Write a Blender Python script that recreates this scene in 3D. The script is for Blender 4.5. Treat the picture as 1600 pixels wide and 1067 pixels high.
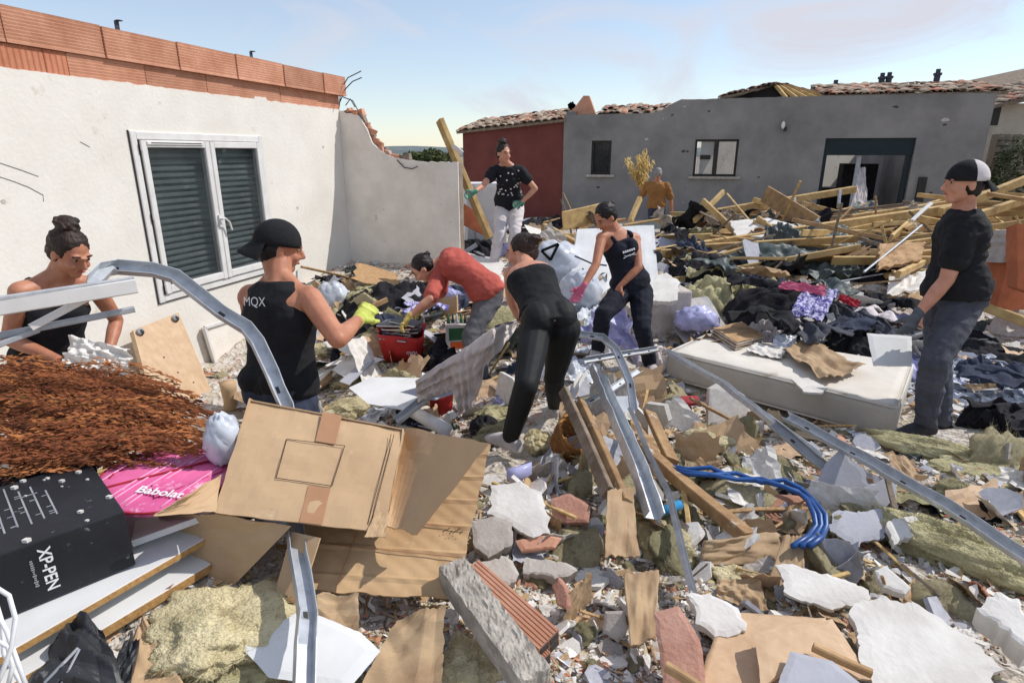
import bpy, bmesh, math, random
import numpy as np
from mathutils import Vector, Matrix, noise
V = Vector
for o in list(bpy.data.objects): bpy.data.objects.remove(o)
scene = bpy.context.scene
COL = scene.collection
rnd = random.Random(7)
# ------------------------------------------------------------------ camera
FPX, PITCH, CAMZ = 940.0, math.radians(17.4), 2.15
cd = bpy.data.cameras.new('camera'); cam = bpy.data.objects.new('camera', cd); COL.objects.link(cam)
cd.sensor_width = 36; cd.lens = FPX/1600*36; cd.clip_end = 3000; cd.clip_start = 0.05
cam.location = (0, 0, CAMZ); cam.rotation_euler = (math.pi/2-PITCH, 0, 0)
scene.camera = cam
# ------------------------------------------------------------------ sky and sun
SUN_AZ, SUN_EL = math.radians(14), math.radians(47)      # azimuth from +X towards +Y
sunv = V((math.cos(SUN_EL)*math.cos(SUN_AZ), math.cos(SUN_EL)*math.sin(SUN_AZ), math.sin(SUN_EL)))
world = bpy.data.worlds.new('World'); scene.world = world; world.use_nodes = True
wn = world.node_tree; wn.nodes.clear()
def N(nt, t, **k):
    n = nt.nodes.new(t)
    for a, b in k.items():
        if hasattr(n, a): setattr(n, a, b)
    return n
out = N(wn, 'ShaderNodeOutputWorld'); bg = N(wn, 'ShaderNodeBackground'); bg.inputs[1].default_value = 0.142
sky = N(wn, 'ShaderNodeTexSky', sky_type='NISHITA'); sky.sun_disc = False
sky.sun_elevation = SUN_EL; sky.sun_rotation = math.pi/2-SUN_AZ
sky.air_density = 1.0; sky.dust_density = 0.25; sky.ozone_density = 1.2
tc = N(wn, 'ShaderNodeTexCoord'); mp = N(wn, 'ShaderNodeMapping'); mp.inputs['Scale'].default_value = (1.3, 1.3, 3.6)
mp.inputs['Rotation'].default_value = (0.1, 0.12, 0.5)
nz = N(wn, 'ShaderNodeTexNoise'); nz.inputs['Scale'].default_value = 2.3; nz.inputs['Detail'].default_value = 9; nz.inputs['Roughness'].default_value = .58
nz.inputs['Distortion'].default_value = 1.1
cr = N(wn, 'ShaderNodeValToRGB'); cr.color_ramp.elements[0].position = .47; cr.color_ramp.elements[1].position = .68
cr.color_ramp.elements[0].color = (.32, .32, .32, 1); cr.color_ramp.elements[1].color = (1, 1, 1, 1)
mx = N(wn, 'ShaderNodeMix', data_type='RGBA'); mx.inputs[7].default_value = (4.3, 4.4, 4.95, 1)
L = wn.links.new
L(tc.outputs['Generated'], mp.inputs['Vector']); L(mp.outputs[0], nz.inputs['Vector']); L(nz.outputs[0], cr.inputs[0])
L(cr.outputs[0], mx.inputs[0]); L(sky.outputs[0], mx.inputs[6]); L(mx.outputs[2], bg.inputs[0]); L(bg.outputs[0], out.inputs[0])
sl = bpy.data.lights.new('sun', 'SUN'); sl.energy = 3.2; sl.angle = math.radians(.5); sl.color = (1, .96, .91)
so = bpy.data.objects.new('sun', sl); COL.objects.link(so); so.rotation_euler = sunv.to_track_quat('Z', 'Y').to_euler(); so.location = (8, 2, 12)
vs = scene.view_settings; vs.view_transform = 'Standard'; vs.look = 'None'; vs.gamma = 1; vs.exposure = 0.2; vs.use_curve_mapping = False
# ------------------------------------------------------------------ pixel helpers (a pixel is a direction; distance comes from the place)
CAM = V((0, 0, CAMZ)); CP, SP = math.cos(PITCH), math.sin(PITCH)
def ray(px, py):                                   # unnormalised, depth 1 along the optical axis
    x = (px-800)/FPX; y = (533.5-py)/FPX
    return V((x, CP+y*SP, -SP+y*CP))
def P(px, py, t): return CAM+ray(px, py)*t
def onplane(px, py, o, n):
    d = ray(px, py); s = (o-CAM).dot(n)/d.dot(n); return CAM+d*s
def pos_at_z(px, py, z):
    d = ray(px, py); return CAM+d*((z-CAMZ)/d.z)
def fbm(x, y, z=0, o=4): return noise.fractal(V((x, y, z)), 1.0, 2.0, o)
def lerp(a, b, f): return a+(b-a)*f
_ky = [-6, 0, 1.5, 2.2, 3, 4, 5, 6, 7, 8, 9.5, 11, 13, 15, 20, 40]
_kz = [.35, .58, .60, .53, .47, .40, .34, .36, .46, .62, .72, .80, .60, .35, .2, .0]
def g(x, y, cx, cy, sx, sy): return math.exp(-((x-cx)/sx)**2-((y-cy)/sy)**2)
def H0(x, y):
    z = float(np.interp(y, _ky, _kz))
    z += .34*g(x, y, -1.35, 1.75, .95, .75)               # heap in the left foreground
    z -= .34*g(x, y, -2.1, 3.9, 1.5, 1.0)                 # hollow along the wall
    z -= .16*g(x, y, -1.0, 3.15, .5, .4)
    z += .18*g(x, y, 2.9, 6.5, 1.3, .9)                   # dark heap behind the mattress
    z -= .20*g(x, y, 2.0, 4.3, 1.0, .75)
    z += .10*g(x, y, .0, 2.3, .5, .5)
    z += .12*g(x, y, -1.2, 6.8, .9, .8)
    z -= .42*g(x, y, -1.05, 2.45, .33, .35)+.42*g(x, y, 3.15, 13.1, .6, .5)+.12*g(x, y, -.3, 5.1, .4, .4)
    z += .1*g(x, y, -.1, 7.85, .5, .4)+.09*g(x, y, .75, 5.05, .3, .3)
    z -= .22*g(x, y, -2.45, 4.7, .7, .7)+.32*g(x, y, -2.75, 5.9, .75, .75)
    if x > 6: z += min(.35, (x-6)*.1)*g(x, y, x, 9, 1, 4)
    return z
def H(x, y): return H0(x, y)+.05*fbm(x*1.7, y*1.7, 3)+.022*fbm(x*6, y*6, 9, 3)
def G(px, py, dz=0.0):                                     # where the ray meets the rubble (plus dz)
    d = ray(px, py); s = .6
    while s < 40:
        p = CAM+d*s
        if p.z <= H0(p.x, p.y)+dz: return p
        s += .02
    return CAM+d*40
# ------------------------------------------------------------------ materials
def srgb(c):
    return tuple((x/255/12.92 if x/255 <= .04045 else ((x/255+.055)/1.055)**2.4) for x in c)+(1,)
MATS = {}
def mat(name, c1, c2=None, rough=.8, scale=8, bump=.0, bscale=60, metal=0, spec=.3, stretch=None, rand=.0, lo=.35, hi=.65, alpha=1, trans=0, wave=None, coat=0, dirt=None):
    m = bpy.data.materials.new(name); m.use_nodes = True; nt = m.node_tree; b = nt.nodes['Principled BSDF']; l = nt.links.new
    c2 = c2 or c1
    b.inputs['Roughness'].default_value = rough; b.inputs['Metallic'].default_value = metal
    b.inputs['Specular IOR Level'].default_value = spec
    if trans: b.inputs['Transmission Weight'].default_value = trans
    if alpha < 1: b.inputs['Alpha'].default_value = alpha
    t = N(nt, 'ShaderNodeTexCoord'); mpn = N(nt, 'ShaderNodeMapping')
    if stretch: mpn.inputs['Scale'].default_value = stretch
    l(t.outputs['Object'], mpn.inputs[0])
    n = N(nt, 'ShaderNodeTexNoise'); n.inputs['Scale'].default_value = scale; n.inputs['Detail'].default_value = 6; n.inputs['Roughness'].default_value = .62
    l(mpn.outputs[0], n.inputs['Vector'])
    r = N(nt, 'ShaderNodeValToRGB'); r.color_ramp.elements[0].position = lo; r.color_ramp.elements[1].position = hi
    r.color_ramp.elements[0].color = srgb(c1); r.color_ramp.elements[1].color = srgb(c2)
    l(n.outputs[0], r.inputs[0]); colr = r.outputs[0]
    if dirt:                                               # dust with a shape of its own
        n3 = N(nt, 'ShaderNodeTexNoise'); n3.inputs['Scale'].default_value = dirt[1]; n3.inputs['Detail'].default_value = 8; n3.inputs['Roughness'].default_value = .7
        l(t.outputs['Object'], n3.inputs['Vector'])
        r3 = N(nt, 'ShaderNodeValToRGB'); r3.color_ramp.elements[0].position = dirt[2]; r3.color_ramp.elements[1].position = dirt[2]+.08
        l(n3.outputs[0], r3.inputs[0]); m3 = N(nt, 'ShaderNodeMix', data_type='RGBA'); m3.inputs[7].default_value = srgb(dirt[0])
        l(r3.outputs[0], m3.inputs[0]); l(colr, m3.inputs[6]); colr = m3.outputs[2]
    if rand:
        oi = N(nt, 'ShaderNodeObjectInfo'); hs = N(nt, 'ShaderNodeHueSaturation')
        mr = N(nt, 'ShaderNodeMapRange'); mr.inputs[3].default_value = 1-rand; mr.inputs[4].default_value = 1+rand*.6
        l(oi.outputs['Random'], mr.inputs[0]); l(mr.outputs[0], hs.inputs['Value']); l(colr, hs.inputs['Color']); colr = hs.outputs[0]
    l(colr, b.inputs['Base Color'])
    hsrc = None
    if wave:                                               # fine ribs too small to model
        w = N(nt, 'ShaderNodeTexWave', bands_direction=wave[0]); w.inputs['Scale'].default_value = wave[1]; w.inputs['Distortion'].default_value = wave[2]
        l(mpn.outputs[0], w.inputs['Vector']); hsrc = w.outputs['Fac']; bump = wave[3]
    elif bump:
        n2 = N(nt, 'ShaderNodeTexNoise'); n2.inputs['Scale'].default_value = bscale; n2.inputs['Detail'].default_value = 5
        l(mpn.outputs[0], n2.inputs['Vector']); hsrc = n2.outputs[0]
    if hsrc is not None:
        bp = N(nt, 'ShaderNodeBump'); bp.inputs['Strength'].default_value = bump; bp.inputs['Distance'].default_value = .01
        l(hsrc, bp.inputs['Height']); l(bp.outputs[0], b.inputs['Normal'])
    MATS[name] = m; return m
# ------------------------------------------------------------------ mesh helpers
class MB:
    def __init__(s): s.v = []; s.f = []
    def add(s, vs, fs):
        k = len(s.v); s.v += [tuple(p) for p in vs]; s.f += [tuple(i+k for i in q) for q in fs]; return s
    def box(s, c, ax, ay, az):                             # centre and three half axes
        c, ax, ay, az = V(c), V(ax), V(ay), V(az)
        pts = [c+sx*ax+sy*ay+sz*az for sz in (-1, 1) for sy in (-1, 1) for sx in (-1, 1)]
        return s.add(pts, [(0, 2, 3, 1), (4, 5, 7, 6), (0, 1, 5, 4), (2, 6, 7, 3), (0, 4, 6, 2), (1, 3, 7, 5)])
    def sweep(s, path, prof, up=(0, 0, 1), cap=True, scl=None):
        path = [V(p) for p in path]; n = len(prof); rings = []; up = V(up)
        for i, p in enumerate(path):
            d = (path[min(i+1, len(path)-1)]-path[max(i-1, 0)]).normalized()
            sd = d.cross(up)
            if sd.length < 1e-4: sd = d.cross(V((0, 1, .1)))
            sd.normalize(); uu = sd.cross(d); k = scl[i] if scl else 1
            rings.append([p+sd*(a*k)+uu*(b*k) for a, b in prof])
        vs = [q for r_ in rings for q in r_]; fs = []
        for i in range(len(path)-1):
            for j in range(n):
                a = i*n+j; b = i*n+(j+1) % n; fs.append((a, b, b+n, a+n))
        if cap: fs += [tuple(range(n-1, -1, -1)), tuple(range((len(path)-1)*n, len(path)*n))]
        return s.add(vs, fs)
    def tube(s, path, r, n=8, scl=None):
        return s.sweep(path, [(r*math.cos(6.2832*k/n), r*math.sin(6.2832*k/n)) for k in range(n)], (0.13, .07, .99), True, scl)
    def ell(s, c, a, b, d, nu=14, nv=9):                   # ellipsoid with three axis vectors
        c, a, b, d = V(c), V(a), V(b), V(d); vs = [c+d]; fs = []
        for i in range(1, nv):
            th = math.pi*i/nv
            for j in range(nu):
                ph = 6.2832*j/nu; vs.append(c+d*math.cos(th)+(a*math.cos(ph)+b*math.sin(ph))*math.sin(th))
        vs.append(c-d); m = len(vs)-1
        for j in range(nu):
            fs.append((0, 1+j, 1+(j+1) % nu)); q = 1+(nv-2)*nu; fs.append((m, q+(j+1) % nu, q+j))
            for i in range(nv-2):
                p = 1+i*nu; fs.append((p+j, p+nu+j, p+nu+(j+1) % nu, p+(j+1) % nu))
        return s.add(vs, fs)
    def ball(s, c, r): return s.ell(c, (r, 0, 0), (0, r, 0), (0, 0, r), 12, 8)
    def cone(s, p0, r0, p1, r1, n=12):                     # tapered limb with round ends
        p0, p1 = V(p0), V(p1); d = p1-p0
        if d.length < 1e-5: return s.ball(p0, r0)
        d.normalize(); path = []; sc = []
        for k in range(4):
            a = math.pi/2*(k/4); path.append(p0-d*r0*math.cos(a)); sc.append(max(.02, r0*math.sin(a)))
        for k in range(5): path.append(p0.lerp(p1, k/4)); sc.append(lerp(r0, r1, k/4))
        for k in range(1, 5):
            a = math.pi/2*(k/4); path.append(p1+d*r1*math.sin(a)); sc.append(max(.02*r1, r1*math.cos(a)))
        sc[0] = r0*.02
        return s.sweep(path, [(math.cos(6.2832*k/n), math.sin(6.2832*k/n)) for k in range(n)], (.31, .2, .93), True, sc)
    def loft(s, secs, n=20, p=2.3):                        # (centre, half-width vec, half-depth vec)
        vs = []; fs = []
        for c, a, b in secs:
            for k in range(n):
                th = 6.2832*k/n; x, y = math.cos(th), math.sin(th)
                m = (abs(x)**p+abs(y)**p)**(-1/p); vs.append(V(c)+V(a)*x*m+V(b)*y*m)
        for i in range(len(secs)-1):
            for k in range(n):
                q = i*n+k; w = i*n+(k+1) % n; fs.append((q, w, w+n, q+n))
        fs += [tuple(range(n-1, -1, -1)), tuple(range((len(secs)-1)*n, len(secs)*n))]
        return s.add(vs, fs)
    def sheet(s, c4, nu=12, nv=12, th=.004, fn=None, rag=0, seed=0):
        # c4: corners 00,10,11,01 ; fn(u,v)->offset along the normal ; rag: torn edges
        a, b, c, d = [V(q) for q in c4]; nn = (b-a).cross(d-a)+(c-b).cross(c-d)*0; nn.normalize()
        top = []
        for j in range(nv+1):
            for i in range(nu+1):
                u, v = i/nu, j/nv; uu, vv = u, v
                if rag:
                    k = noise.noise(V((u*9+seed, v*9, seed*1.7)))*rag+noise.noise(V((u*27+seed, v*27, seed)))*rag*.5
                    if i in (0, nu): uu += k
                    if j in (0, nv): vv += k
                p = a.lerp(b, uu).lerp(d.lerp(c, uu), vv)
                if fn: p = p+nn*fn(u, v)
                top.append(p)
        m = len(top); w = nu+1; vs = top+[p-nn*th for p in top]; fs = []
        for j in range(nv):
            for i in range(nu):
                q = j*w+i; fs.append((q, q+1, q+w+1, q+w)); fs.append((m+q, m+q+w, m+q+w+1, m+q+1))
        for i in range(nu):
            fs.append((i, m+i, m+i+1, i+1)); q = nv*w+i; fs.append((q, q+1, m+q+1, m+q))
        for j in range(nv):
            q = j*w; fs.append((q, q+w, m+q+w, m+q)); q += nu; fs.append((q, m+q, m+q+w, q+w))
        return s.add(vs, fs)
    def prism(s, poly, th, nrm=(0, 0, 1), jit=0):          # polygon (3d points) with thickness along -nrm
        n = len(poly); nv_ = V(nrm)*th; vs = [V(p) for p in poly]+[V(p)-nv_ for p in poly]
        fs = [tuple(range(n)), tuple(range(2*n-1, n-1, -1))]+[(i, n+i, n+(i+1) % n, (i+1) % n) for i in range(n)]
        return s.add(vs, fs)
ORG = {}
def mesh(name, mb, m, smooth=False, org=V((0, 0, 0))):
    me = bpy.data.meshes.new(name); me.from_pydata([tuple(V(p)-org) for p in mb.v], [], mb.f); me.update()
    if m: me.materials.append(MATS[m] if isinstance(m, str) else m)
    if smooth: me.polygons.foreach_set('use_smooth', [True]*len(me.polygons))
    return me
def fixn(me):
    bm = bmesh.new(); bm.from_mesh(me); bmesh.ops.recalc_face_normals(bm, faces=bm.faces); bm.to_mesh(me); bm.free()
def obj(name, mb, m, parent=None, smooth=False, label=None, cat=None, group=None, kind=None):
    if parent is not None: org = ORG[parent]
    else:
        a = np.array([tuple(p) for p in mb.v]); org = V((a[:, 0].mean(), a[:, 1].mean(), a[:, 2].min()))
    me = mesh(name, mb, m, smooth, org); fixn(me)
    o = bpy.data.objects.new(name, me); COL.objects.link(o)
    if parent is not None: o.parent = parent
    else: o.location = org
    ORG[o] = org; tag(o, label, cat, group, kind); return o
def tag(o, label=None, cat=None, group=None, kind=None):
    if cat and not kind: kind = 'thing'
    for k, v in (('label', label), ('category', cat), ('group', group), ('kind', kind)):
        if v: o[k] = v
    return o
def thing(name, loc, label, cat, group=None):
    o = bpy.data.objects.new(name, None); COL.objects.link(o); o.empty_display_size = .1; o.location = loc; ORG[o] = V(loc)
    return tag(o, label, cat, group)
def rectp(w, h, ch=.0):
    a, b = w/2, h/2
    if not ch: return [(-a, -b), (a, -b), (a, b), (-a, b)]
    return [(-a+ch, -b), (a-ch, -b), (a, -b+ch), (a, b-ch), (a-ch, b), (-a+ch, b), (-a, b-ch), (-a, -b+ch)]
# ------------------------------------------------------------------ material library
mat('plaster_wall', (232, 227, 217), (216, 210, 199), .9, 1.6, .35, 30, lo=.3, hi=.75, dirt=((198, 188, 172), 2.2, .6))
mat('plaster_grey', (238, 231, 220), (222, 214, 202), .92, 3, .5, 70, dirt=((160, 152, 142), 7, .64))
mat('paint_grey', (144, 140, 136), (118, 115, 112), .9, .9, .2, 60, dirt=((164, 158, 152), 3, .66))
mat('paint_maroon', (122, 68, 60), (108, 58, 52), .9, 2, .2, 60, dirt=((138, 70, 60), 3, .66))
mat('render_beige', (196, 184, 166), (180, 168, 150), .9, 2, .2, 50)
mat('stone', (150, 138, 120), (104, 96, 84), .95, 5, .8, 20, rand=.25)
mat('brick', (210, 158, 130), (192, 136, 108), .9, 5, .3, 60, rand=.14, dirt=((206, 170, 138), 9, .66))
mat('brick_rib', (214, 126, 86), (196, 106, 72), .9, 5, wave=('Z', 26, .3, .9), rand=.12, dirt=((200, 176, 130), 5, .68))
mat('brick_ribv', (206, 138, 106), (188, 118, 88), .9, 5, wave=('X', 26, .3, .9), rand=.1)
mat('brick_dusty', (200, 154, 134), (172, 122, 102), .92, 8, .4, 70, rand=.2, dirt=((205, 190, 172), 10, .58))
mat('mortar', (150, 136, 122), (126, 114, 102), .95, 9, .5, 60)
mat('terracotta', (192, 144, 118), (160, 114, 92), .9, 6, .3, 60, rand=.25, dirt=((190, 170, 140), 8, .6))
mat('rooftile', (190, 170, 148), (150, 130, 112), .9, 6, .3, 60, rand=.35, dirt=((200, 182, 150), 6, .6))
mat('pvc', (226, 224, 220), (212, 209, 204), .35, 6, spec=.5, dirt=((188, 180, 168), 9, .66))
mat('dark_frame', (52, 46, 42), (40, 36, 33), .5, 6)
mat('seam', (70, 66, 62), None, .9)
mat('glass', (70, 78, 80), (44, 50, 54), .12, 3, spec=.6, dirt=((150, 150, 146), 5, .62), alpha=.34)
mat('glass_pale', (196, 200, 204), (150, 152, 158), .15, 3, spec=.6, alpha=.22)
mat('shutter', (160, 174, 172), (136, 150, 150), .6, 5)
mat('metal', (204, 207, 210), (176, 180, 184), .38, 20, metal=.4, spec=.5, dirt=((196, 192, 184), 18, .62))
mat('metal_dull', (178, 180, 183), (150, 153, 157), .5, 14, metal=.3)
mat('rebar', (74, 78, 92), (60, 58, 62), .6, 12, metal=.4)
mat('wood_yellow', (208, 178, 122), (172, 138, 90), .75, 6, .2, 30, stretch=(1, 1, 1), rand=.2)
mat('wood_tan', (186, 152, 110), (150, 116, 80), .8, 9, .3, 40, rand=.2, dirt=((206, 196, 180), 8, .62))
mat('wood_panel', (204, 174, 140), (188, 156, 122), .6, 3, .05, 30, stretch=(6, 6, .8), dirt=((120, 84, 56), 9, .74))
mat('wood_grey', (150, 134, 116), (112, 96, 80), .85, 10, .3, 40, rand=.2)
mat('chipboard', (190, 150, 96), (160, 120, 72), .9, 60, .3, 90)
mat('cardboard', (194, 164, 128), (178, 147, 112), .85, 3, .15, 14, lo=.3, hi=.8, dirt=((212, 186, 154), 6, .62))
mat('cardboard_rib', (194, 162, 122), (176, 144, 106), .85, 3, wave=('DIAGONAL', 9, .6, .16), dirt=((216, 188, 150), 6, .66))
mat('tape', (178, 134, 98), (166, 122, 88), .35, 5, spec=.5)
mat('kraft', (184, 158, 124), (154, 126, 96), .85, 5, .25, 25)
mat('ink', (70, 50, 38), None, .8)
mat('ink_black', (26, 26, 28), None, .8)
mat('white_ink', (226, 226, 226), None, .7)
mat('white_board', (226, 226, 224), (210, 209, 206), .55, 3, dirt=((190, 184, 174), 7, .66))
mat('plaster', (226, 222, 214), (204, 198, 190), .95, 6, .3, 50, rand=.10, dirt=((182, 170, 154), 8, .64))
mat('plaster_drab', (196, 188, 178), (166, 156, 146), .95, 7, .4, 60, rand=.18, dirt=((150, 134, 118), 9, .6))  # duller grey-beige plaster with brown dirt patches
mat('greyboard', (178, 178, 184), (160, 160, 166), .9, 4, .15, 50, rand=.1, dirt=((206, 202, 196), 9, .64))
mat('concrete', (190, 182, 170), (152, 144, 134), .95, 14, .9, 55, rand=.15, dirt=((196, 188, 176), 20, .56))
mat('black_box', (40, 41, 46), (30, 31, 35), .55, 4, .1, 60, dirt=((128, 130, 136), 34, .64))
mat('black_plastic', (58, 59, 62), (40, 41, 44), .45, 5, .1, 30, dirt=((132, 130, 126), 14, .62))
mat('pink', (226, 112, 160), (206, 88, 140), .55, 5, .12, 25, dirt=((236, 180, 204), 9, .58))
mat('pink_pale', (240, 172, 204), (226, 150, 188), .6, 8)
mat('navy', (40, 38, 84), (28, 28, 60), .4, 5)
mat('purple', (118, 40, 110), (96, 30, 90), .4, 5)
mat('string', (214, 150, 190), None, .6)
mat('red', (186, 48, 44), (158, 34, 34), .5, 5, .15, 18)
mat('red_cloth', (176, 46, 58), (140, 34, 46), .85, 6, .3, 30)
mat('red_worn', (170, 58, 62), (140, 40, 46), .6, 6, .2, 30, dirt=((190, 150, 140), 9, .66))
mat('paper', (228, 224, 216), (210, 204, 194), .85, 4, .15, 20, rand=.12)
mat('book', (120, 120, 124), (90, 92, 98), .6, 5, rand=.5)
mat('book_blue', (70, 88, 130), (54, 66, 104), .6, 5, rand=.3)
mat('book_red', (150, 60, 56), (120, 46, 44), .6, 5, rand=.3)
mat('wool', (216, 204, 166), (180, 166, 126), .95, 9, 1.0, 110, rand=.16, dirt=((226, 216, 172), 16, .58), lo=.3, hi=.7)
mat('wool_green', (198, 190, 150), (164, 156, 116), .95, 9, 1.0, 110, rand=.15, dirt=((196, 186, 128), 14, .6))
mat('shrub', (172, 102, 62), (112, 62, 42), .9, 12, rand=.2, lo=.3, hi=.7, dirt=((150, 118, 66), 9, .6))
mat('shrub_light', (206, 134, 80), (150, 88, 52), .9, 12, lo=.3, hi=.7)
mat('shrub_stem', (118, 78, 48), (88, 54, 34), .9, 20)
mat('cloth_black', (34, 34, 37), (24, 24, 27), .9, 9, .3, 60, dirt=((66, 64, 63), 9, .66))
mat('cloth_navy', (30, 33, 46), (22, 24, 34), .9, 9, .3, 60, dirt=((72, 72, 78), 9, .66))
mat('cloth_dark', (44, 42, 46), (28, 28, 32), .95, 8, .5, 30, rand=.3)
mat('cloth_greyblue', (80, 82, 90), (64, 66, 74), .9, 9, .3, 60, dirt=((116, 114, 114), 8, .68))
mat('cloth_grey', (104, 104, 106), (86, 86, 90), .9, 9, .3, 60)
mat('cloth_coral', (186, 92, 80), (164, 76, 66), .9, 6, .25, 40)
mat('cloth_white', (214, 206, 204), (198, 188, 188), .9, 6, .2, 40)
mat('cloth_tan', (156, 110, 62), (132, 90, 50), .9, 6, .2, 40)
mat('cloth_purple', (92, 84, 150), (200, 196, 220), .9, 34, .2, 40, lo=.46, hi=.54)
mat('cloth_floral', (26, 26, 30), (30, 30, 34), .85, 9, .2, 40, dirt=((206, 150, 150), 34, .66))
mat('curtain', (206, 196, 190), (188, 178, 174), .9, 5, .2, 30, dirt=((150, 160, 196), 5, .6))
mat('denim', (60, 66, 84), (46, 50, 66), .9, 12, .3, 60)
mat('leggings', (28, 29, 30), (22, 23, 24), .7, 9, .1, 80, dirt=((64, 62, 60), 8, .68))
mat('tarp', (84, 94, 90), (58, 66, 64), .5, 5, .2, 12, rand=.2)
mat('bag', (214, 218, 224), (180, 186, 196), .3, 7, .3, 9, spec=.5, alpha=.93)
mat('bag_lilac', (186, 186, 222), (156, 156, 196), .35, 7, .3, 9)
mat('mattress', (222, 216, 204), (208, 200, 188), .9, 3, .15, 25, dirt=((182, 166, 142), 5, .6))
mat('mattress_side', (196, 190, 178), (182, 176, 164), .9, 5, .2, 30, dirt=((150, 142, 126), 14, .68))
mat('blue_hose', (34, 92, 160), (24, 68, 128), .4, 8, spec=.5)
mat('blue_plastic', (60, 140, 190), (40, 110, 160), .4, 5)
mat('white_cable', (228, 228, 228), None, .4)
mat('wicker', (178, 128, 74), (140, 96, 52), .8, 20, .3, 60)
mat('orange_clay', (186, 110, 74), (160, 90, 60), .85, 4, .2, 30)
mat('orange', (228, 110, 50), (214, 90, 40), .6, 6)
mat('green', (60, 110, 70), (44, 84, 54), .6, 6)
mat('skin', (208, 154, 128), (186, 126, 100), .5, 14, spec=.35, lo=.3, hi=.7)
mat('skin_tan', (192, 134, 104), (168, 108, 82), .5, 14, spec=.35, lo=.3, hi=.7)
mat('lips', (176, 98, 88), None, .5)
mat('eye', (40, 28, 24), None, .3)
mat('eyewhite', (150, 138, 130), None, .4)
mat('hair', (58, 42, 34), (34, 24, 20), .55, 26, .5, 90, stretch=(1, 1, .25))
mat('hair_dark', (38, 30, 28), (22, 18, 18), .5, 26, .5, 90, stretch=(1, 1, .25))
mat('hair_grey', (150, 146, 142), (120, 116, 112), .6, 26)
mat('glove_lime', (206, 212, 110), (182, 190, 88), .8, 12, .2, 60)
mat('glove_yellow', (208, 186, 104), (186, 162, 80), .8, 12, .2, 60)
mat('glove_pink', (206, 112, 138), (180, 88, 114), .8, 12, .2, 60)
mat('glove_grey', (104, 108, 116), (84, 88, 96), .8, 12, .2, 60)
mat('glove_green', (96, 150, 130), (76, 124, 106), .8, 12, .2, 60)
mat('shoe', (196, 190, 188), (170, 164, 162), .7, 9, .2, 60)
mat('shoe_dark', (52, 50, 54), (40, 38, 42), .7, 9, .2, 60)
mat('leaf', (86, 96, 52), (54, 64, 34), .8, 6, rand=.3)
mat('hill', (112, 122, 122), (92, 102, 100), .95, .2)
mat('earth', (158, 146, 132), (124, 112, 100), .95, 2, .5, 12)
mat('pampas', (222, 198, 132), (200, 168, 100), .9, 20)
mat('room_shade', (60, 58, 58), (44, 42, 42), .9, 2)  # dark colour stands for shade inside the gable and the small room
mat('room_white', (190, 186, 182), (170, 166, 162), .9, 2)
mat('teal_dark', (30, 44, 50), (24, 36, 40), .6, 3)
mat('foam', (214, 218, 222), (188, 192, 198), .9, 14, .4, 40, rand=.1)
# rubble sheet: broken cells of plaster, dust, brick, with gap shade painted as dark cells
def rubble_mat():
    m = bpy.data.materials.new('rubble'); m.use_nodes = True; nt = m.node_tree; b = nt.nodes['Principled BSDF']; l = nt.links.new
    t = N(nt, 'ShaderNodeTexCoord'); vo = N(nt, 'ShaderNodeTexVoronoi'); vo.inputs['Scale'].default_value = 17
    n0 = N(nt, 'ShaderNodeTexNoise'); n0.inputs['Scale'].default_value = 9; n0.inputs['Detail'].default_value = 5
    ad = N(nt, 'ShaderNodeMix', data_type='RGBA', blend_type='ADD'); ad.inputs[0].default_value = .16
    l(t.outputs['Object'], n0.inputs['Vector']); l(t.outputs['Object'], ad.inputs[6]); l(n0.outputs['Color'], ad.inputs[7]); l(ad.outputs[2], vo.inputs['Vector'])
    sx = N(nt, 'ShaderNodeSeparateColor'); l(vo.outputs['Color'], sx.inputs[0])
    r = N(nt, 'ShaderNodeValToRGB'); r.color_ramp.interpolation = 'CONSTANT'; e = r.color_ramp.elements
    stops = [(0, (186, 176, 162)), (.22, (216, 209, 199)), (.45, (158, 146, 132)), (.58, (202, 188, 168)), (.72, (116, 104, 94)), (.77, (194, 146, 122)), (.82, (224, 219, 211)), (.93, (186, 176, 140))]
    e[0].position, e[0].color = 0, srgb(stops[0][1]); e[1].position, e[1].color = stops[1][0], srgb(stops[1][1])
    for p_, c_ in stops[2:]: k = e.new(p_); k.color = srgb(c_)
    l(sx.outputs[0], r.inputs[0])
    n2 = N(nt, 'ShaderNodeTexNoise'); n2.inputs['Scale'].default_value = 40; n2.inputs['Detail'].default_value = 6
    l(t.outputs['Object'], n2.inputs['Vector'])
    mxx = N(nt, 'ShaderNodeMix', data_type='RGBA'); mxx.inputs[7].default_value = srgb((196, 186, 172)); l(n2.outputs[0], mxx.inputs[0]); l(r.outputs[0], mxx.inputs[6]); l(mxx.outputs[2], b.inputs['Base Color'])
    b.inputs['Roughness'].default_value = .95; b.inputs['Specular IOR Level'].default_value = .15
    sm = N(nt, 'ShaderNodeMath', operation='ADD'); l(vo.outputs['Distance'], sm.inputs[0]); l(n2.outputs[0], sm.inputs[1])
    bp = N(nt, 'ShaderNodeBump'); bp.inputs['Strength'].default_value = .9; bp.inputs['Distance'].default_value = .03; l(sm.outputs[0], bp.inputs['Height']); l(bp.outputs[0], b.inputs['Normal'])
    MATS['rubble'] = m
rubble_mat()
def attr_mat():
    m = bpy.data.materials.new('crumb'); m.use_nodes = True; nt = m.node_tree; b = nt.nodes['Principled BSDF']
    a = N(nt, 'ShaderNodeVertexColor', layer_name='tint'); nt.links.new(a.outputs[0], b.inputs['Base Color']); b.inputs['Roughness'].default_value = .93
    b.inputs['Specular IOR Level'].default_value = .2; MATS['crumb'] = m
attr_mat()
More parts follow.
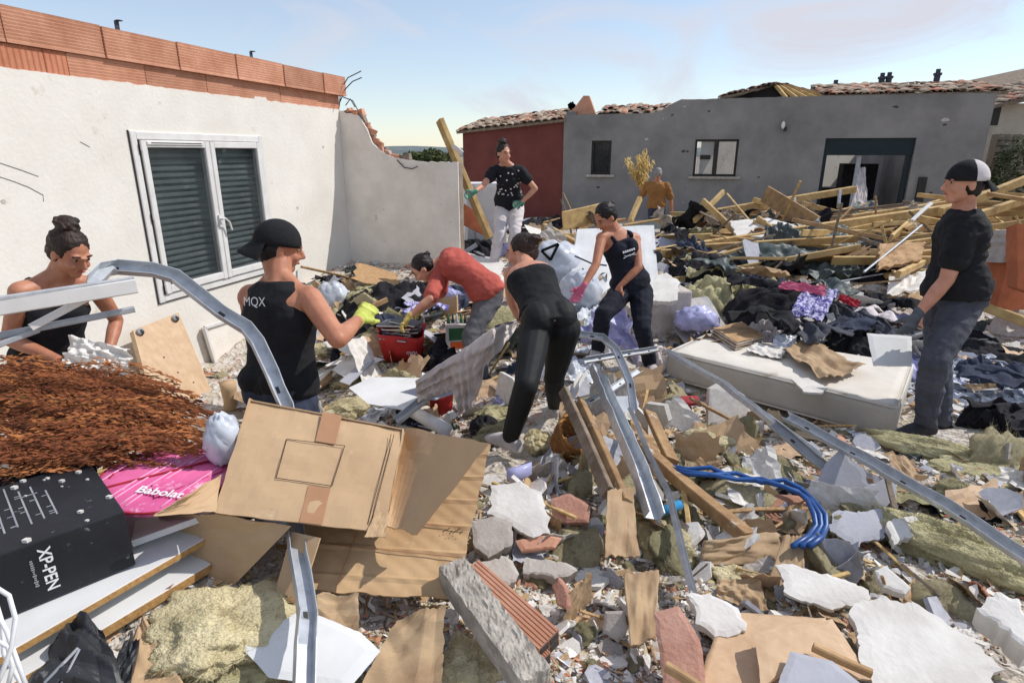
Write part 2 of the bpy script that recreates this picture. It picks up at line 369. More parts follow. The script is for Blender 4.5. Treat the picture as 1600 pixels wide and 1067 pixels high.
# ------------------------------------------------------------------ ground
def terrain():
    xs = list(np.arange(-7, 11.01, .06)); ys = [-3]
    while ys[-1] < 22: ys.append(ys[-1]+(.06 if 1 < ys[-1] < 8 else .14))
    mb = MB(); w = len(xs)
    mb.v = [(x, y, H(x, y)) for y in ys for x in xs]
    mb.f = [(j*w+i, j*w+i+1, j*w+w+i+1, j*w+w+i) for j in range(len(ys)-1) for i in range(w-1)]
    return obj('rubble_ground', mb, 'rubble', smooth=True, kind='structure')
terrain()
mb = MB(); mb.add([(-900, -300, -.02), (900, -300, -.02), (900, 1500, -.02), (-900, 1500, -.02)], [(0, 1, 2, 3)])
obj('ground', mb, 'earth', kind='structure')
mb = MB(); vs = []
for i in range(81):
    x = -500+i*12.5; h = 5+3*fbm(i*.13, 3)+.8*fbm(i*1.3, 5); vs += [(x, 330, -1), (x, 340, h*.55), (x, 400, max(.5, h))]
mb.add(vs, [(3*i+k, 3*i+3+k, 3*i+4+k, 3*i+1+k) for i in range(80) for k in (0, 1)])
obj('hills', mb, 'hill', kind='structure')
# ------------------------------------------------------------------ the white house at the left
A = math.radians(15.9); U = V((math.sin(A), math.cos(A), 0)); NW = V((math.cos(A), -math.sin(A), 0)); Z = V((0, 0, 1))
W0 = V((-3.27, 5.45, 0))
def wl(px, py):
    p = onplane(px, py, W0, NW); return (p-W0).dot(U), p.z
def wp(s, z, o=0.0): return W0+U*s+NW*o+Z*z
S1 = wl(541, 300)[0]
house = thing('white_house', wp(0, 0), 'white plastered house with bare orange bricks along its torn off top', 'house')
s0, z0 = wl(194, 208); s1, z1 = wl(406, 214); _, zb = wl(255, 470); zt = (z0+z1)/2; s0 = (s0+wl(255, 470)[0])/2
print('window', s0, s1, zb, zt, 'corner', S1)
def ztop(s): return lerp(wl(0, 105)[1], wl(525, 171)[1], (s-wl(0, 105)[0])/(S1-wl(0, 105)[0]))
# core behind and plaster skin in front, cut round the window
SA = -5.2
def wallbox(sa, sb, za, zb_, o0, o1, m, name='wall'):
    return obj(name, MB().box(wp((sa+sb)/2, (za+zb_)/2, (o0+o1)/2), U*((sb-sa)/2), NW*((o1-o0)/2), Z*((zb_-za)/2)), m, house)
PT = ztop(0)
def skin(sa, sb, za, top=None):
    n = max(2, int((sb-sa)/.02)); front = []; 
    for i in range(n+1):
        s = lerp(sa, sb, i/n)
        if top is None: z = ztop(s)+.012*fbm(s*9, 1)+(.03 if noise.noise(V((s*3.1, 4, 0))) > .25 else 0)
        else: z = top
        front.append((s, z))
    mb = MB(); vs = []
    for s, z in front: vs += [wp(s, za, 0), wp(s, z, 0), wp(s, z, -.022), wp(s, za, -.022)]
    fs = [(0, 3, 2, 1)]
    for i in range(n):
        q = 4*i; fs += [(q, q+1, q+5, q+4), (q+1, q+2, q+6, q+5), (q+2, q+3, q+7, q+6), (q+3, q, q+4, q+7)]
    q = 4*n; fs.append((q, q+1, q+2, q+3)); mb.add(vs, fs); return obj('plaster', mb, 'plaster_wall', house)
skin(SA, s0, -.1); skin(s1, S1+.0, -.1); skin(s0, s1, zt); skin(s0, s1, -.1, zb)
for sa, sb, za, zz in ((SA, s0, -.1, 2.62), (s1, S1+.2, -.1, 2.62), (s0, s1, zt, 2.62), (s0, s1, -.1, zb)): wallbox(sa, sb, za, zz, -.24, -.023, 'mortar')
# bricks: lower course recessed, upper course slid outwards towards the corner
zl0 = 2.622; zl1 = wl(300, 114)[1]; zu1 = wl(300, 72)[1]
edges_u = [wl(px, py)[0] for px, py in ((0, 30), (158, 60), (274, 85), (365, 108), (438, 122), (499, 135), (533, 140))]
def brickbox(s_a, s_b, za, zb_, o, m, depth=.2):
    s_a += .004; s_b -= .004; ns = max(3, int((zb_-za)/.022)); mb = MB()
    prof = []                                              # extruded clay ribs on the face
    for k in range(ns+1):
        z = lerp(za, zb_, k/ns); prof += [(z-.004 if k else z, o), (z, o-.006)] if k < ns else [(z, o)]
    pts = [(z, q) for z, q in prof]; pts = sorted(set(pts)); n = len(pts)
    ring = [(z, q) for z, q in pts]+[(zb_, o-depth), (za, o-depth)]
    vs = [wp(s_a, z, q) for z, q in ring]+[wp(s_b, z, q) for z, q in ring]; m_ = len(ring)
    mb.add(vs, [tuple(range(m_)), tuple(range(2*m_-1, m_-1, -1))]+[(i, m_+i, m_+(i+1) % m_, (i+1) % m_) for i in range(m_)])
    return obj('brick', mb, m, house)
ed = [edges_u[0]-.58*k for k in range(7, 0, -1)]+edges_u
for i in range(len(ed)-1):
    f = max(0, (ed[i]+1)/4.2); brickbox(ed[i], ed[i+1], zl1+.004, zu1+.004*math.sin(i*2.1), .012+.07*f, 'brick')
lo_e = [-5.2, -4.6, -4.0, -3.4, -2.8, -2.2, -1.6]+[wl(px, 100)[0] for px in (0, 72, 107)]+[wl(230, 124)[0], wl(325, 137)[0], wl(440, 152)[0], S1+.02]
for i in range(len(lo_e)-1):
    ve = wl(-5, 100)[0] <= lo_e[i] < wl(106, 100)[0]
    if ve:
        obj('brick', MB().box(wp((lo_e[i]+lo_e[i+1])/2, (zl0+zl1)/2, -.11), U*((lo_e[i+1]-lo_e[i])/2-.003), NW*.1, Z*((zl1-zl0)/2)), 'brick_ribv', house)
    else: brickbox(lo_e[i], lo_e[i+1], zl0, zl1, -.008, 'brick')
wallbox(SA, S1, zl0, zu1-.02, -.3, -.215, 'mortar', 'brick_backing')
for px, py in ((192, 42), (400, 88)):                      # bent roof straps left on the wall plate
    s, z = wl(px, py); mb = MB(); mb.box(wp(s, zu1+.03, -.06), U*.022, NW*.003, Z*.05); mb.box(wp(s+.018, zu1+.085, -.05), U*.02, NW*.02, Z*.004)
    obj('roof_strap', mb, 'rebar', house)
# crack and chips in the plaster
for pts in ([(-2, 276), (22, 284), (45, 293), (67, 305), (68, 315)], [(0, 255), (30, 265), (60, 276)], [(125, 222), (140, 230)]):
    q = [wp(*wl(*p), .0015) for p in pts]; obj('crack', MB().sweep(q, rectp(.004, .0025)), 'seam', house)
for px, py, r in ((465, 325, .02), (505, 230, .014), (5, 315, .016)):
    s, z = wl(px, py); obj('plaster_chip', MB().prism([wp(s+r*math.cos(a)*(1+.3*math.sin(5*a)), z+r*math.sin(a), .003) for a in np.arange(0, 6.2, .7)], .004, NW), 'plaster_drab', house)
# window
win = obj('window', MB().box(wp((s0+s1)/2, (zb+zt)/2, -.2), U*((s1-s0)/2), NW*.008, Z*((zt-zb)/2)), 'shutter', house)
def wbar(sa, sb, za, zz, o0, o1, m='pvc', name='frame', ch=.006):
    return obj(name, MB().sweep([wp((sa+sb)/2, za, (o0+o1)/2), wp((sa+sb)/2, zz, (o0+o1)/2)], rectp(sb-sa, o1-o0, ch), NW), m, win)
def wbarh(sa, sb, za, zz, o0, o1, m='pvc', name='frame', ch=.006):
    return obj(name, MB().sweep([wp(sa, (za+zz)/2, (o0+o1)/2), wp(sb, (za+zz)/2, (o0+o1)/2)], rectp(o1-o0, zz-za, ch), Z), m, win)
fw = .055
wbar(s0-.01, s0+fw, zb-.01, zt+.01, -.05, .022); wbar(s1-fw, s1+.01, zb-.01, zt+.01, -.05, .022)
wbarh(s0+fw, s1-fw, zt-fw, zt+.01, -.05, .02); wbarh(s0+fw, s1-fw, zb-.01, zb+fw, -.05, .02)
sm = lerp(s0, s1, .515)
for a, b in ((s0+fw+.012, sm), (sm+.006, s1-fw-.006)):
    k = .062
    wbar(a, a+k, zb+fw+.008, zt-fw-.004, -.03, .042, name='sash'); wbar(b-k, b, zb+fw+.008, zt-fw-.004, -.03, .042, name='sash')
    wbarh(a+k, b-k, zb+fw+.008, zb+fw+.008+.07, -.03, .04, name='sash'); wbarh(a+k, b-k, zt-fw-.004-k, zt-fw-.004, -.03, .04, name='sash')
    obj('pane', MB().box(wp((a+b)/2, (zb+zt)/2, .012), U*((b-a)/2-k+.01), NW*.004, Z*((zt-zb)/2-fw-k)), 'glass', win)
n = 22
for k in range(n):
    z = lerp(zb+.08, zt-.1, (k+.5)/n); wbarh(s0+fw, s1-fw, z-.017, z+.017, -.1, -.075, 'shutter', 'slat', .004)
obj('gap_shade', MB().sweep([wp(s0-.014, zb-.02, .006), wp(s0-.014, zt+.02, .006)], rectp(.008, .014), NW), 'seam', win)  # dark strips colour in the shade of the gaps round the frame
obj('gap_shade', MB().sweep([wp(s0+fw+.006, zb+fw, .022), wp(s0+fw+.006, zt-fw, .022)], rectp(.008, .01), NW), 'seam', win)
obj('gap_shade', MB().sweep([wp(s0-.014, zb-.016, .006), wp(s1+.01, zb-.016, .006)], rectp(.014, .008), Z), 'seam', win)
for fz in (.06, .5, .9): obj('hinge', MB().tube([wp(s0+fw+.008, lerp(zb, zt, fz), .045), wp(s0+fw+.008, lerp(zb, zt, fz)+.07, .045)], .011), 'pvc', win)
obj('vent_grille', MB().sweep([wp(s0+fw+.07, zt-fw-.03, .046), wp(sm-.1, zt-fw-.03, .046)], rectp(.014, .028, .004)), 'pvc', win)
obj('vent_slot', MB().sweep([wp(s0+fw+.11, zt-fw-.026, .0545), wp(sm-.12, zt-fw-.026, .0545)], rectp(.003, .007)), 'seam', win)
hz = lerp(zb, zt, .44); mb = MB(); mb.box(wp(sm-.02, hz, .052), U*.014, NW*.01, Z*.06); mb.tube([wp(sm-.02, hz+.02, .06), wp(sm-.02, hz+.02, .095), wp(sm+.0, hz+.03, .1), wp(sm+.06, hz-.02, .1), wp(sm+.085, hz-.1, .095)], .01)
obj('handle', mb, 'pvc', win)
# return wall with a broken, stepped top
CW = wp(S1, 0, 0); R = NW
def rl(px, py):
    p = onplane(px, py, CW, U); return (p-CW).dot(R), p.z
prof = [(-.02, rl(530, 172)[1])]+[rl(px, py) for px, py in ((545, 176), (562, 180), (575, 202), (582, 222), (598, 236), (618, 246), (640, 249), (665, 252), (716, 252))]
RW = prof[-1][0]; rw = thing('broken_wall', CW+R*(RW/2), 'broken grey plastered wall stub with jagged top at the house corner', 'wall')
def strip(o0, o1, dz, seedv, m, name, x0=0):
    mb = MB(); n = 90; vs = []
    for i in range(n+1):
        x = lerp(x0, RW, i/n); z = float(np.interp(x, [p[0] for p in prof], [p[1] for p in prof]))+dz+.014*fbm(x*14, seedv)
        a, b = CW+R*x-U*o0, CW+R*x-U*o1; vs += [V((a.x, a.y, -.1)), V((a.x, a.y, z)), V((b.x, b.y, z)), V((b.x, b.y, -.1))]
    fs = [(0, 3, 2, 1), (4*n, 4*n+1, 4*n+2, 4*n+3)]
    for i in range(n):
        q = 4*i; fs += [(q, q+1, q+5, q+4), (q+1, q+2, q+6, q+5), (q+2, q+3, q+7, q+6), (q+3, q, q+4, q+7)]
    mb.add(vs, fs); return obj(name, mb, m, rw)
strip(.022, 0, -.01, 1, 'plaster_grey', 'plaster', .001); strip(-.003, -.16, -.02, 4, 'mortar', 'core', -.02)
rs = random.Random(3)
for i in range(24):                                        # snapped hollow bricks along the slope
    x = lerp(.06, .95, i/23)+rs.uniform(-.02, .02); z = float(np.interp(x, [p[0] for p in prof], [p[1] for p in prof]))
    c = CW+R*x+U*rs.uniform(.02, .12)+Z*(z+rs.uniform(-.02, .035)); a = rs.uniform(-.6, .6)
    mb = MB(); mb.box(c, (R*math.cos(a)+Z*math.sin(a))*rs.uniform(.02, .06), U*rs.uniform(.02, .05), (Z*math.cos(a)-R*math.sin(a))*rs.uniform(.015, .045))
    mb.v = [tuple(V(p)+V((rs.uniform(-.01, .01), rs.uniform(-.01, .01), rs.uniform(-.012, .012)))) for p in mb.v]
    obj('brick', mb, rs.choice(['brick', 'brick', 'brick_dusty', 'mortar']), rw)
for k, pts in enumerate(([(530, 168), (533, 140), (545, 122), (566, 112)], [(531, 160), (540, 140), (552, 128), (567, 122)], [(536, 152), (552, 158), (560, 172), (563, 184)], [(540, 165), (548, 155), (556, 168)], [(620, 250), (632, 262), (645, 264), (654, 260)])):
    q = [onplane(px, py, CW+U*(.06 if k < 4 else -.03), U)-U*.01*i for i, (px, py) in enumerate(pts)]
    obj('rebar', MB().tube(q, .007), 'rebar', rw)
mb = MB(); q = rl(558, 420); c = CW+R*q[0]+Z*q[1]-U*.006
for k in range(9): a = k*.7; mb.box(c-U*.016+R*(.05*math.cos(a))+Z*(.03*math.sin(a)), R*.022, U*.01, Z*.012)
obj('torn_socket', mb, 'wood_grey', rw)
# ------------------------------------------------------------------ houses behind
FO = V((6.8, 17.0, 0)); FN = -U                             # facade parallel to the return wall
def fl(px, py, o=0):
    p = onplane(px, py, FO+FN*o, FN); return (p-FO).dot(R), p.z
def fp(s, z, o=0.0): return FO+R*s+FN*o+Z*z
gl = fl(881, 200)[0]; gr = fl(1546, 200)[0]
gh = thing('grey_house', fp((gl+gr)/2, 0), 'long dark grey rendered house with its roof partly torn away', 'house')
w1 = (fl(924, 240)[0], fl(955, 240)[0], fl(930, 273)[1], fl(930, 220)[1])
w2 = (fl(1085, 240)[0], fl(1153, 240)[0], fl(1120, 276)[1], fl(1120, 218)[1])
gd = (fl(1287, 240)[0], fl(1428, 240)[0], .05, fl(1350, 216)[1])
topk = [(gl, fl(881, 180)[1]), (fl(1025, 177)[0], fl(1025, 177)[1]), (fl(1062, 156)[0], fl(1062, 156)[1]), (fl(1300, 150)[0], fl(1300, 150)[1]), (gr, fl(1546, 146)[1])]
def gtop(s): return float(np.interp(s, [k[0] for k in topk], [k[1] for k in topk]))
print('grey house', gl, gr, w1, w2, gd, topk)
def fwall(sa, sb, za, zz=None, th=.3, m='paint_grey', name='wall', par=None, o=0, tf=None):
    tf = tf or gtop; n = max(1, int((sb-sa)/.15)); vs = []; mb = MB()
    for i in range(n+1):
        s = lerp(sa, sb, i/n); z = zz if zz is not None else tf(s)+.02*fbm(s*5, 2); vs += [fp(s, za, o), fp(s, z, o), fp(s, z, o-th), fp(s, za, o-th)]
    fs = [(0, 3, 2, 1), (4*n, 4*n+1, 4*n+2, 4*n+3)]
    for i in range(n):
        q = 4*i; fs += [(q, q+1, q+5, q+4), (q+1, q+2, q+6, q+5), (q+2, q+3, q+7, q+6), (q+3, q, q+4, q+7)]
    mb.add(vs, fs); return obj(name, mb, m, par or gh)
for a, b in ((gl, w1[0]), (w1[1], w2[0]), (w2[1], gd[0]), (gd[1], gr)): fwall(a, b, -.1)
for w in (w1, w2):
    fwall(w[0], w[1], -.1, w[2]); fwall(w[0], w[1], w[3])
fwall(gd[0], gd[1], gd[3])
bx = lambda c, a, b, d, m, name, par: obj(name, MB().box(c, a, b, d), m, par)
# side wall, rooms seen through openings
bx(fp(gr-.152, 1.75, -4.3), R*.15, U*4, Z*1.85, 'paint_grey', 'wall', gh)
bx(fp(gl+.152, 1.6, -4.3), R*.15, U*4, Z*1.7, 'paint_grey', 'wall', gh)
D1 = (R*.66+U*.75).normalized(); D2 = V((D1.y, -D1.x, 0)); bx(fp(gd[0]+.9, 1.3, -4.6), D1*2.6, D2*.05, Z*1.4, 'plaster_wall', 'inner_wall', gh); bx(fp((gd[0]+gd[1])/2, 1.3, -7.2), R*3.6, U*.05, Z*1.4, 'room_white', 'inner_wall', gh)  # slanted wall added at an angle that catches the sun, back wall behind it
bx(fp((w2[0]+w2[1])/2+.9, 1.75, -2.6), D1*1.9, D2*.05, Z*1.2, 'plaster_wall', 'inner_wall', gh)  # slanted wall added so the sun brightens the view through this window
bx(fp((w1[0]+w1[1])/2, 1.7, -1.2), R*.8, U*.05, Z*.9, 'room_shade', 'inner_wall', gh)  # near-black panel painted as the unlit room behind the small window
wn1 = obj('window', MB().box(fp((w1[0]+w1[1])/2, (w1[2]+w1[3])/2, -.16), R*((w1[1]-w1[0])/2-.04), U*.008, Z*((w1[3]-w1[2])/2-.04)), 'glass', gh)
def frame(w, par, o=-.1, k=.06, mull=False):
    for a, b in ((w[0], w[0]+k), (w[1]-k, w[1])): bx(fp((a+b)/2, (w[2]+w[3])/2, o), R*(k/2), U*.05, Z*((w[3]-w[2])/2), 'dark_frame', 'frame', par)
    for a, b in ((w[2], w[2]+k), (w[3]-k, w[3])): bx(fp((w[0]+w[1])/2, (a+b)/2, o), R*((w[1]-w[0])/2-k), U*.048, Z*(k/2), 'dark_frame', 'frame', par)
    if mull: bx(fp((w[0]+w[1])/2, (w[2]+w[3])/2, o), R*.06, U*.046, Z*((w[3]-w[2])/2-k), 'dark_frame', 'mullion', par)
    bx(fp((w[0]+w[1])/2, w[2]-.03, .03), R*((w[1]-w[0])/2+.12), U*.09, Z*.03, 'concrete', 'sill', par)
frame(w1, wn1)
ws = w2[1]-w2[0]
wn2 = obj('window', MB().box(fp(w2[0]+ws*.27, (w2[2]+w2[3])/2, -.12), R*(ws*.2), U*.006, Z*((w2[3]-w2[2])/2-.05)), 'glass_pale', gh)
bx(fp(w2[0]+ws*.73, (w2[2]+w2[3])/2, -.12), R*(ws*.2), U*.006, Z*((w2[3]-w2[2])/2-.05), 'glass_pale', 'pane', wn2)
frame(w2, wn2, mull=True)
bx(fp(w2[0]+ws*.26, lerp(w2[2], w2[3], .52), -.105), R*.14, U*.008, Z*.06, 'dark_frame', 'blind', wn2)
# big opening: roller box, frame, broken sliding door
gw = gd[1]-gd[0]; zr = fl(1350, 243)[1]
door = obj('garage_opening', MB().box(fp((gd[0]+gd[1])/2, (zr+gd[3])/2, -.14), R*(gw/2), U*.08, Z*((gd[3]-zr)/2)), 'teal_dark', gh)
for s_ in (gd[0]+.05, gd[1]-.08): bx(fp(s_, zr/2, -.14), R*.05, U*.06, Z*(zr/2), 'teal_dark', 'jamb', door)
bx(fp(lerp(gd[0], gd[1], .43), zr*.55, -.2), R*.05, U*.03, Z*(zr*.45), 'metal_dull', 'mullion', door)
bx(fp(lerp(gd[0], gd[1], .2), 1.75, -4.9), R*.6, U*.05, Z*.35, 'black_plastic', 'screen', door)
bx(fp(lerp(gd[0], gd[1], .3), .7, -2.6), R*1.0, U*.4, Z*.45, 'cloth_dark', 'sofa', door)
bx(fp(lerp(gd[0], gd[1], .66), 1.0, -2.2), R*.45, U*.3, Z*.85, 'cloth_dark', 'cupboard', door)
# lamp, holes and dark spots
s, z = fl(1223, 196); ol = obj('wall_lamp', MB().ell(fp(s, z, .09), R*.05, U*.06, Z*.1), 'pvc', gh, True); bx(fp(s+.07, z-.1, .05), R*.03, U*.05, Z*.05, 'dark_frame', 'bracket', ol)
for px, py in ((1070, 167), (1036, 186), (1050, 180), (1108, 174), (1010, 218), (1068, 237), (1074, 237), (1400, 167), (1477, 188), (1477, 195), (1068, 317), (1186, 277), (935, 293), (1455, 302)):
    s, z = fl(px, py); r = rnd.uniform(.03, .07); obj('chip', MB().prism([fp(s+r*math.cos(a)*rnd.uniform(.7, 1.8), z+r*math.sin(a)*rnd.uniform(.4, 1), .004) for a in np.arange(0, 6.2, 1.05)], .006, FN), rnd.choice(['seam', 'seam', 'plaster_drab']), gh)
bx(fp(fl(1437, 300)[0], fl(1437, 305)[1], .05), R*.09, U*.04, Z*.45, 'dark_frame', 'meter_post', gh)
# roofs
def tiles(par, o, du, dv, nu, nv, size, seed, miss=.1, mats=('rooftile', 'rooftile', 'terracotta')):
    rs = random.Random(seed); o, du, dv = V(o), V(du), V(dv); nn = du.cross(dv).normalized()
    if nn.z < 0: nn = -nn
    a, b = du.normalized(), dv.normalized()
    mb = MB(); K = 5; vs = []; wd, ln = size
    for q in (0, 1):
        for k in range(K):
            th = math.pi*k/(K-1); rr = 1-.18*q
            vs.append((math.cos(th)*wd*.5*rr, -ln*.5+q*ln, math.sin(th)*wd*.22*rr))
    mb.v = vs; mb.f = [(k, k+1, K+k+1, K+k) for k in range(K-1)]
    mb.v += [(x*.86, y, z*.8-.004) for x, y, z in vs]; mb.f += [(2*K+k, 3*K+k, 3*K+k+1, 2*K+k+1) for k in range(K-1)]+[(k, 2*K+k, 2*K+k+1, k+1) for k in range(K-1)]+[(K+k, K+k+1, 3*K+k+1, 3*K+k) for k in range(K-1)]
    mes = [mesh('roof_tile', mb, m, True) for m in mats]
    for me in mes: fixn(me)
    base = Matrix((a, b, nn)).transposed().to_4x4()
    for j in range(nv):
        for i in range(nu):
            if rs.random() < miss: continue
            t = bpy.data.objects.new('roof_tile', rs.choice(mes)); COL.objects.link(t); t.parent = par
            p = o+du*((i+.5)/nu)+dv*((j+.5)/nv)+nn*(.02+rs.uniform(0, .025))-ORG[par]
            t.matrix_local = Matrix.Translation(p) @ base @ Matrix.Rotation(rs.gauss(0, .10), 4, 'Z') @ Matrix.Rotation(rs.gauss(0, .06), 4, 'X')
# right roof slope
ra = fl(1290, 149)[0]; o = fp(ra, gtop(ra)+.02, -.05); du = R*(gr+.25-ra); dv = U*2.4+Z*.42
obj('roof', MB().sheet([o, o+du, o+du+dv, o+dv], 8, 6, .08), 'wood_grey', gh); tiles(gh, o, du, dv, 27, 6, (.24, .42), 5, .05)
# mid low roof behind the step
ra, rb = fl(930, 178)[0], fl(1065, 165)[0]; o = fp(ra, gtop(ra)+.02, -.32); du = R*(rb-ra); dv = U*2+Z*.34
obj('roof', MB().sheet([o, o+du, o+du+dv, o+dv], 6, 5, .08), 'wood_grey', gh); tiles(gh, o, du, dv, 14, 5, (.22, .45), 8, .2)
# bared rafters under a low broken gable
def gp(px, py, o): p_ = fl(px, py); return fp(p_[0], p_[1], o)
ap = gp(1218, 127, -1.3)
obj('gable_shade', MB().prism([gp(1128, 152, -1.0), gp(1316, 153, -1.0), gp(1226, 128, -1.0)], .2, FN), 'room_shade', gh)  # solid dark fill, the darkness under the gable put into its colour
for px in (1232, 1248, 1264, 1280, 1296): obj('rafter', MB().sweep([gp(px, 152, -.35), ap+R*(px-1232)*.004-U*.4], rectp(.05, .09)), 'wood_yellow', gh)
obj('rafter', MB().sweep([gp(1318, 151, -.4), ap-U*.4+Z*.04], rectp(.08, .07)), 'wood_tan', gh)
a, b = gp(1126, 151, -.3), ap-U*.35+Z*.03
obj('torn_roof', MB().sheet([a, b, b+U*1.4, a+U*1.4], 12, 6, .06, lambda u, v: .04*fbm(u*4, v*4, 3)), 'wood_grey', gh); tiles(gh, a, b-a, U*1.3, 10, 4, (.22, .4), 12, .25)
a, b = ap-U*.35+Z*.05, gp(1322, 149, -.3); obj('torn_roof', MB().sheet([a, b, b+U*1.4, a+U*1.4], 12, 6, .05, lambda u, v: .05*fbm(u*4, v*4, 5)), 'tarp', gh)
obj('torn_felt', MB().sheet([ap-R*.35-U*.5-Z*.08, ap+R*.35-U*.5-Z*.05, ap+R*.3+U*.3, ap-R*.3+U*.3], 12, 8, .03, lambda u, v: .07+.05*fbm(u*4, v*4, 8), .1, 2), 'cloth_dark', gh)
# chimney stubs standing on the far ridge
for px, py, h in ((1379, 118, .36), (1390, 117, .4), (1466, 112, .42), (1306, 129, .2)):
    p = onplane(px, py, FO+U*2.4, FN); zb_ = gtop(2)+.2; mb = MB(); mb.tube([V((p.x, p.y, zb_)), V((p.x, p.y, p.z-.1))], .08); mb.tube([V((p.x, p.y, p.z-.1)), V((p.x, p.y, p.z-.04))], .11); mb.tube([V((p.x, p.y, p.z-.04)), V((p.x, p.y, p.z+.06))], .06)
    obj('chimney_pipe', mb, 'rebar', gh)
p = fl(908, 150); mb = MB(); bz = gtop(fl(890, 180)[0]); mb.prism([fp(fl(884, 179)[0], bz, -.4), fp(fl(928, 179)[0], bz, -.4), fp(fl(917, 148)[0], fl(917, 148)[1], -.4), fp(fl(908, 148)[0], fl(908, 148)[1], -.4)], .2, FN); obj('gable_fragment', mb, 'brick', gh)
# maroon house
ml = fl(723, 250)[0]; mr = gl-.01
mh = thing('maroon_house', fp((ml+mr)/2, 0), 'maroon rendered outbuilding with loose clay roof tiles left of the grey house', 'house')
def mtop(s): return lerp(fl(723, 207)[1], fl(880, 188)[1], (s-ml)/(mr-ml))
fwall(ml, mr, -.1, m='paint_maroon', par=mh, tf=mtop, o=-.05, th=.25)
bx(fp(ml+.12, 1.2, -2.3), R*.12, U*2, Z*1.3, 'paint_maroon', 'wall', mh)
o = fp(ml-.15, mtop(ml)+.02, .1); du = R*(mr-ml+.2)+Z*(mtop(mr)-mtop(ml)); dv = U*2.6+Z*.45
obj('roof', MB().sheet([o, o+du, o+du+dv, o+dv], 6, 5, .07), 'wood_grey', mh); tiles(mh, o, du, dv, 15, 8, (.23, .42), 21, .06)
mb = MB(); q = fp(mr-.1, mtop(mr)+.75, -1.5)
for k in range(7): mb.box(q+V((rnd.uniform(-.2, .2), 0, rnd.uniform(-.3, -.18))), V((rnd.uniform(.03, .08), 0, .03)), (0, .06, 0), (-.02, 0, rnd.uniform(.02, .07)))
obj('torn_felt', mb, 'cloth_dark', mh)
# beige house far right, stone wall and shrub
bp0 = P(1552, 200, 21); bh = thing('beige_house', V((bp0.x, bp0.y, 0)), 'beige house with tiled eave beyond the right end of the grey house', 'house')
zt2 = P(1560, 158, 21).z
bx(V((bp0.x+5, bp0.y+2, zt2/2-.1)), (5, 0, 0), (0, 2, 0), (0, 0, zt2/2), 'render_beige', 'wall', bh)
o = V((bp0.x-.5, bp0.y-.45, zt2-.18)); du, dv = V((10.6, 0, 2.2)), V((0, 4.4, .8)); obj('roof', MB().sheet([o, o+du, o+du+dv, o+dv], 5, 4, .12), 'wood_grey', bh); tiles(bh, o+V((0, -.02, .02)), du*.35, dv*.5, 13, 5, (.24, .45), 31, .03)
q = P(1553, 180, 20.9); bx(V((q.x, bp0.y-.01, q.z)), (.17, 0, 0), (0, .02, 0), (0, 0, .34), 'dark_frame', 'window', bh)
sw0, sw1 = P(1538, 290, 18.5), P(1660, 290, 19.2); zw = P(1570, 211, 18.5).z
sw = thing('stone_wall', V((sw0.x, sw0.y, 0)), 'rough stone wall with creeper at the far right edge', 'wall')
rs = random.Random(5); z = 0; dirw = (sw1-sw0); dirw.z = 0; Lw = dirw.length; dirw.normalize(); nw = V((dirw.y, -dirw.x, 0))
while z < zw:
    h = rs.uniform(.14, .24); x = 0
    while x < Lw:
        w = rs.uniform(.18, .42); c = V((sw0.x, sw0.y, 0))+dirw*(x+w/2)+Z*(z+h/2); mb = MB().box(c+nw*rs.uniform(0, .03), dirw*(w/2-.01), nw*.15, Z*(h/2-.01))
        mb.v = [tuple(V(p)+V((rs.uniform(-.015, .015), 0, rs.uniform(-.015, .015)))) for p in mb.v]; obj('stone', mb, 'stone', sw); x += w
    z += h
bx(V((sw0.x, sw0.y, zw/2))+dirw*(Lw/2)-nw*.02, dirw*(Lw/2), nw*.1, Z*(zw/2), 'mortar', 'core', sw)
def foliage(c, rx, rz, n, s, seed):
    rs = random.Random(seed); mb = MB()
    for k in range(n):
        a = rs.uniform(0, 6.28); b = math.acos(rs.uniform(-1, 1)); q = rs.uniform(.5, 1)**.5
        p = V(c)+V((math.cos(a)*math.sin(b)*rx, math.sin(a)*math.sin(b)*rx*.6, math.cos(b)*rz))*q*(1+.3*fbm(math.cos(a)*2, b*2, seed))
        d = V((rs.gauss(0, 1), rs.gauss(0, 1), rs.gauss(0, 1))).normalized(); e = d.orthogonal().normalized(); mb.add([p-d*s, p+e*s*.45, p+d*s, p-e*s*.45], [(0, 1, 2, 3)])
    return mb
q = P(1580, 255, 18.0); sh = thing('shrub', V((q.x, q.y, .05)), 'dark green creeper shrub in front of the far stone wall', 'shrub')
obj('foliage', foliage(V((q.x, q.y-.3, 1.35)), .75, 1.3, 2200, .07, 4), 'leaf', sh); obj('stem', MB().tube([V((q.x, q.y-.3, 0)), V((q.x+.05, q.y-.3, .9))], .05), 'wood_grey', sh)
for k, (px, t, h) in enumerate(((646, 70, 2.3), (662, 74, 2.1), (676, 70, 2.5), (689, 76, 2.2))):
    q = P(px, 245, t); tr = thing('distant_tree', V((q.x, q.y, 0)), ['round dark green tree nearest the broken wall on the skyline', 'low green tree second from the broken wall on the skyline', 'tallest small green tree on the skyline beside the leaning beam', 'small green tree on the skyline right behind the leaning beam'][k], 'tree', 'trees on the skyline')
    obj('crown', foliage(V((q.x, q.y, h*.55)), 1.5, h*.45, 700, .3, 40+k), 'leaf', tr); obj('trunk', MB().tube([V((q.x, q.y, 0)), V((q.x, q.y, h*.5))], .12), 'wood_grey', tr)
DEBUG = False
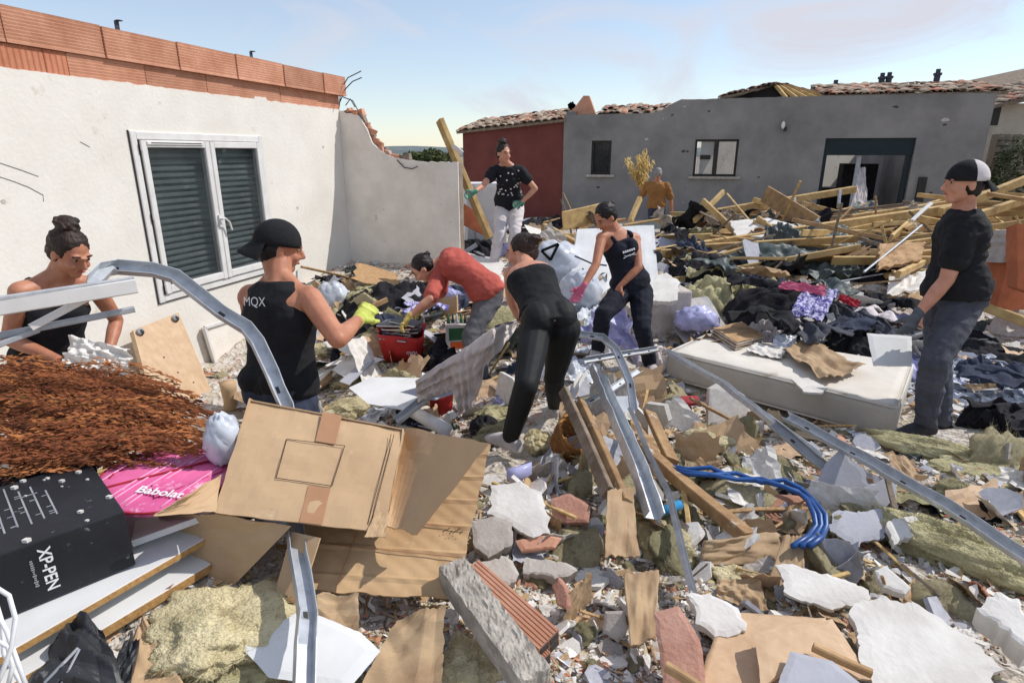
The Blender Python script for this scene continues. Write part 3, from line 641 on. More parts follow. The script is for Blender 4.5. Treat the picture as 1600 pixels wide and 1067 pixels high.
# ------------------------------------------------------------------ people
def solve(par, px, py, Ln, sgn):
    d = ray(px, py).normalized(); w = CAM-par; b = d.dot(w); c = w.dot(w)-Ln*Ln; D = b*b-c
    if D <= 0:
        p = CAM-d*b; return par+(p-par).normalized()*Ln
    s = -b+sgn*math.sqrt(D); return CAM+d*s
PEND = []
def later(name, mb, m, par, vox, sm=6, wr=0, wf=14, seed=0, smf=.5):
    me = mesh(name, mb, m, True, ORG[par]); o = bpy.data.objects.new(name, me); COL.objects.link(o); o.parent = par; ORG[o] = ORG[par]
    r = o.modifiers.new('r', 'REMESH'); r.mode = 'VOXEL'; r.voxel_size = vox; r.use_smooth_shade = True
    if sm: s = o.modifiers.new('s', 'SMOOTH'); s.iterations = sm; s.factor = smf
    PEND.append((o, wr, wf, seed)); return o
def flush():
    dg = bpy.context.evaluated_depsgraph_get(); res = []
    for o, wr, wf, seed in PEND: res.append(bpy.data.meshes.new_from_object(o.evaluated_get(dg)))
    for (o, wr, wf, seed), me in zip(PEND, res):
        o.modifiers.clear(); old = o.data; nm = old.name; o.data = me; bpy.data.meshes.remove(old); me.name = nm
        if wr:
            k = len(me.vertices); co = np.empty(k*3); me.vertices.foreach_get('co', co); co = co.reshape(-1, 3); nr = np.empty(k*3); me.vertices.foreach_get('normal', nr); nr = nr.reshape(-1, 3)
            dv = np.array([(1-2*abs(noise.noise(V((x*wf*.7+seed, y*wf*.7, z*wf*1.5)))))*.75+.45*noise.noise(V((x*wf*2.2, y*wf*2.2+seed, z*wf*3))) for x, y, z in co])
            co += nr*(dv[:, None]*wr); me.vertices.foreach_set('co', co.ravel()); me.update()
    PEND.clear()
def frame_of(f, up):
    f = V(f).normalized(); s = f.cross(V(up)).normalized(); u = s.cross(f).normalized(); return f, u, s     # s = right of the facing direction
def hand(mb, w, d, pn, infl=0, curl=.5, k=1.0, spread=.12, thumb=1):
    d = V(d).normalized(); pn = (V(pn)-d*V(pn).dot(d)).normalized(); s = d.cross(pn)*thumb
    mb.loft([(w-d*.01*k, s*(.026*k+infl), pn*(.018*k+infl)), (w+d*.03*k, s*(.036*k+infl), pn*(.015*k+infl)), (w+d*.085*k, s*(.04*k+infl), pn*(.012*k+infl))], 12)
    for i, (ln, o) in enumerate(((.072, .03), (.082, .01), (.076, -.011), (.06, -.031))):
        b = w+d*.082*k+s*o*k; c1 = curl*.55; dd = (d*math.cos(c1)+pn*math.sin(c1)+s*(o*spread*12*.1)).normalized(); m_ = b+dd*ln*.5*k
        c2 = curl*1.35; d2 = (d*math.cos(c2)+pn*math.sin(c2)).normalized(); e = m_+d2*ln*.5*k
        mb.cone(b, .0095*k+infl, m_, .0085*k+infl, 8); mb.cone(m_, .0085*k+infl, e, .007*k+infl, 8)
    b = w+d*.025*k+s*.03*k; dt = (d*.7+s*.62+pn*.35).normalized(); m_ = b+dt*.045*k; mb.cone(b, .013*k+infl, m_, .010*k+infl, 8); mb.cone(m_, .010*k+infl, m_+(dt*.7+d*.5+pn*.3).normalized()*.035*k, .008*k+infl, 8)
def person(label, J, sex='f', vox=.007, skin='skin', top=None, pants=None, hairm='hair', bun=None, cap=None, gloves={}, shoes='shoe', k=1.0, seed=0, curl=(.5, .5), sleeve=0, hand_n=None, bustv=1):
    base = V(((J['an'][0].x+J['an'][1].x)/2, (J['an'][0].y+J['an'][1].y)/2, min(J['an'][0].z, J['an'][1].z)-.08))
    root = thing('person', base, label, 'person'); S = .003
    pel, nk, hd = J['pel'], J['neck'], J['head']; sh, el, wr_, hp, kn, an = J['sh'], J['el'], J['wr'], J['hp'], J['kn'], J['an']
    front = V(J['front']).normalized(); ax = (nk-pel).normalized(); mid = J.get('mid', pel.lerp(nk, .5))
    latS = (sh[1]-sh[0]).normalized(); latH = (hp[1]-hp[0]).normalized()
    m = sex == 'm'
    secs = [(-.22, .115, .10), (-.08, .165, .115), (.04, .168 if not m else .165, .118), (.2, .138 if not m else .152, .10), (.36, .128 if not m else .15, .095), (.52, .136 if not m else .163, .104), (.68, .148 if not m else .178, .115), (.82, .155 if not m else .185, .105), (.92, .135 if not m else .165, .082), (1.0, .075, .062)]
    if 'w' in J: secs = [(a, b*J['w'], c*J['w']) for a, b, c in secs]
    def sec(f, w, d, inf=0):
        if f < 0: c = pel+(pel-mid).normalized()*(-f)*(nk-pel).length
        else: c = pel*(1-f)*(1-f)+(mid*2-(pel+nk)*.5)*2*f*(1-f)+nk*f*f
        t = ((mid*2-(pel+nk)*.5)-pel)*(1-f)+(nk-(mid*2-(pel+nk)*.5))*f; t.normalize()
        lat = latH.lerp(latS, max(0, min(1, f))).normalized(); lat = (lat-t*lat.dot(t)).normalized(); dp = t.cross(lat).normalized()
        if dp.dot(front) < 0: dp = -dp
        return c, lat*(w*k+inf), dp*(d*k+inf), lat, dp, t
    b = MB()
    b.loft([sec(*q)[:3] for q in secs])
    if not m and bustv:
        c, _, _, lat, dp, t = sec(.66, .1, .1)
        for q in (-1, 1): b.ell(c+lat*q*.065*k+dp*.085*k, lat*.055*k, dp*.05*k, t*.06*k)
    c, _, _, lat, dp, t = sec(-.06, .1, .1)
    for q in (-1, 1): b.ell(c+lat*q*.07*k-dp*.045*k, lat*.088*k, dp*.08*k, t*.10*k)
    b.cone(nk-ax*.03, .056*k if not m else .064*k, nk.lerp(hd, .55), .048*k if not m else .056*k)
    for i in (0, 1): b.cone(nk-ax*.02*k, .05*k, sh[i], .052*k)
    aw = (1.0 if m else .86)*k
    for i in (0, 1): b.cone(nk.lerp(hd, .3), .04*k, nk.lerp(sh[i], .62), .042*k)
    for i in (0, 1):
        b.ball(sh[i]-ax*.01, .062*aw); mdl = sh[i].lerp(el[i], .42); b.cone(sh[i], .056*aw, mdl, .052*aw); b.cone(mdl, .052*aw, el[i], .042*aw)
        q = el[i].lerp(wr_[i], .3); b.cone(el[i], .041*aw, q, .043*aw); b.cone(q, .043*aw, wr_[i], .027*aw)
        d = J['hd'][i] if 'hd' in J else (wr_[i]-el[i]); pn = hand_n[i] if hand_n else front
        hand(b, wr_[i], d, pn, 0, curl[i], k*(.95 if m else .88), thumb=1 if i == 0 else -1)
        b.cone(hp[i], .088*k, hp[i].lerp(kn[i], .5), .076*k); b.cone(hp[i].lerp(kn[i], .5), .076*k, kn[i], .056*k)
        q = kn[i].lerp(an[i], .3); b.cone(kn[i], .054*k, q, .056*k); b.cone(q, .056*k, an[i], .036*k)
    f, u, s = frame_of(J['face'], J.get('fup', (0, 0, 1))); h = hd; hk = k*J.get('hk', 1)
    def hp_(a, bb, c): return h+(f*a+s*bb+u*c)*hk
    def he(mbq, a, bb, c, rf, rs_, ru, inf=0): mbq.ell(hp_(a, bb, c), s*(rs_*hk+inf), f*(rf*hk+inf), u*(ru*hk+inf), 18, 12)
    he(b, -.012, 0, .028, .094, .074, .088); he(b, .022, 0, -.03, .068, .058, .075); he(b, .052, 0, -.088, .03, .03, .024); he(b, .045, 0, .012, .045, .058, .045)
    b.cone(hp_(.092, 0, .012), .008*hk, hp_(.112, 0, -.026), .012*hk, 8); he(b, .098, 0, -.032, .014, .016, .008)
    for q in (-1, 1):
        he(b, -.008, q*.076, -.008, .02, .009, .032); he(b, .058, q*.036, -.03, .03, .022, .024); he(b, .08, q*.03, .026, .012, .022, .009)
    he(b, .08, 0, -.058, .014, .024, .008)
    b.cone(hp_(-.03, 0, -.05), .05*hk, nk, .052*k)
    later('body', b, skin, root, vox, 3, smf=.45)
    # face
    for q in (-1, 1):
        e = MB(); he(e, .077, q*.031, .008, .010, .013, .0065); eo = obj('eye', e, 'eyewhite', root, True); e = MB(); he(e, .085, q*.031, .008, .005, .0065, .0062); obj('iris', e, 'eye', eo, True)
        e = MB(); e.tube([hp_(.088, q*.014, .026), hp_(.09, q*.032, .031), hp_(.078, q*.05, .025)], .0042*hk, 6); obj('eyebrow', e, hairm, root, True)
    e = MB(); he(e, .09, 0, -.057, .008, .022, .0065); obj('lips', e, 'lips', root, True)
    # hair
    if hairm:
        hb = MB()
        if cap: he(hb, -.03, 0, .0, .074, .079, .075); he(hb, -.05, 0, -.03, .045, .06, .05)
        else: he(hb, -.026, 0, .04, .096, .083, .088); he(hb, -.05, 0, .0, .066, .078, .075); he(hb, -.03, 0, .02, .08, .083, .05)
        if bun:
            a_, c_, r_ = bun; he(hb, a_, 0, c_, r_, r_, r_*.85); hb.cone(hp_(a_*.6, 0, c_*.7), r_*.6, hp_(a_, 0, c_), r_*.6)
            for w in range(7): q = w*.9; hb.tube([hp_(a_+math.cos(q)*r_*.9, math.sin(q)*r_*.9, c_), hp_(a_+math.cos(q+.8)*r_*1.25, math.sin(q+.8)*r_*1.2, c_+.02*math.sin(w*2)), hp_(a_+math.cos(q+1.5)*r_, math.sin(q+1.5)*r_, c_+.02)], .008*hk, 5)
        ho = later('hair', hb, hairm, root, .006, 2, .006, 26, seed)
    if cap:
        cb = MB(); nu, nv = 28, 8; vs = []
        for i in range(nv+1):
            th = math.pi/2*i/nv*1.06
            for j in range(nu):
                ph = 6.2832*j/nu; vs.append(hp_(-.014+.110*math.sin(th)*math.cos(ph), .092*math.sin(th)*math.sin(ph), .028+.108*math.cos(th)))
        ins = [h+(V(p)-h)*.93 for p in vs]; nfs = [(i*nu+j, i*nu+(j+1) % nu, (i+1)*nu+(j+1) % nu, (i+1)*nu+j) for i in range(nv) for j in range(nu)]
        K = len(vs); f2 = [tuple(K+x for x in reversed(q)) for q in nfs]; rim = [(nv*nu+j, nv*nu+(j+1) % nu, K+nv*nu+(j+1) % nu, K+nv*nu+j) for j in range(nu)]
        cb.add(vs+ins, nfs+f2+rim); co = obj('cap', cb, cap[0], root, True)
        if cap[1]:
            co.data.materials.append(MATS[cap[1]])
            for pl in co.data.polygons:
                lc = V(pl.center)+ORG[root]-h
                if lc.dot(f) < -.02*hk: pl.material_index = 1
        br = MB(); vs = []; 
        for i in range(5):
            r_ = i/4
            for j in range(11):
                ph = math.pi+(-1+2*j/10)*.95; vs.append(hp_(-.014+(.106+.062*r_*math.cos((ph-math.pi)*.9))*math.cos(ph), (.094+.02*r_)*math.sin(ph), .022-.045*r_*J.get('brim', 1)-.02*r_*abs(ph-math.pi)))
        K = len(vs); vs += [p-u*.004 for p in vs]; fs = [(i*11+j, i*11+j+1, (i+1)*11+j+1, (i+1)*11+j) for i in range(4) for j in range(10)]; fs += [tuple(K+x for x in reversed(q)) for q in fs]
        fs += [(44+j, 44+j+1, K+45+j, K+44+j) for j in range(10)]+[(i*11, i*11+11, K+i*11+11, K+i*11) for i in range(4)]+[(i*11+10, K+i*11+10, K+i*11+21, i*11+21) for i in range(4)]
        br.add(vs, fs); obj('brim', br, cap[0], co, True)
    # clothes
    ns = [sec(q[0], q[1], q[2]) for q in secs]
    if top:
        kind, tm = top[:2]; t_ = MB(); inf = {'tee': .017, 'blouse': .016, 'tank': .011, 'tube': .009, 'vest': .016}[kind]; lo = top[2] if len(top) > 2 else -.08
        fr = [lo]+[q[0] for q in secs if q[0] > lo+.03]
        def at(fv):
            w = float(np.interp(fv, [q[0] for q in secs], [q[1] for q in secs])); d = float(np.interp(fv, [q[0] for q in secs], [q[2] for q in secs])); return w, d
        rows = []
        for fv in fr:
            w, d = at(fv); ex = inf+(.014 if kind in ('tee', 'blouse') and fv < .22 else .005 if kind == 'vest' and fv < .22 else 0); lift = 0
            if kind == 'tube' and fv > .78: continue
            if kind in ('tank', 'vest') and fv > .75: w = min(w, .105 if kind == 'tank' else .138)
            if fv >= 1.0:
                if kind in ('tank', 'tube'): continue
                w, d, ex = (.075, .066, .006) if kind != 'vest' else (.092, .07, .01)
            if kind == 'tank' and fv > .9: continue
            rows.append(sec(fv, w, d, ex)[:3])
        if kind == 'tube': w, d = at(.77); rows.append(sec(.775, w, d, inf)[:3])
        t_.loft(rows, 24)
        if not m and bustv:
            c, _, _, lat, dp, t = sec(.66, .1, .1)
            for q in (-1, 1): t_.ell(c+lat*q*.06*k+dp*.088*k, lat*(.06*k+.008), dp*(.05*k+.010), t*(.062*k+.008))
        c, _, _, lat, dp, t = sec(-.06, .1, .1)
        if lo < 0:
            for q in (-1, 1): t_.ell(c+lat*q*.07*k-dp*.055*k+t*.05, lat*(.088*k+.014), dp*(.082*k+.02), t*.09*k)
        if kind == 'tank':
            for q in (-1, 1):
                pts = []
                for a in np.linspace(0, math.pi, 9):
                    fz = .83+.12*math.sin(a); c2, _, _, lat, dp, t = sec(fz, .1, .1); pts.append(c2+lat*q*(.088 if m else .084)*k+dp*math.cos(a)*(.098*k+.006)-t*.004)
                t_.tube(pts, .017, 8)
        if kind in ('tee', 'blouse'):
            for i in (0, 1):
                e = sh[i].lerp(el[i], sleeve); t_.cone(nk-ax*.02*k, .058*k, sh[i], .066*k); t_.cone(sh[i], .066*aw+.012, e, .056*aw+.018)
        to = later('top', t_, tm, root, vox, 4, .013 if kind in ('tee', 'blouse') else .007, 10, seed+3)
    if pants:
        pm, fit = pants[:2]; p_ = MB(); inf = {'tight': .011, 'loose': .017, 'mid': .014}[fit]; hi_ = pants[2] if len(pants) > 2 else .14
        p_.loft([sec(q, (.94 if q > .0 else 1)*float(np.interp(q, [z_[0] for z_ in secs], [z_[1] for z_ in secs])), float(np.interp(q, [z_[0] for z_ in secs], [z_[2] for z_ in secs])), inf*.8)[:3] for q in (-.22, -.08, .04, hi_)])
        c, _, _, lat, dp, t = sec(-.06, .1, .1)
        for q in (-1, 1): p_.ell(c+lat*q*.07*k-dp*.045*k, lat*(.088*k+inf*.8), dp*(.08*k+inf*.8), t*(.10*k+inf*.8))
        for i in (0, 1):
            e = kn[i].lerp(an[i], .94); q = kn[i].lerp(an[i], .3)
            p_.cone(hp[i], .088*k+inf, hp[i].lerp(kn[i], .5), .076*k+inf); p_.cone(hp[i].lerp(kn[i], .5), .076*k+inf, kn[i], .056*k+inf); p_.cone(kn[i], .056*k+inf, q, .056*k+inf); p_.cone(q, .056*k+inf, e, .038*k+inf*1.3)
        later('trousers', p_, pm, root, vox, 4, {'tight': .0015, 'loose': .011, 'mid': .011}[fit], 9, seed+5)
    for i, gm in gloves.items():
        g_ = MB(); d = J['hd'][i] if 'hd' in J else (wr_[i]-el[i]); pn = hand_n[i] if hand_n else front
        hand(g_, wr_[i], d, pn, .004, curl[i], k*(.95 if m else .88), thumb=1 if i == 0 else -1); g_.cone(wr_[i]-d.normalized()*.03, .032*aw, wr_[i]+d.normalized()*.02, .03*aw)
        later('glove', g_, gm, root, .0055, 2)
    if shoes:
        for i in (0, 1):
            d = V(J['toe'][i]); d.z = 0; d.normalize(); sd = d.cross(Z); a_ = an[i]-Z*.075*k; s_ = MB()
            s_.loft([(a_-d*.078*k+Z*.034, sd*.024*k, Z*.032), (a_-d*.06*k+Z*.04, sd*.034*k, Z*.04), (a_-d*.0*k+Z*.044, sd*.038*k, Z*.044), (a_+d*.05*k+Z*.046, sd*.044*k, Z*.046), (a_+d*.10*k+Z*.038, sd*.047*k, Z*.038), (a_+d*.15*k+Z*.027, sd*.044*k, Z*.025), (a_+d*.185*k+Z*.02, sd*.03*k, Z*.019)], 16, 3.0); s_.cone(a_+Z*.045-d*.02, .036*k, an[i]-d*.012-Z*.02, .038*k)
            later('shoe', s_, shoes, root, .006, 2)
    return root, dict(sec=sec, hp=hp_, f=f, u=u, s=s)
def joints(pel, neck, head, face, front, shA, shB, elA, elB, wrA, wrB, hpw, kA, kB, aA, aB, k=1.0, sexw=.165, **kw):
    """pel = (px,py,t); others (px,py,sign): the depth comes from the bone length"""
    p = P(*pel); J = dict(pel=p); J['neck'] = solve(p, neck[0], neck[1], .47*k, neck[2]); J['head'] = solve(J['neck'], head[0], head[1], .172*k, head[2])
    J['face'] = V(face); J['front'] = V(front); J['sh'] = []; J['el'] = []; J['wr'] = []; J['kn'] = []; J['an'] = []
    n2 = J['neck']-(J['neck']-p).normalized()*.045*k
    J['sh'] = [solve(n2, q[0], q[1], sexw*k, q[2]) for q in (shA, shB)]
    J['el'] = [solve(s_, q[0], q[1], .285*k, q[2]) for s_, q in zip(J['sh'], (elA, elB))]
    J['wr'] = [solve(s_, q[0], q[1], .25*k, q[2]) for s_, q in zip(J['el'], (wrA, wrB))]
    lat = (J['sh'][1]-J['sh'][0]); lat.z = 0; lat = V(kw.get('hiplat', lat)); lat.normalize(); c = p-(J['neck']-p).normalized()*.05*k
    if 'hipc' in kw: c = V(kw['hipc'])
    J['hp'] = [c-lat*.088*k*hpw-Z*.03*k, c+lat*.088*k*hpw-Z*.03*k]
    J['kn'] = [solve(s_, q[0], q[1], .42*k, q[2]) for s_, q in zip(J['hp'], (kA, kB))]
    J['an'] = [solve(s_, q[0], q[1], .40*k, q[2]) for s_, q in zip(J['kn'], (aA, aB))]
    for a in ('toe', 'fup', 'mid', 'hd', 'hk', 'w', 'brim'):
        if a in kw: J[a] = kw[a]
    if DEBUG:
        def pj(v): d = v-CAM; z_ = d.y*CP-d.z*SP; return (800+FPX*d.x/z_, 533.5-FPX*(d.y*SP+d.z*CP)/z_)
        for nm_, q_, v_ in (('neck', neck, J['neck']), ('head', head, J['head']), ('shA', shA, J['sh'][0]), ('shB', shB, J['sh'][1]), ('elA', elA, J['el'][0]), ('elB', elB, J['el'][1]), ('wrA', wrA, J['wr'][0]), ('wrB', wrB, J['wr'][1]), ('kA', kA, J['kn'][0]), ('kB', kB, J['kn'][1]), ('aA', aA, J['an'][0]), ('aB', aB, J['an'][1])):
            a_ = pj(v_); e_ = (a_[0]-q_[0], a_[1]-q_[1])
            if abs(e_[0])+abs(e_[1]) > 4: print('   err', nm_, [round(x) for x in e_])
    print('J', [round(J['an'][i].z-.08-H0(J['an'][i].x, J['an'][i].y), 2) for i in (0, 1)], 'pel', [round(x, 2) for x in p], 'an', [[round(x, 2) for x in q] for q in J['an']])
    return J
def text(name, body, m, par, o, ux, uy, h, th=.001, bold=False, sp=1.0):
    cu = bpy.data.curves.new('t', 'FONT'); cu.body = body; cu.size = 1; cu.extrude = 0; cu.space_character = sp
    if bold: cu.offset = .02
    t = bpy.data.objects.new('t', cu); COL.objects.link(t); dg = bpy.context.evaluated_depsgraph_get(); me = bpy.data.meshes.new_from_object(t.evaluated_get(dg)); bpy.data.objects.remove(t)
    ux, uy = V(ux).normalized(), V(uy).normalized(); xs = [v.co.x for v in me.vertices]; x0 = (min(xs)+max(xs))/2; n = ux.cross(uy)
    mb = MB(); mb.v = [tuple(V(o)+ux*(v.co.x-x0)*h+uy*(v.co.y-.35)*h) for v in me.vertices]; mb.f = [tuple(p.vertices) for p in me.polygons]
    bpy.data.meshes.remove(me); return obj(name, mb, m, par)
R_, L_ = V((1, 0, 0)), V((-1, 0, 0))
def dn(v): return V(v).normalized()
# man at the right, in profile
J = joints((1492, 452, 3.92), (1507, 326, 0.0-1), (1506, 287, -1), (-1, .12, -.02), (-1, .15, 0), (1500, 352, 1), (1506, 362, -1), (1470, 440, 1), (1478, 440, -1), (1440, 505, -1), (1429, 497, -1), .8,
           (1466, 568, 1), (1460, 565, -1), (1470, 662, 1), (1446, 662, 1), k=1.07, sexw=.17, hiplat=(.12, -1, 0), toe=[(-1, .1, 0), (-1, -.2, 0)], hd=[V((-.2, 0, -1)), V((-.35, .1, -1))])
man_r, _ = person('man in a black tee and grey trousers standing beside the mattress in profile', J, 'm', .007, 'skin', ('tee', 'cloth_black', -.1), ('cloth_greyblue', 'loose', .1), 'hair_dark', None, ('cloth_black', 'cloth_white'), {1: 'glove_grey'}, 'shoe_dark', 1.07, 1, (.6, .6), .58, hand_n=[V((1, 0, 0)), V((0, 1, 0))])
# woman with a bun, leaning over the heap
J = joints((78, 560, 3.15), (86, 436, -1), (110, 396, -1), (.88, -.34, -.45), (.55, -.75, 0), (32, 456, -1), (148, 446, 1), (14, 530, 1), (182, 500, 1), (88, 560, -1), (168, 556, -1), .9,
           (60, 700, 1), (120, 700, 1), (60, 830, 1), (120, 830, 1), k=.97, sexw=.165, hiplat=(1, .5, 0), toe=[(.7, -.5, 0)]*2, fup=(.4, -.1, 1), hd=[V((.9, -.3, -.25)), V((-.15, -.3, -1))])
bun_w, _ = person('woman with a topknot in a black vest leaning over the dried branches by the window', J, 'f', .0065, 'skin_tan', ('tank', 'cloth_black'), ('denim', 'mid'), 'hair', (-.055, .135, .048), None, {}, None, .97, 2, (.25, .5), hand_n=[V((0, 0, -1)), V((-.5, -.8, 0))])
# man with a cap from behind
J = joints((440, 598, 2.95), (436, 438, -1), (437, 388, 1), (.86, .45, -.22), (.45, .9, 0), (392, 462, 1), (484, 466, -1), (402, 545, 1), (528, 530, -1), (450, 555, 1), (560, 500, 1), .95,
           (425, 760, 1), (475, 760, 1), (425, 900, 1), (475, 900, 1), k=1.04, sexw=.18, hiplat=(.85, -.45, 0), toe=[(.5, .8, 0)]*2, brim=1.3, hd=[V((.6, .5, .2)), V((.35, .8, .35))])
capm, fr = person('man in a backwards cap and black sleeveless top seen from behind near the window', J, 'm', .007, 'skin_tan', ('vest', 'cloth_black', -.12), ('denim', 'mid', .06), 'hair_dark', None, ('cloth_black', None), {1: 'glove_lime'}, None, 1.04, 3, (.5, .7), hand_n=[V((0, 0, -1)), V((-.6, 0, -1))])
c, _, _, lat, dp, t = fr['sec'](.78, .1, .1)
text('lettering', 'MQX', 'white_ink', capm, c-dp*.152-lat*.0+t*.02, lat, t, .06)
# person in the red shirt bending over
J = joints((758, 452, 5.5), (686, 407, -1), (660, 420, -1), (-.75, -.15, -.75), (-.35, -.25, -1), (690, 425, 1), (684, 437, -1), (688, 462, 1), (672, 466, -1), (650, 492, 1), (637, 497, -1), .85,
           (742, 520, -1), (735, 525, -1), (755, 590, 1), (742, 598, 1), k=1.0, sexw=.165, hiplat=(.3, -1, 0), toe=[(-1, 0, 0)]*2, fup=(-.75, 0, .65), w=1.1, mid=None, hd=[V((-.7, -.2, -.6)), V((-.6, -.2, -.7))])
del J['mid']; J['mid'] = J['pel'].lerp(J['neck'], .5)+Z*.06
red_p, _ = person('person in a coral red tee bending down over the books beside the wall', J, 'f', .008, 'skin', ('tee', 'cloth_coral', -.16), ('cloth_grey', 'loose'), 'hair_dark', (-.10, .06, .035), None, {0: 'glove_yellow', 1: 'glove_yellow'}, 'shoe_dark', 1.0, 4, (.8, .8), .8, bustv=0)
# woman in black leggings, bent forward, from behind
J = joints((856, 497, 3.62), (822, 418, 1), (815, 394, 1), (-.9, .35, -.15), (-.35, .8, -.5), (798, 428, 1), (846, 424, 1), (798, 466, 1), (862, 468, 1), (812, 500, 1), (840, 505, 1), 1.0,
           (822, 602, -1), (866, 588, 1), (797, 684, 1), (867, 634, 1), k=1.0, sexw=.16, hiplat=(1, .15, 0), toe=[(-.55, .5, 0), (.1, 1, 0)], w=1.0, hd=[V((.5, .7, -.5)), V((-.3, .7, -.5))])
leg_w, _ = person('woman in a black strapless top and leggings bent forward with her back turned', J, 'f', .0065, 'skin', ('tube', 'cloth_black', .1), ('leggings', 'tight', .24), 'hair', (-.10, .075, .04), None, {}, 'shoe', 1.0, 5, (1.1, .8), bustv=0)
LEGJ = J
# woman in the dark printed vest reaching down
J = joints((985, 442, 5.3), (962, 361, -1), (946, 340, -1), (-.72, -.45, -.55), (-.45, -.85, -.1), (940, 372, -1), (992, 373, 1), (931, 414, -1), (998, 418, -1), (910, 450, -1), (967, 449, -1), 1.0,
           (942, 492, -1), (1003, 512, -1), (934, 546, 1), (1016, 568, 1), k=.99, sexw=.165, hiplat=(1, .1, 0), toe=[(-.4, -.9, 0), (.1, -1, 0)], fup=(-.4, -.2, 1), hd=[V((-.6, -.2, -.9)), V((-.3, -.4, -1))])
tank_w, fr = person('woman in a navy vest with white lettering reaching down with a pink glove', J, 'f', .008, 'skin_tan', ('tank', 'cloth_navy'), ('cloth_navy', 'mid'), 'hair_dark', (-.09, .06, .038), None, {0: 'glove_pink'}, 'shoe', .99, 6, (.3, .35))
c, _, _, lat, dp, t = fr['sec'](.60, .1, .1)
lt = MB()
for k_, (x_, w_, hh) in enumerate(((-.05, .014, .02), (-.03, .014, .02), (-.01, .014, .02), (.01, .014, .02), (.03, .014, .02), (.05, .014, .02))): lt.box(c+dp*.152+lat*x_+t*.0, lat*.007, dp*.002, t*.009)
lt.sweep([c+dp*.140-lat*.06-t*.05, c+dp*.14+t*-.035, c+dp*.14+lat*.06-t*.05], rectp(.004, .006)); lt.sweep([c+dp*.14-lat*.05-t*.03, c+dp*.14-t*.045, c+dp*.14+lat*.055-t*.03], rectp(.004, .005))
obj('chest_print', lt, 'white_ink', tank_w)
# woman in white trousers by the beam
J = joints((796, 313, 7.85), (792, 259, -1), (787, 240, -1), (.55, -.8, -.05), (.1, -1, 0), (771, 268, -1), (820, 269, 1), (755, 290, -1), (838, 297, 1), (740, 301, -1), (812, 319, -1), 1.0,
           (780, 364, -1), (804, 364, -1), (772, 412, 1), (802, 410, 1), k=1.0, sexw=.17, hiplat=(1, 0, 0), toe=[(-.3, -1, 0), (.3, -1, 0)], hd=[V((-.8, -.2, -.4)), V((-.9, -.4, -.2))])
wht_w, _ = person('woman in a floral blouse and white trousers with one hand on the leaning beam', J, 'f', .010, 'skin', ('blouse', 'cloth_floral', -.2), ('cloth_white', 'loose', .08), 'hair', (-.03, .135, .05), None, {0: 'glove_green', 1: 'glove_green'}, 'shoe', 1.0, 7, (.8, .6), .45)
_c = MB(); _r = random.Random(5)
for _k in range(60):
    _f = _r.uniform(0, .92); _a = _r.uniform(-1.3, 1.3); c, la, da, lat, dp, t = _['sec'](_f, .15, .11); p = c+lat*math.sin(_a)*.172+dp*(math.cos(_a)*.135+(.045 if .5 < _f < .8 and abs(_a) < .7 else 0)); _c.ell(p, lat*.012, t*.012, dp*.006, 6, 4)
obj('flower_print', _c, 'cloth_white', wht_w)
# far man by the grey house
J = joints((1026, 322, 12.6), (1026, 284, -1), (1028, 272, -1), (.3, .9, -.35), (.1, 1, -.2), (1012, 289, 1), (1041, 290, 1), (1004, 304, 1), (1048, 310, 1), (1002, 296, 1), (1050, 328, 1), .9,
           (1020, 358, 1), (1032, 358, 1), (1020, 386, 1), (1032, 386, 1), k=1.0, sexw=.19, hiplat=(1, 0, 0), toe=[(0, 1, 0)]*2)
far_m, _ = person('man in an ochre shirt with his back turned in front of the grey house', J, 'm', .014, 'skin_tan', ('tee', 'cloth_tan', -.08), ('denim', 'mid'), 'hair_grey', None, None, {}, 'shoe_dark', 1.0, 8, (.6, .6), .9)
FARW = J['wr'][0]
flush()
# ------------------------------------------------------------------ props
def pt(q):                                                 # (px,py,v): v>=1.2 is a depth, below that a height over the rubble
    return P(*q) if q[2] >= 1.2 else G(q[0], q[1], q[2])
def crease(u, v, s):                                       # sharp folds like crumpled paper
    r = 0
    for k in range(6):
        a = s*2.4+k*1.13+.6*math.sin(s+k*2.7); f = 1+.45*k; x = (u*math.cos(a)+v*math.sin(a)+.25*noise.noise(V((u*1.3, v*1.3, s+k))))*f+s*.37*k; r += (abs((x % 1)*2-1)-.5)/(1+.35*k)
    return r*.55
def folds(u, v, fr, s):                                   # soft cloth folds running one way, bending and dying out
    a = s*1.9; w = u*math.cos(a)+v*math.sin(a); w2 = -u*math.sin(a)+v*math.cos(a)
    w += .45*noise.noise(V((u*1.3, v*1.3, s)))+.16*noise.noise(V((u*3.1, v*3.1, s+2))); m = .55+.6*noise.noise(V((w2*1.6+s, w*.8, s)))
    x = math.sin(6.28*w*fr*.55); y = math.sin(6.28*(w*.8+.5*w2+.2*noise.noise(V((u*2, v*2, s+7))))*fr*.4)
    return .75*m*(abs(x)**.6*(1 if x > 0 else -1))+.45*y*(1-m*.5)+.25*noise.noise(V((u*9, v*9, s)))
def ridged(u, v, s): return (1-2*abs(noise.noise(V((u, v, s)))))*.6+.4*(1-2*abs(noise.noise(V((u*2.3, v*2.3, s+5)))))
def one(name, mb, m, label, cat, group=None, smooth=False): return obj(name, mb, m, None, smooth, label, cat, group)
def bev(o, w=.01, seg=2):
    b = o.modifiers.new('bevel', 'BEVEL'); b.width = w; b.segments = seg; b.limit_method = 'ANGLE'; return o
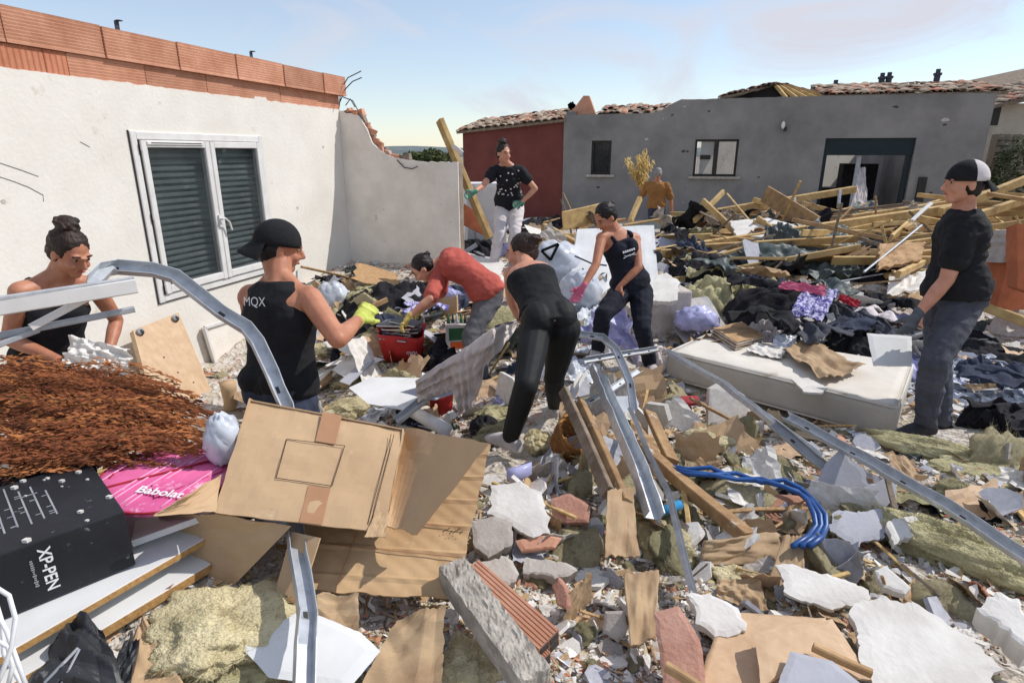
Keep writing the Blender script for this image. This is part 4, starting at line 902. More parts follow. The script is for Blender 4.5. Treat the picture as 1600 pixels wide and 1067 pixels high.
def brk(poly, seed, amp=.03, step=.014):                    # broken outline
    outp = []; n = len(poly)
    for i in range(n):
        a, b = poly[i], poly[(i+1) % n]; k = max(1, int((b-a).length/step)); e = (b-a).normalized()
        for j in range(k):
            p = a.lerp(b, j/k); outp.append(p+V((fbm(p.x*9, p.y*9, seed)+.5*noise.noise(V((p.x*60, p.y*60, seed))), fbm(p.x*9+5, p.y*9, seed+3)+.5*noise.noise(V((p.x*60, p.y*60, seed+9))), 0))*amp)
    return outp
def slabpx(name, px, h, th, m, label, cat, nrm=(0, 0, 1), amp=.025, seed=0, group=None, chip=True):
    cx = sum(p[0] for p in px)/len(px); cy = sum(p[1] for p in px)/len(px); o = G(cx, cy, h); nn = V(nrm).normalized()
    poly = [p-nn*(p-o).dot(nn) for p in brk([onplane(x, y, o, nn) for x, y in px], seed, amp)]
    mb = MB(); n = len(poly); c = sum(poly, V())/n; K = 4; vs = []; fs = []
    for r in range(K+1):                                   # rings give the face a slight unevenness
        f = 1-r/(K+.6)
        for p in poly:
            q = c.lerp(p, f); vs.append(q+nn*(.0007*fbm(q.x*9, q.y*9, seed+1)-(.004 if r == 0 else 0)))
    for r in range(K):
        for i in range(n): a = r*n+i; b = r*n+(i+1) % n; fs.append((a, b, b+n, a+n))
    fs.append(tuple(K*n+i for i in range(n))); k0 = len(vs)
    vs += [p-nn*th*(1+.5*noise.noise(V((p.x*9, p.y*9, seed))))+(p-c)*(-.04) for p in poly]; fs += [(i, k0+i, k0+(i+1) % n, (i+1) % n) for i in range(n)]+[tuple(k0+i for i in range(n-1, -1, -1))]
    mb.add(vs, fs); return one(name, mb, m, label, cat, group)
def beampx(name, a, b, w, h, m, label, cat, group=None, up=(0, 0, 1), ch=.004):
    a, b = pt(a), pt(b); mid_ = a.lerp(b, .5)+V((0, 0, .01*math.sin(a.x*7)))
    return one(name, MB().sweep([a, mid_, b], rectp(w, h, min(ch, w*.2, h*.2)), up), m, label, cat, group)
CPROF = [(-.024, .017), (-.024, -.017), (.024, -.017), (.024, .017), (.0215, .017), (.0215, -.0145), (-.0215, -.0145), (-.0215, .017)]
def stud(pts, label, s=1.0, up=(0, 0, 1), m='metal', name='metal_stud'):
    q = [pt(p) for p in pts]; path = []; tot = 0
    for a, b in zip(q[:-1], q[1:]):
        k = max(1, int((b-a).length/.07)); path += [a.lerp(b, j/k) for j in range(k)]
    path.append(q[-1]); n = len(path); path = [p+V((noise.noise(p*6), noise.noise(p*6+V((9, 0, 0))), noise.noise(p*6+V((0, 9, 0)))))*.006 for p in path]
    o = one(name, MB().sweep(path, [(a*s, b*s) for a, b in CPROF], up, True, [1+.10*noise.noise(p*9) for p in path]), m, label, 'metal rail')
    for i in range(2, n-2, 4):
        d = (path[i+1]-path[i-1]).normalized(); sd_ = d.cross(V(up)).normalized(); uu = sd_.cross(d)
        obj('slot', MB().box(path[i]-uu*.0138*s, d*.014, sd_*.006*s, uu*.0008), 'seam', o)
    return o
def panel4(name, q4, th, m, label, cat, amp=0, fr=3, rag=0, seed=0, n=22, group=None, par=None):
    mb = MB().sheet([pt(q) for q in q4], n, n, th, (lambda u, v: amp*fbm(u*fr, v*fr, seed)) if amp else None, rag, seed)
    if par is not None: return obj(name, mb, m, par)
    return one(name, mb, m, label, cat, group, bool(amp) and th < .015)
def crumple(name, q4, amp, m, label, cat, seed=0, fr=3, th=.004, n=26, rag=.04):
    return one(name, MB().sheet([pt(q) for q in q4], n, n, th, lambda u, v: amp*1.2*crease(u*fr*.8, v*fr*.8, seed), rag, seed), m, label, cat)
def heap(name, px, py, rx, ry, h, m, label, cat, rot=0, seed=0, fold=.05, fr=3.5, n=64, lift=0, stretch=3):
    c = G(px, py, lift); mb = MB(); vs = []; cr_, sr_ = math.cos(rot), math.sin(rot)
    for j in range(n+1):
        for i in range(n+1):
            u, v = i/n*2-1, j/n*2-1; r2 = u*u*.9+v*v*.9; k = 1+.22*noise.noise(V((u*1.7, v*1.7, seed)))
            x, y = u*rx*k, v*ry*k; X, Y = c.x+x*cr_-y*sr_, c.y+x*sr_+y*cr_; e = max(0, 1-r2)
            z = H0(X, Y)+lift+h*e**.55+fold*folds(u, v, fr, seed)*min(1, e*3+.25)+fold*.5*fbm(u*5, v*5, seed)
            if e <= 0: z -= .1+.2*(r2-1)
            vs.append(V((X, Y, z)))
    w = n+1; fs = [(j*w+i, j*w+i+1, j*w+w+i+1, j*w+w+i) for j in range(n) for i in range(n)]
    mb.add(vs, fs); return one(name, mb, m, label, cat, None, True)
def bagmesh(c, rx, ry, rz, seed, amp=.16):
    mb = MB().ell(V((0, 0, 0)), (1, 0, 0), (0, 1, 0), (0, 0, 1), 34, 22)
    mb.v = [tuple(V(c)+V((p[0]*rx, p[1]*ry, max(-.6, p[2])*rz))*(1+amp*.5*ridged(p[0]*2.2+seed, p[1]*2.2+p[2]*1.4, seed)+amp*crease(p[0]*1.5+p[2], p[1]*1.5+seed, seed)+amp*.6*fbm(p[0]*5, p[1]*5+seed, p[2]*5))) for p in mb.v]
    return mb
# --- left foreground: black carton, boards, racket, shrub
zt_ = 1.157; k1 = pos_at_z(194, 798, zt_); k2 = pos_at_z(139, 719, zt_); e2 = (k2-k1); dpt = e2.length; e2.normalize(); e1 = V((e2.y, -e2.x, 0)); e1 = -e1 if e1.x > 0 else e1
wd = .58; ht = .185; cc = k1+e1*wd/2+e2*dpt/2-Z*ht/2
bb = thing('black_carton', cc-Z*ht/2, 'black carton with white printed lettering on its side, dusty lid', 'box')
bev(obj('carton_body', MB().box(cc, e1*wd/2, e2*dpt/2, Z*ht/2), 'black_box', bb), .004)
text('lettering', 'XP-PEN', 'white_ink', bb, k1+e1*.195-Z*.088-e2*.0015, -Z, -e1, .04, bold=True)
mb = MB(); rs = random.Random(3)
for i in range(13): mb.box(k1+e1*.228-Z*(.05+.0065*i)-e2*.0012, e1*rs.uniform(.002, .005), e2*.0006, Z*.0018)
obj('fine_print', mb, 'metal_dull', bb)
mb = MB(); rs = random.Random(2)
for i in range(8):
    s_ = .14+i*.03; y0 = .10+.02*rs.random(); l_ = rs.choice([.18, .24, .28]); mb.box(k1+e1*s_+e2*(y0+l_/2)+Z*.001, e1*.0022, e2*l_/2, Z*.0006)
    for j in range(4): mb.box(k1+e1*(s_+.008)+e2*(y0+l_*rs.random())+Z*.001, e1*.007, e2*.0015, Z*.0006)
mb.box(k1+e1*.18+e2*.3+Z*.001, e1*.02, e2*.002, Z*.0006); obj('diagram_print', mb, 'metal_dull', bb)
for k in range(26):
    a, b = rs.uniform(0, wd), rs.uniform(0, dpt); r = rs.uniform(.002, .007); obj('plaster_crumb', MB().box(k1+e1*a+e2*b+Z*r*.7, V((r, 0, 0)), V((.3*r, r*.8, 0)), V((0, 0, r*.7))), 'plaster', bb)
def board(pa, pb, z, dep, th, label, m='white_board'):
    a, b = pos_at_z(pa[0], pa[1], z), pos_at_z(pb[0], pb[1], z); d = (b-a).normalized(); nn = V((-d.y, d.x, 0))
    r = thing('shelf_board', (a+b)/2-Z*th, label, 'board'); c = (a+b)/2+nn*dep/2-Z*th/2
    bev(obj('panel', MB().box(c, d*((b-a).length/2), nn*dep/2, Z*th/2), m, r), .002); obj('raw_edge', MB().box(c-nn*(dep/2+.001), d*((b-a).length/2-.001), nn*.0012, Z*(th/2-.002)), 'chipboard' if m == 'white_board' else m, r); return r
board((-60, 1060), (322, 840), .965, .42, .022, 'white shelf board with chipboard edge lying under the black carton')
board((-20, 1090), (330, 880), .90, .3, .03, 'lower white board with pale edge in front of the chipboard one')
panel4('white_shelf', [(205, 845, 1.85), (330, 800, 1.95), (345, 775, 2.2), (215, 790, 2.2)], .02, 'white_board', 'white panel end between the black carton and the cardboard', 'board')
o = one('black_case', MB().sheet([P(38, 1085, 1.43), P(205, 1095, 1.43), P(160, 985, 1.60), P(100, 978, 1.64)], 34, 30, .05, lambda u, v: .05*crease(u*1.1, v*1.1, 5)+.05*math.sin(u*3.14), .05, 3), 'black_plastic', 'crumpled black plastic case beside the white cables', 'case'); 
mb = MB(); q = P(125, 1035, 1.5)
mb.tube([P(70, 1066, 1.42), P(100, 1035, 1.44), P(122, 1012, 1.47)], .004, 6); mb.tube([P(92, 1075, 1.42), P(108, 1045, 1.43), P(124, 1014, 1.465)], .003, 6); obj('strap', mb, 'metal_dull', o)
one('dark_case', MB().sheet([P(160, 1075, 1.5), P(200, 1085, 1.5), P(218, 1005, 1.6), P(195, 1008, 1.62)], 8, 10, .03, lambda u, v: .02*ridged(u*3, v*3, 2), .05, 1), 'black_plastic', 'narrow black torn plastic piece right of the black case', 'plastic piece')
for k, pts in enumerate(([(-10, 915), (14, 930), (24, 965), (18, 1010), (2, 1055), (-12, 1080)], [(-8, 950), (10, 985), (26, 1030), (44, 1080)], [(-6, 1000), (12, 1010), (20, 1040), (10, 1080)], [(-10, 930), (4, 975), (6, 1020), (30, 1062), (36, 1085)])):
    one('white_cable', MB().tube([P(a, b, 1.38+.02*k) for a, b in pts], .0052, 8), 'white_cable', ['outer white cable loop in the lower left corner', 'white cable running straight down the lower left corner', 'short white cable curl low in the left corner', 'inner white cable bending right in the lower left corner'][k], 'cable', 'white cables', True)
# racket and its pink cover
ra, rb = P(172, 800, 1.82), P(330, 702, 2.2); ax_ = (rb-ra).normalized(); sd_ = ax_.cross(V((0, -.35, 1)).normalized()).normalized(); nn_ = sd_.cross(ax_).normalized(); rc = (ra+rb)/2; hl = (rb-ra).length/2
def rk(a, b, c=0): return rc+ax_*(a*hl)+sd_*(b*hl)+nn_*c
rt = thing('racket_cover', rk(0, 0, -.03), 'bright pink racket cover with white brand lettering', 'racket cover')
oval = [rk(-.98*math.cos(t)+.02, .98*math.sin(t)*(1 if math.cos(t) > -.3 else 1-.25*(-math.cos(t)-.3)), .0) for t in np.linspace(0, 6.2832, 40)[:-1]]
mb = MB(); n = len(oval); c0 = rk(0, 0); vs = []
for f, hh in ((1, -.010), (1.0, .000), (.95, .007), (.6, .010), (.25, .011)): vs += [c0.lerp(p, f)+nn_*(hh+.003*fbm(p.x*20, p.y*20)) for p in oval]
mb.add(vs, [(r*n+i, r*n+(i+1) % n, (r+1)*n+(i+1) % n, (r+1)*n+i) for r in range(4) for i in range(n)]+[tuple(4*n+i for i in range(n)), tuple(range(n-1, -1, -1))]); obj('cover', mb, 'pink', rt, True)
for q_ in (-.78, -.28, -.18, .02, .12, .62):
    w_ = .93*math.sqrt(max(.05, 1-q_*q_)); obj('rib', MB().tube([rk(x_*w_, q_*.93, .0125-.006*abs(x_)**3) for x_ in np.linspace(-.92, .92, 9)], .0028, 6), 'pink_pale', rt, True)
obj('piping', MB().tube([rk(-.98*math.cos(t)+.02, .98*math.sin(t)*(1 if math.cos(t) > -.3 else 1-.25*(-math.cos(t)-.3)), .001) for t in np.linspace(0, 6.2832, 40)], .004, 6), 'red_cloth', rt, True)
obj('zip', MB().tube([rk(-.6, -.5, .010), rk(0, -.06, .014), rk(.45, .22, .014), rk(.8, .42, .009)], .004, 6), 'red_cloth', rt)
obj('pocket_band', MB().sheet([rk(-.3, .05, .015), rk(.7, .5, .012), rk(.45, .7, .010), rk(-.55, .35, .013)], 10, 5, .003, lambda u, v: .004*math.sin(v*3.14)), 'pink', rt)
tdir = (P(285, 790, 1.8)-P(200, 765, 1.8)).normalized(); tdir = (tdir-nn_*tdir.dot(nn_)).normalized(); tup = nn_.cross(tdir)
text('lettering', 'Babolat', 'white_ink', rt, onplane(252, 768, rk(0, 0, .0165), nn_), tdir, tup, .05, bold=True)
for k in range(3): obj('dark_mark', MB().sheet([rk(-.62+.22*k, -.62-.03*k, .0135), rk(-.5+.22*k, -.7, .0135), rk(-.5+.22*k, -.73, .0135), rk(-.62+.22*k, -.65-.03*k, .0135)], 4, 2, .0015), 'red_cloth', rt)
rc2 = thing('tennis_racket', rk(.6, .2, -.02), 'navy tennis racket with purple throat half under the pink cover', 'racket')
rim = [rk(.30+.74*math.cos(t), .34+.70*math.sin(t), -.012) for t in np.linspace(0, 6.2832, 37)]
obj('frame', MB().tube(rim, .009, 8), 'navy', rc2, True)
for k in range(-7, 8):
    f = k/8; w = math.sqrt(1-f*f); obj('string', MB().sweep([rk(.30+.74*f, .34-.68*w, -.012), rk(.30+.74*f, .34+.68*w, -.012)], rectp(.0016, .0016)), 'string', rc2); obj('string', MB().sweep([rk(.30-.72*w, .34+.70*f, -.010), rk(.30+.72*w, .34+.70*f, -.010)], rectp(.0016, .0016)), 'string', rc2)
obj('throat', MB().loft([(rk(.95, .66, -.01), sd_*.035, nn_*.01), (rk(1.06, .76, -.01), sd_*.022, nn_*.011), (rk(1.2, .88, -.01), sd_*.014, nn_*.012)], 12), 'purple', rc2, True)
# dried rust-coloured branches
sq = [P(-70, 745, 1.92), P(330, 735, 2.1), P(330, 640, 2.5), P(-70, 585, 2.65)]
sb = thing('dried_bush', (sq[0]+sq[1]+sq[2]+sq[3])/4-Z*.2, 'heap of dried rust brown leafy branches along the left edge', 'dried branches')
rs = random.Random(11); lf = MB(); lf2 = MB(); st = MB()
for k in range(300):
    v = rs.random(); u0 = rs.uniform(-.2, .5); u1 = u0+rs.uniform(.35, .7); u1 = min(u1, 1.12-.4*abs(v-.3)+rs.uniform(-.08, .1)); v1 = min(1.04, max(-.03, v+rs.gauss(0, .1)))
    p0 = sq[0].lerp(sq[1], u0).lerp(sq[3].lerp(sq[2], u0), v); p1 = sq[0].lerp(sq[1], u1).lerp(sq[3].lerp(sq[2], u1), v1)
    hgt = rs.uniform(-.08, .12 if k % 5 else .2)*(1-.5*abs(2*v-1)); path = [p0.lerp(p1, f)+Z*(hgt*(1-f*.4)+.06*math.sin(2.6*f)+.012*math.sin(7*f+k))+V((0, .025*math.sin(5*f+k), 0)) for f in np.linspace(0, 1, 8)]
    st.tube(path, .0026, 4, [1, 1, .9, .8, .7, .6, .5, .4]); tgt = lf2 if k % 3 == 0 else lf
    for j in range(100):
        f = .15+.85*rs.random()**.85; i = min(6, int(f*7)); c_ = path[i].lerp(path[i+1], f*7-i); rr = .011*(1.1-f)+.003; p = c_+V((rs.gauss(0, rr*.5), rs.gauss(0, rr), rs.gauss(0, rr))); s_ = rs.uniform(.006, .013)
        sd3 = (path[i+1]-path[i]).normalized(); d = (sd3*1.5+V((rs.gauss(0, .35), rs.gauss(0, .35), rs.gauss(.1, .35)))).normalized(); e = d.orthogonal().normalized(); tgt.add([p-d*s_*1.3, p+e*s_*.3, p+d*s_*1.3, p-e*s_*.3], [(0, 1, 2, 3)])
obj('foliage', lf2, 'shrub_light', sb)
obj('foliage', lf, 'shrub', sb); obj('stem', st, 'shrub_stem', sb)
crumple('black_cloth', [(-60, 775, 1.9), (150, 735, 2.0), (150, 715, 2.1), (-60, 740, 2.1)], .03, 'cloth_black', 'black cloth between the dried branches and the black carton', 'cloth', 3)
crumple('white_cloth', [(90, 590, 2.85), (205, 590, 2.75), (200, 545, 2.9), (110, 525, 3.0)], .03, 'paper', 'white crumpled sheet under the hands of the woman with the topknot', 'sheet', 5)
one('white_bag', bagmesh(P(350, 690, 2.1), .06, .06, .10, 6), 'bag', 'small white plastic bag between racket and cardboard carton', 'bag', None, True)
# white window bars and bent galvanised rail
frb = thing('window_bars', P(60, 500, 1.95), 'white aluminium window bars jutting in from the left edge', 'window frame')
obj('bar', MB().sweep([P(-80, 492, 1.75), P(212, 446, 2.05)], rectp(.03, .05, .004)), 'pvc', frb); obj('bar', MB().sweep([P(-80, 478, 1.74), P(209, 435, 2.04)], rectp(.02, .012, .002)), 'metal', frb)
obj('bar', MB().sweep([P(-80, 540, 1.8), P(210, 483, 2.1)], rectp(.02, .02, .003)), 'metal_dull', frb); obj('bar', MB().sweep([P(48, 512, 1.9), P(135, 466, 2.0)], rectp(.02, .022, .003)), 'pvc', frb)
obj('bar', MB().sweep([P(-60, 560, 1.8), P(60, 515, 1.93)], rectp(.02, .018, .003)), 'metal_dull', frb)
stud([(148, 440, 2.12), (165, 422, 2.2), (185, 418, 2.26), (240, 421, 2.3), (275, 432, 2.32), (305, 455, 2.32), (345, 488, 2.3), (385, 512, 2.3), (402, 533, 2.28), (425, 580, 2.26), (448, 634, 2.22), (455, 720, 2.12), (462, 830, 1.92), (470, 900, 1.74), (477, 955, 1.62), (478, 962, 1.6), (476, 1000, 1.53), (474, 1085, 1.42)], 'long bent galvanised rail arching in front of the capped man and down through the carton', 1.0, (.5, -.7, .6))
# cardboard carton and sheets
cb_ = thing('cardboard_box', P(480, 800, 2.1)-Z*.2, 'large torn cardboard carton with brown tape, propped on the rubble', 'box')
TL, TR, BR, BL = P(389, 622, 2.18), P(631, 668, 2.2), P(599, 832, 1.86), P(336, 800, 1.86)
nf = (TR-TL).cross(BL-TL).normalized(); nf = -nf if nf.y > 0 else nf
def cf(u, v, o=0): return TL.lerp(TR, u).lerp(BL.lerp(BR, u), v)+nf*o
obj('face', MB().sheet([BL, BR, TR, TL], 30, 24, .005, lambda u, v: .012*max(0, v-.66)*-4+.006*fbm(u*4, v*4, 2)+.004*crease(u*1.2, v*1.2, 4), .006, 2), 'cardboard', cb_)
bk = V((-.05, .26, -.16))
obj('side', MB().sheet([BL, TL, TL+bk, BL+bk], 8, 8, .005, lambda u, v: .006*fbm(u*3, v*3)), 'cardboard', cb_); obj('side', MB().sheet([TR-nf*.006, BR-nf*.006, BR+bk, TR+bk], 8, 8, .005, lambda u, v: .008*fbm(u*3, v*3)), 'cardboard', cb_)
obj('side', MB().sheet([TL-nf*.006, TR-nf*.006, TR+bk, TL+bk], 8, 8, .005), 'cardboard', cb_)
obj('flap', MB().sheet([P(455, 822, 1.875), P(338, 803, 1.875), P(246, 806, 2.02), P(350, 930, 1.9)], 12, 12, .005, lambda u, v: .012*fbm(u*3, v*3, 4)), 'cardboard', cb_)
obj('flap', MB().sheet([P(240, 806, 1.74), P(337, 799, 1.85), P(346, 742, 1.97), P(288, 776, 1.78)], 10, 10, .005, lambda u, v: .01*fbm(u*3, v*3, 5)), 'cardboard', cb_)
for u0, u1, v0, v1 in ((.475, .6, .0, .3), (.5, .635, .70, 1.0)): obj('tape', MB().sheet([cf(u0, v1, .003), cf(u1, v1, .003), cf(u1, v0, .003), cf(u0, v0, .003)], 6, 8, .001, lambda u, v: (.012*max(0, .34-v0)*-1.5*0)), 'tape', cb_)
mb = MB(); q = [cf(.30, .33, .005), cf(.66, .30, .005), cf(.64, .68, .005), cf(.30, .68, .005)]
for i in range(4): mb.sweep([q[i], q[(i+1) % 4]], rectp(.0025, .0012))
obj('printed_outline', mb, 'ink', cb_)
mb = MB(); 
for i in range(2): mb.sweep([cf(.93+.018*i, .1, .004), cf(.9+.018*i, .95, .004)], rectp(.002, .0012))
obj('crease', mb, 'ink', cb_); obj('torn_corner', MB().sheet([cf(.9, 1.06, .006), cf(1.02, 1.04, .004), cf(1.01, .84, .006), cf(.93, .86, .008)], 8, 8, .003, lambda u, v: .006*ridged(u*3, v*3, 1), .05, 2), 'cardboard', cb_)
cs = thing('cardboard_sheet', P(600, 900, 1.9)-Z*.05, 'large creased flat cardboard sheet under the taped carton', 'cardboard')
s4 = [P(428, 918, 1.84), P(712, 935, 1.9), P(765, 695, 2.3), P(520, 690, 2.42)]
def sfold(u, v): return .006*fbm(u*4, v*4, 7)+(.006 if abs((v*6) % 1-.5) < .08 else 0)
obj('sheet', MB().sheet(s4, 40, 48, .005, sfold, .012, 5), 'cardboard_rib', cs)
obj('flap', MB().sheet([P(604, 820, 1.93), P(652, 834, 1.93), P(764, 692, 1.84), P(634, 668, 2.36)], 12, 12, .005, lambda u, v: .008*fbm(u*3, v*3, 9), .01, 3), 'cardboard', cs)
obj('flap', MB().sheet([P(430, 925, 1.82), P(470, 935, 1.78), P(500, 840, 1.86), P(455, 830, 1.9)], 8, 8, .005), 'cardboard', cs)
def onS(u, v, o): a, b, c, d = s4; nS = (b-a).cross(d-a).normalized(); nS = -nS if nS.z < 0 else nS; return a.lerp(b, u).lerp(d.lerp(c, u), v)+nS*o
mb = MB(); mb.sweep([onS(.33, .02, .012), onS(.36, .5, .012)], rectp(.004, .002)); mb.sweep([onS(.0, .25, .012), onS(.97, .22, .012)], rectp(.003, .002)); mb.sweep([onS(.0, .42, .012), onS(.97, .40, .012)], rectp(.003, .002)); obj('crease', mb, 'tape', cs)
mb = MB()
for k in range(6): a = onS(.84+.02*k, .36+.012*math.sin(k*2), .012); mb.sweep([a, a+V((.012, .004, .01))], rectp(.003, .001))
obj('ink_mark', mb, 'ink', cs)
slabpx('white_board', [(376, 1010), (470, 950), (560, 985), (594, 1015), (545, 1075), (420, 1055)], .16, .014, 'white_board', 'white board under the galvanised rail at the bottom edge', 'board', (0.05, -.25, 1), .004, 1)
crumple('torn_cardboard', [(560, 1080, 1.6), (690, 1090, 1.6), (695, 945, 1.8), (620, 965, 1.8)], .03, 'kraft', 'torn brown cardboard strip at the bottom below the creased sheet', 'cardboard', 7, 1.0, .005)
crumple('torn_cardboard', [(490, 960, 1.76), (560, 990, 1.74), (560, 925, 1.82), (495, 930, 1.82)], .02, 'kraft', 'small curled cardboard scrap with black scorch at the sheet edge', 'cardboard', 9, 1.0, .005)
panel4('cardboard_piece', [(185, 1085, 1.5), (300, 1090, 1.5), (225, 960, 1.72), (215, 980, 1.7)], .006, 'cardboard', 'pink brown cardboard corner right of the black case', 'cardboard', .01, 2)
panel4('wooden_board', [(395, 950, 1.8), (470, 945, 1.78), (470, 905, 1.95), (400, 915, 1.95)], .02, 'wood_tan', 'short tan board between the wool and the cardboard sheet', 'board', .004)
# --- glass wool
def woolmesh(seed, sub=24, amp=.34, fib=260, fl=.2, fw_=.012):
    rs = random.Random(seed); mb = MB().ell((0, 0, 0), (1, 0, 0), (0, 1, 0), (0, 0, .62), sub*2, sub); 
    mb.v = [tuple(V(p)*(1+amp*fbm(p[0]*1.6+seed, p[1]*1.6, p[2]*1.6, 6)+.09*fbm(p[0]*5+seed, p[1]*5, p[2]*5, 4)+.03*noise.noise(V(p)*17))) for p in mb.v]
    for k in range(fib):
        p = V(rs.choice(mb.v[:sub*2*sub-2])); d = (p.normalized()+V((rs.gauss(0, .9), rs.gauss(0, .9), rs.gauss(0, .5)))).normalized()*rs.uniform(.3, 1)*fl; e = d.orthogonal().normalized()*fw_; mb.add([p-d*.3-e, p-d*.3+e, p+d*.5+e*.6+V((0, 0, .01)), p+d], [(0, 1, 2), (0, 2, 3)])
    return mb
WM = [mesh('wool_tuft', woolmesh(s_, 16, .38, 700, .4, .007), 'wool', True) for s_ in (1, 2, 3, 4)]+[mesh('wool_tuft', woolmesh(s_, 16, .38, 700, .4, .007), 'wool_green', True) for s_ in (5, 6)]
for me in WM: fixn(me)
def woolbig(px, py, h, rx, ry, rz, rot, label, seed, m='wool', tilt=(0, 0)):
    c = G(px, py, h); mb = woolmesh(seed, 44, .34, 4200, .17, .004); M_ = Matrix.Rotation(rot, 3, 'Z') @ Matrix.Rotation(tilt[0], 3, 'X') @ Matrix.Rotation(tilt[1], 3, 'Y')
    mb.v = [tuple(c+M_ @ V((p[0]*rx, p[1]*ry, p[2]*rz))) for p in mb.v]; return one('insulation_batt', mb, m, label, 'insulation', None, True)
woolbig(345, 985, .06, .20, .17, .10, .3, 'big tan insulation batt at the bottom left below the cardboard flap', 21)
woolbig(330, 1070, .02, .20, .12, .1, .1, 'shaded insulation lump at the bottom edge under the white board', 22, 'wool_green')
woolbig(545, 640, .04, .17, .14, .12, .4, 'insulation tuft right behind the top of the taped carton', 23)
woolbig(735, 1050, .02, .10, .12, .1, .3, 'frayed insulation tuft at the bottom beside the concrete lintel', 24)
woolbig(1455, 705, .03, .34, .10, .10, -.65, 'long green insulation strip at the feet of the man in profile', 25, 'wool_green')
woolbig(1560, 740, .0, .3, .2, .07, -.3, 'flat grey green insulation mat at the right edge', 26, 'wool_green')
woolbig(1500, 860, .05, .34, .12, .12, -.75, 'thick yellow green insulation roll beside the long rail at the right', 27, 'wool_green')
woolbig(1035, 850, .02, .10, .17, .10, .2, 'yellow insulation clump at the foot of the splintered post', 28)
woolbig(1195, 745, .02, .17, .08, .07, -.3, 'insulation strip above the blue hoses', 29)
woolbig(1110, 690, .03, .18, .12, .10, .2, 'broad insulation clump beside the red plastic chair piece', 30)
woolbig(1165, 910, .02, .12, .07, .06, -.5, 'pale insulation tuft behind the big white slab', 31)
woolbig(840, 690, .06, .09, .1, .1, .0, 'insulation tuft behind the wicker basket', 32)
woolbig(515, 545, .08, .16, .12, .1, .2, 'insulation tuft by the elbow of the capped man', 33)
woolbig(775, 650, .02, .15, .12, .1, .2, 'olive insulation beside the woman in leggings', 34, 'wool_green')
# --- studs
stud([(1040, 548, 0.40), (1130, 600, .34), (1195, 650, .24), (1280, 712, .12)], 'galvanised rail leaning across the front edge of the mattress', 1.0, (.3, -.5, .8))
stud([(1228, 650, .30), (1350, 715, .26), (1480, 790, .24), (1640, 895, .22)], 'long pale rail running to the right edge below the mattress', 1.0, (-.3, -.6, .8))
stud([(1205, 660, .24), (1290, 730, .12), (1330, 770, .04)], 'short dark rail tucked under the long pale rail', 1.1, (-.4, -.6, .7), 'metal_dull')
stud([(930, 575, .42), (965, 655, .36), (1000, 735, .28), (1022, 805, .2)], 'wide shiny galvanised channel in the middle of the rubble', 1.5, (.3, -.6, .7))
stud([(985, 640, .3), (1010, 700, .25), (1045, 770, .18), (1082, 925, .1)], 'thin grey rail beside the wide shiny channel', .6, (.6, -.6, .5), 'metal_dull')
stud([(893, 520, .62), (942, 527, .6), (962, 545, .56), (985, 600, .42), (990, 640, .3)], 'bent galvanised rail behind the legs of the woman in leggings', .9, (0, -.8, .6))
stud([(915, 563, .38), (985, 552, .38), (1030, 545, .36)], 'flat grey rail at the feet of the woman in the navy vest', .9, (0, -.8, .6), 'metal_dull')
stud([(885, 645, .2), (945, 615, .3), (1000, 578, .36)], 'thin rail crossing the shiny channel', .8, (0, -.7, .7))
stud([(618, 658, .22), (655, 630, .28), (700, 596, .34)], 'galvanised rail with slots behind the taped carton', 1.1, (-.4, -.7, .6))
stud([(880, 640, .24), (912, 580, .34)], 'short white profile under the woman in leggings', .9, (-.4, -.7, .6), 'pvc', 'white_profile')
# --- posts, boards
beampx('broken_post', (905, 632, .36), (975, 790, .2), .045, .07, 'wood_tan', 'pale splintered timber post in the middle of the rubble', 'timber', up=(.5, -.6, .6))
beampx('broken_post', (880, 610, .40), (950, 770, .2), .03, .06, 'wood_grey', 'greyish timber strip left of the pale splintered post', 'timber', up=(.5, -.6, .6))
wr = crumple('kraft_wrap', [(945, 870, .12), (1000, 868, .12), (988, 762, .24), (950, 765, .26)], .02, 'kraft', 'brown torn paper wrapped round the foot of the splintered post', 'paper', 3, 1.0, .01, 18)
beampx('timber_beam', (1005, 700, .14), (1172, 842, .10), .06, .06, 'wood_tan', 'tan square timber lying below the blue hoses', 'timber', up=(.2, -.4, .9))
beampx('timber_beam', (1015, 645, .22), (1050, 720, .12), .08, .03, 'wood_tan', 'short flat tan plank near the wide shiny channel', 'timber', up=(.4, -.5, .8))
panel4('plywood_board', [(1090, 880, .04), (1235, 885, .05), (1215, 832, .12), (1100, 845, .12)], .008, 'kraft', 'brown curled fibreboard below the tan square timber', 'board', .03, 2, .03, 3)
panel4('fibreboard', [(1085, 1080, .12), (1320, 1090, .12), (1290, 965, .12), (1130, 955, .12)], .012, 'wood_panel', 'broad tan fibreboard at the bottom edge', 'board', .006, 2, .01, 1)
slabpx('fibreboard', [(1180, 985), (1300, 965), (1365, 1060), (1230, 1045), (1190, 1075)], .16, .014, 'wood_panel', 'second tan fibreboard lying over the broad one', 'board', (.1, -.1, 1), .004, 3)
beampx('timber_batten', (1040, 1040, .2), (1110, 1085, .18), .02, .03, 'wood_tan', 'thin brown batten at the bottom beside the pink brick', 'timber')
beampx('timber_batten', (1270, 1010, .2), (1362, 1052, .18), .02, .025, 'wood_tan', 'thin tan batten on the fibreboards', 'timber')
panel4('cardboard_piece', [(985, 1010, .1), (1025, 1000, .1), (1030, 890, .16), (975, 895, .16)], .006, 'kraft', 'upright brown cardboard scrap right of the dark gap', 'cardboard', .02, 2, .03, 4)
crumple('cardboard_piece', [(1120, 935, .06), (1200, 955, .06), (1185, 900, .1), (1120, 905, .1)], .02, 'kraft', 'crumpled cardboard scrap behind the round white slab', 'cardboard', 8, 2)
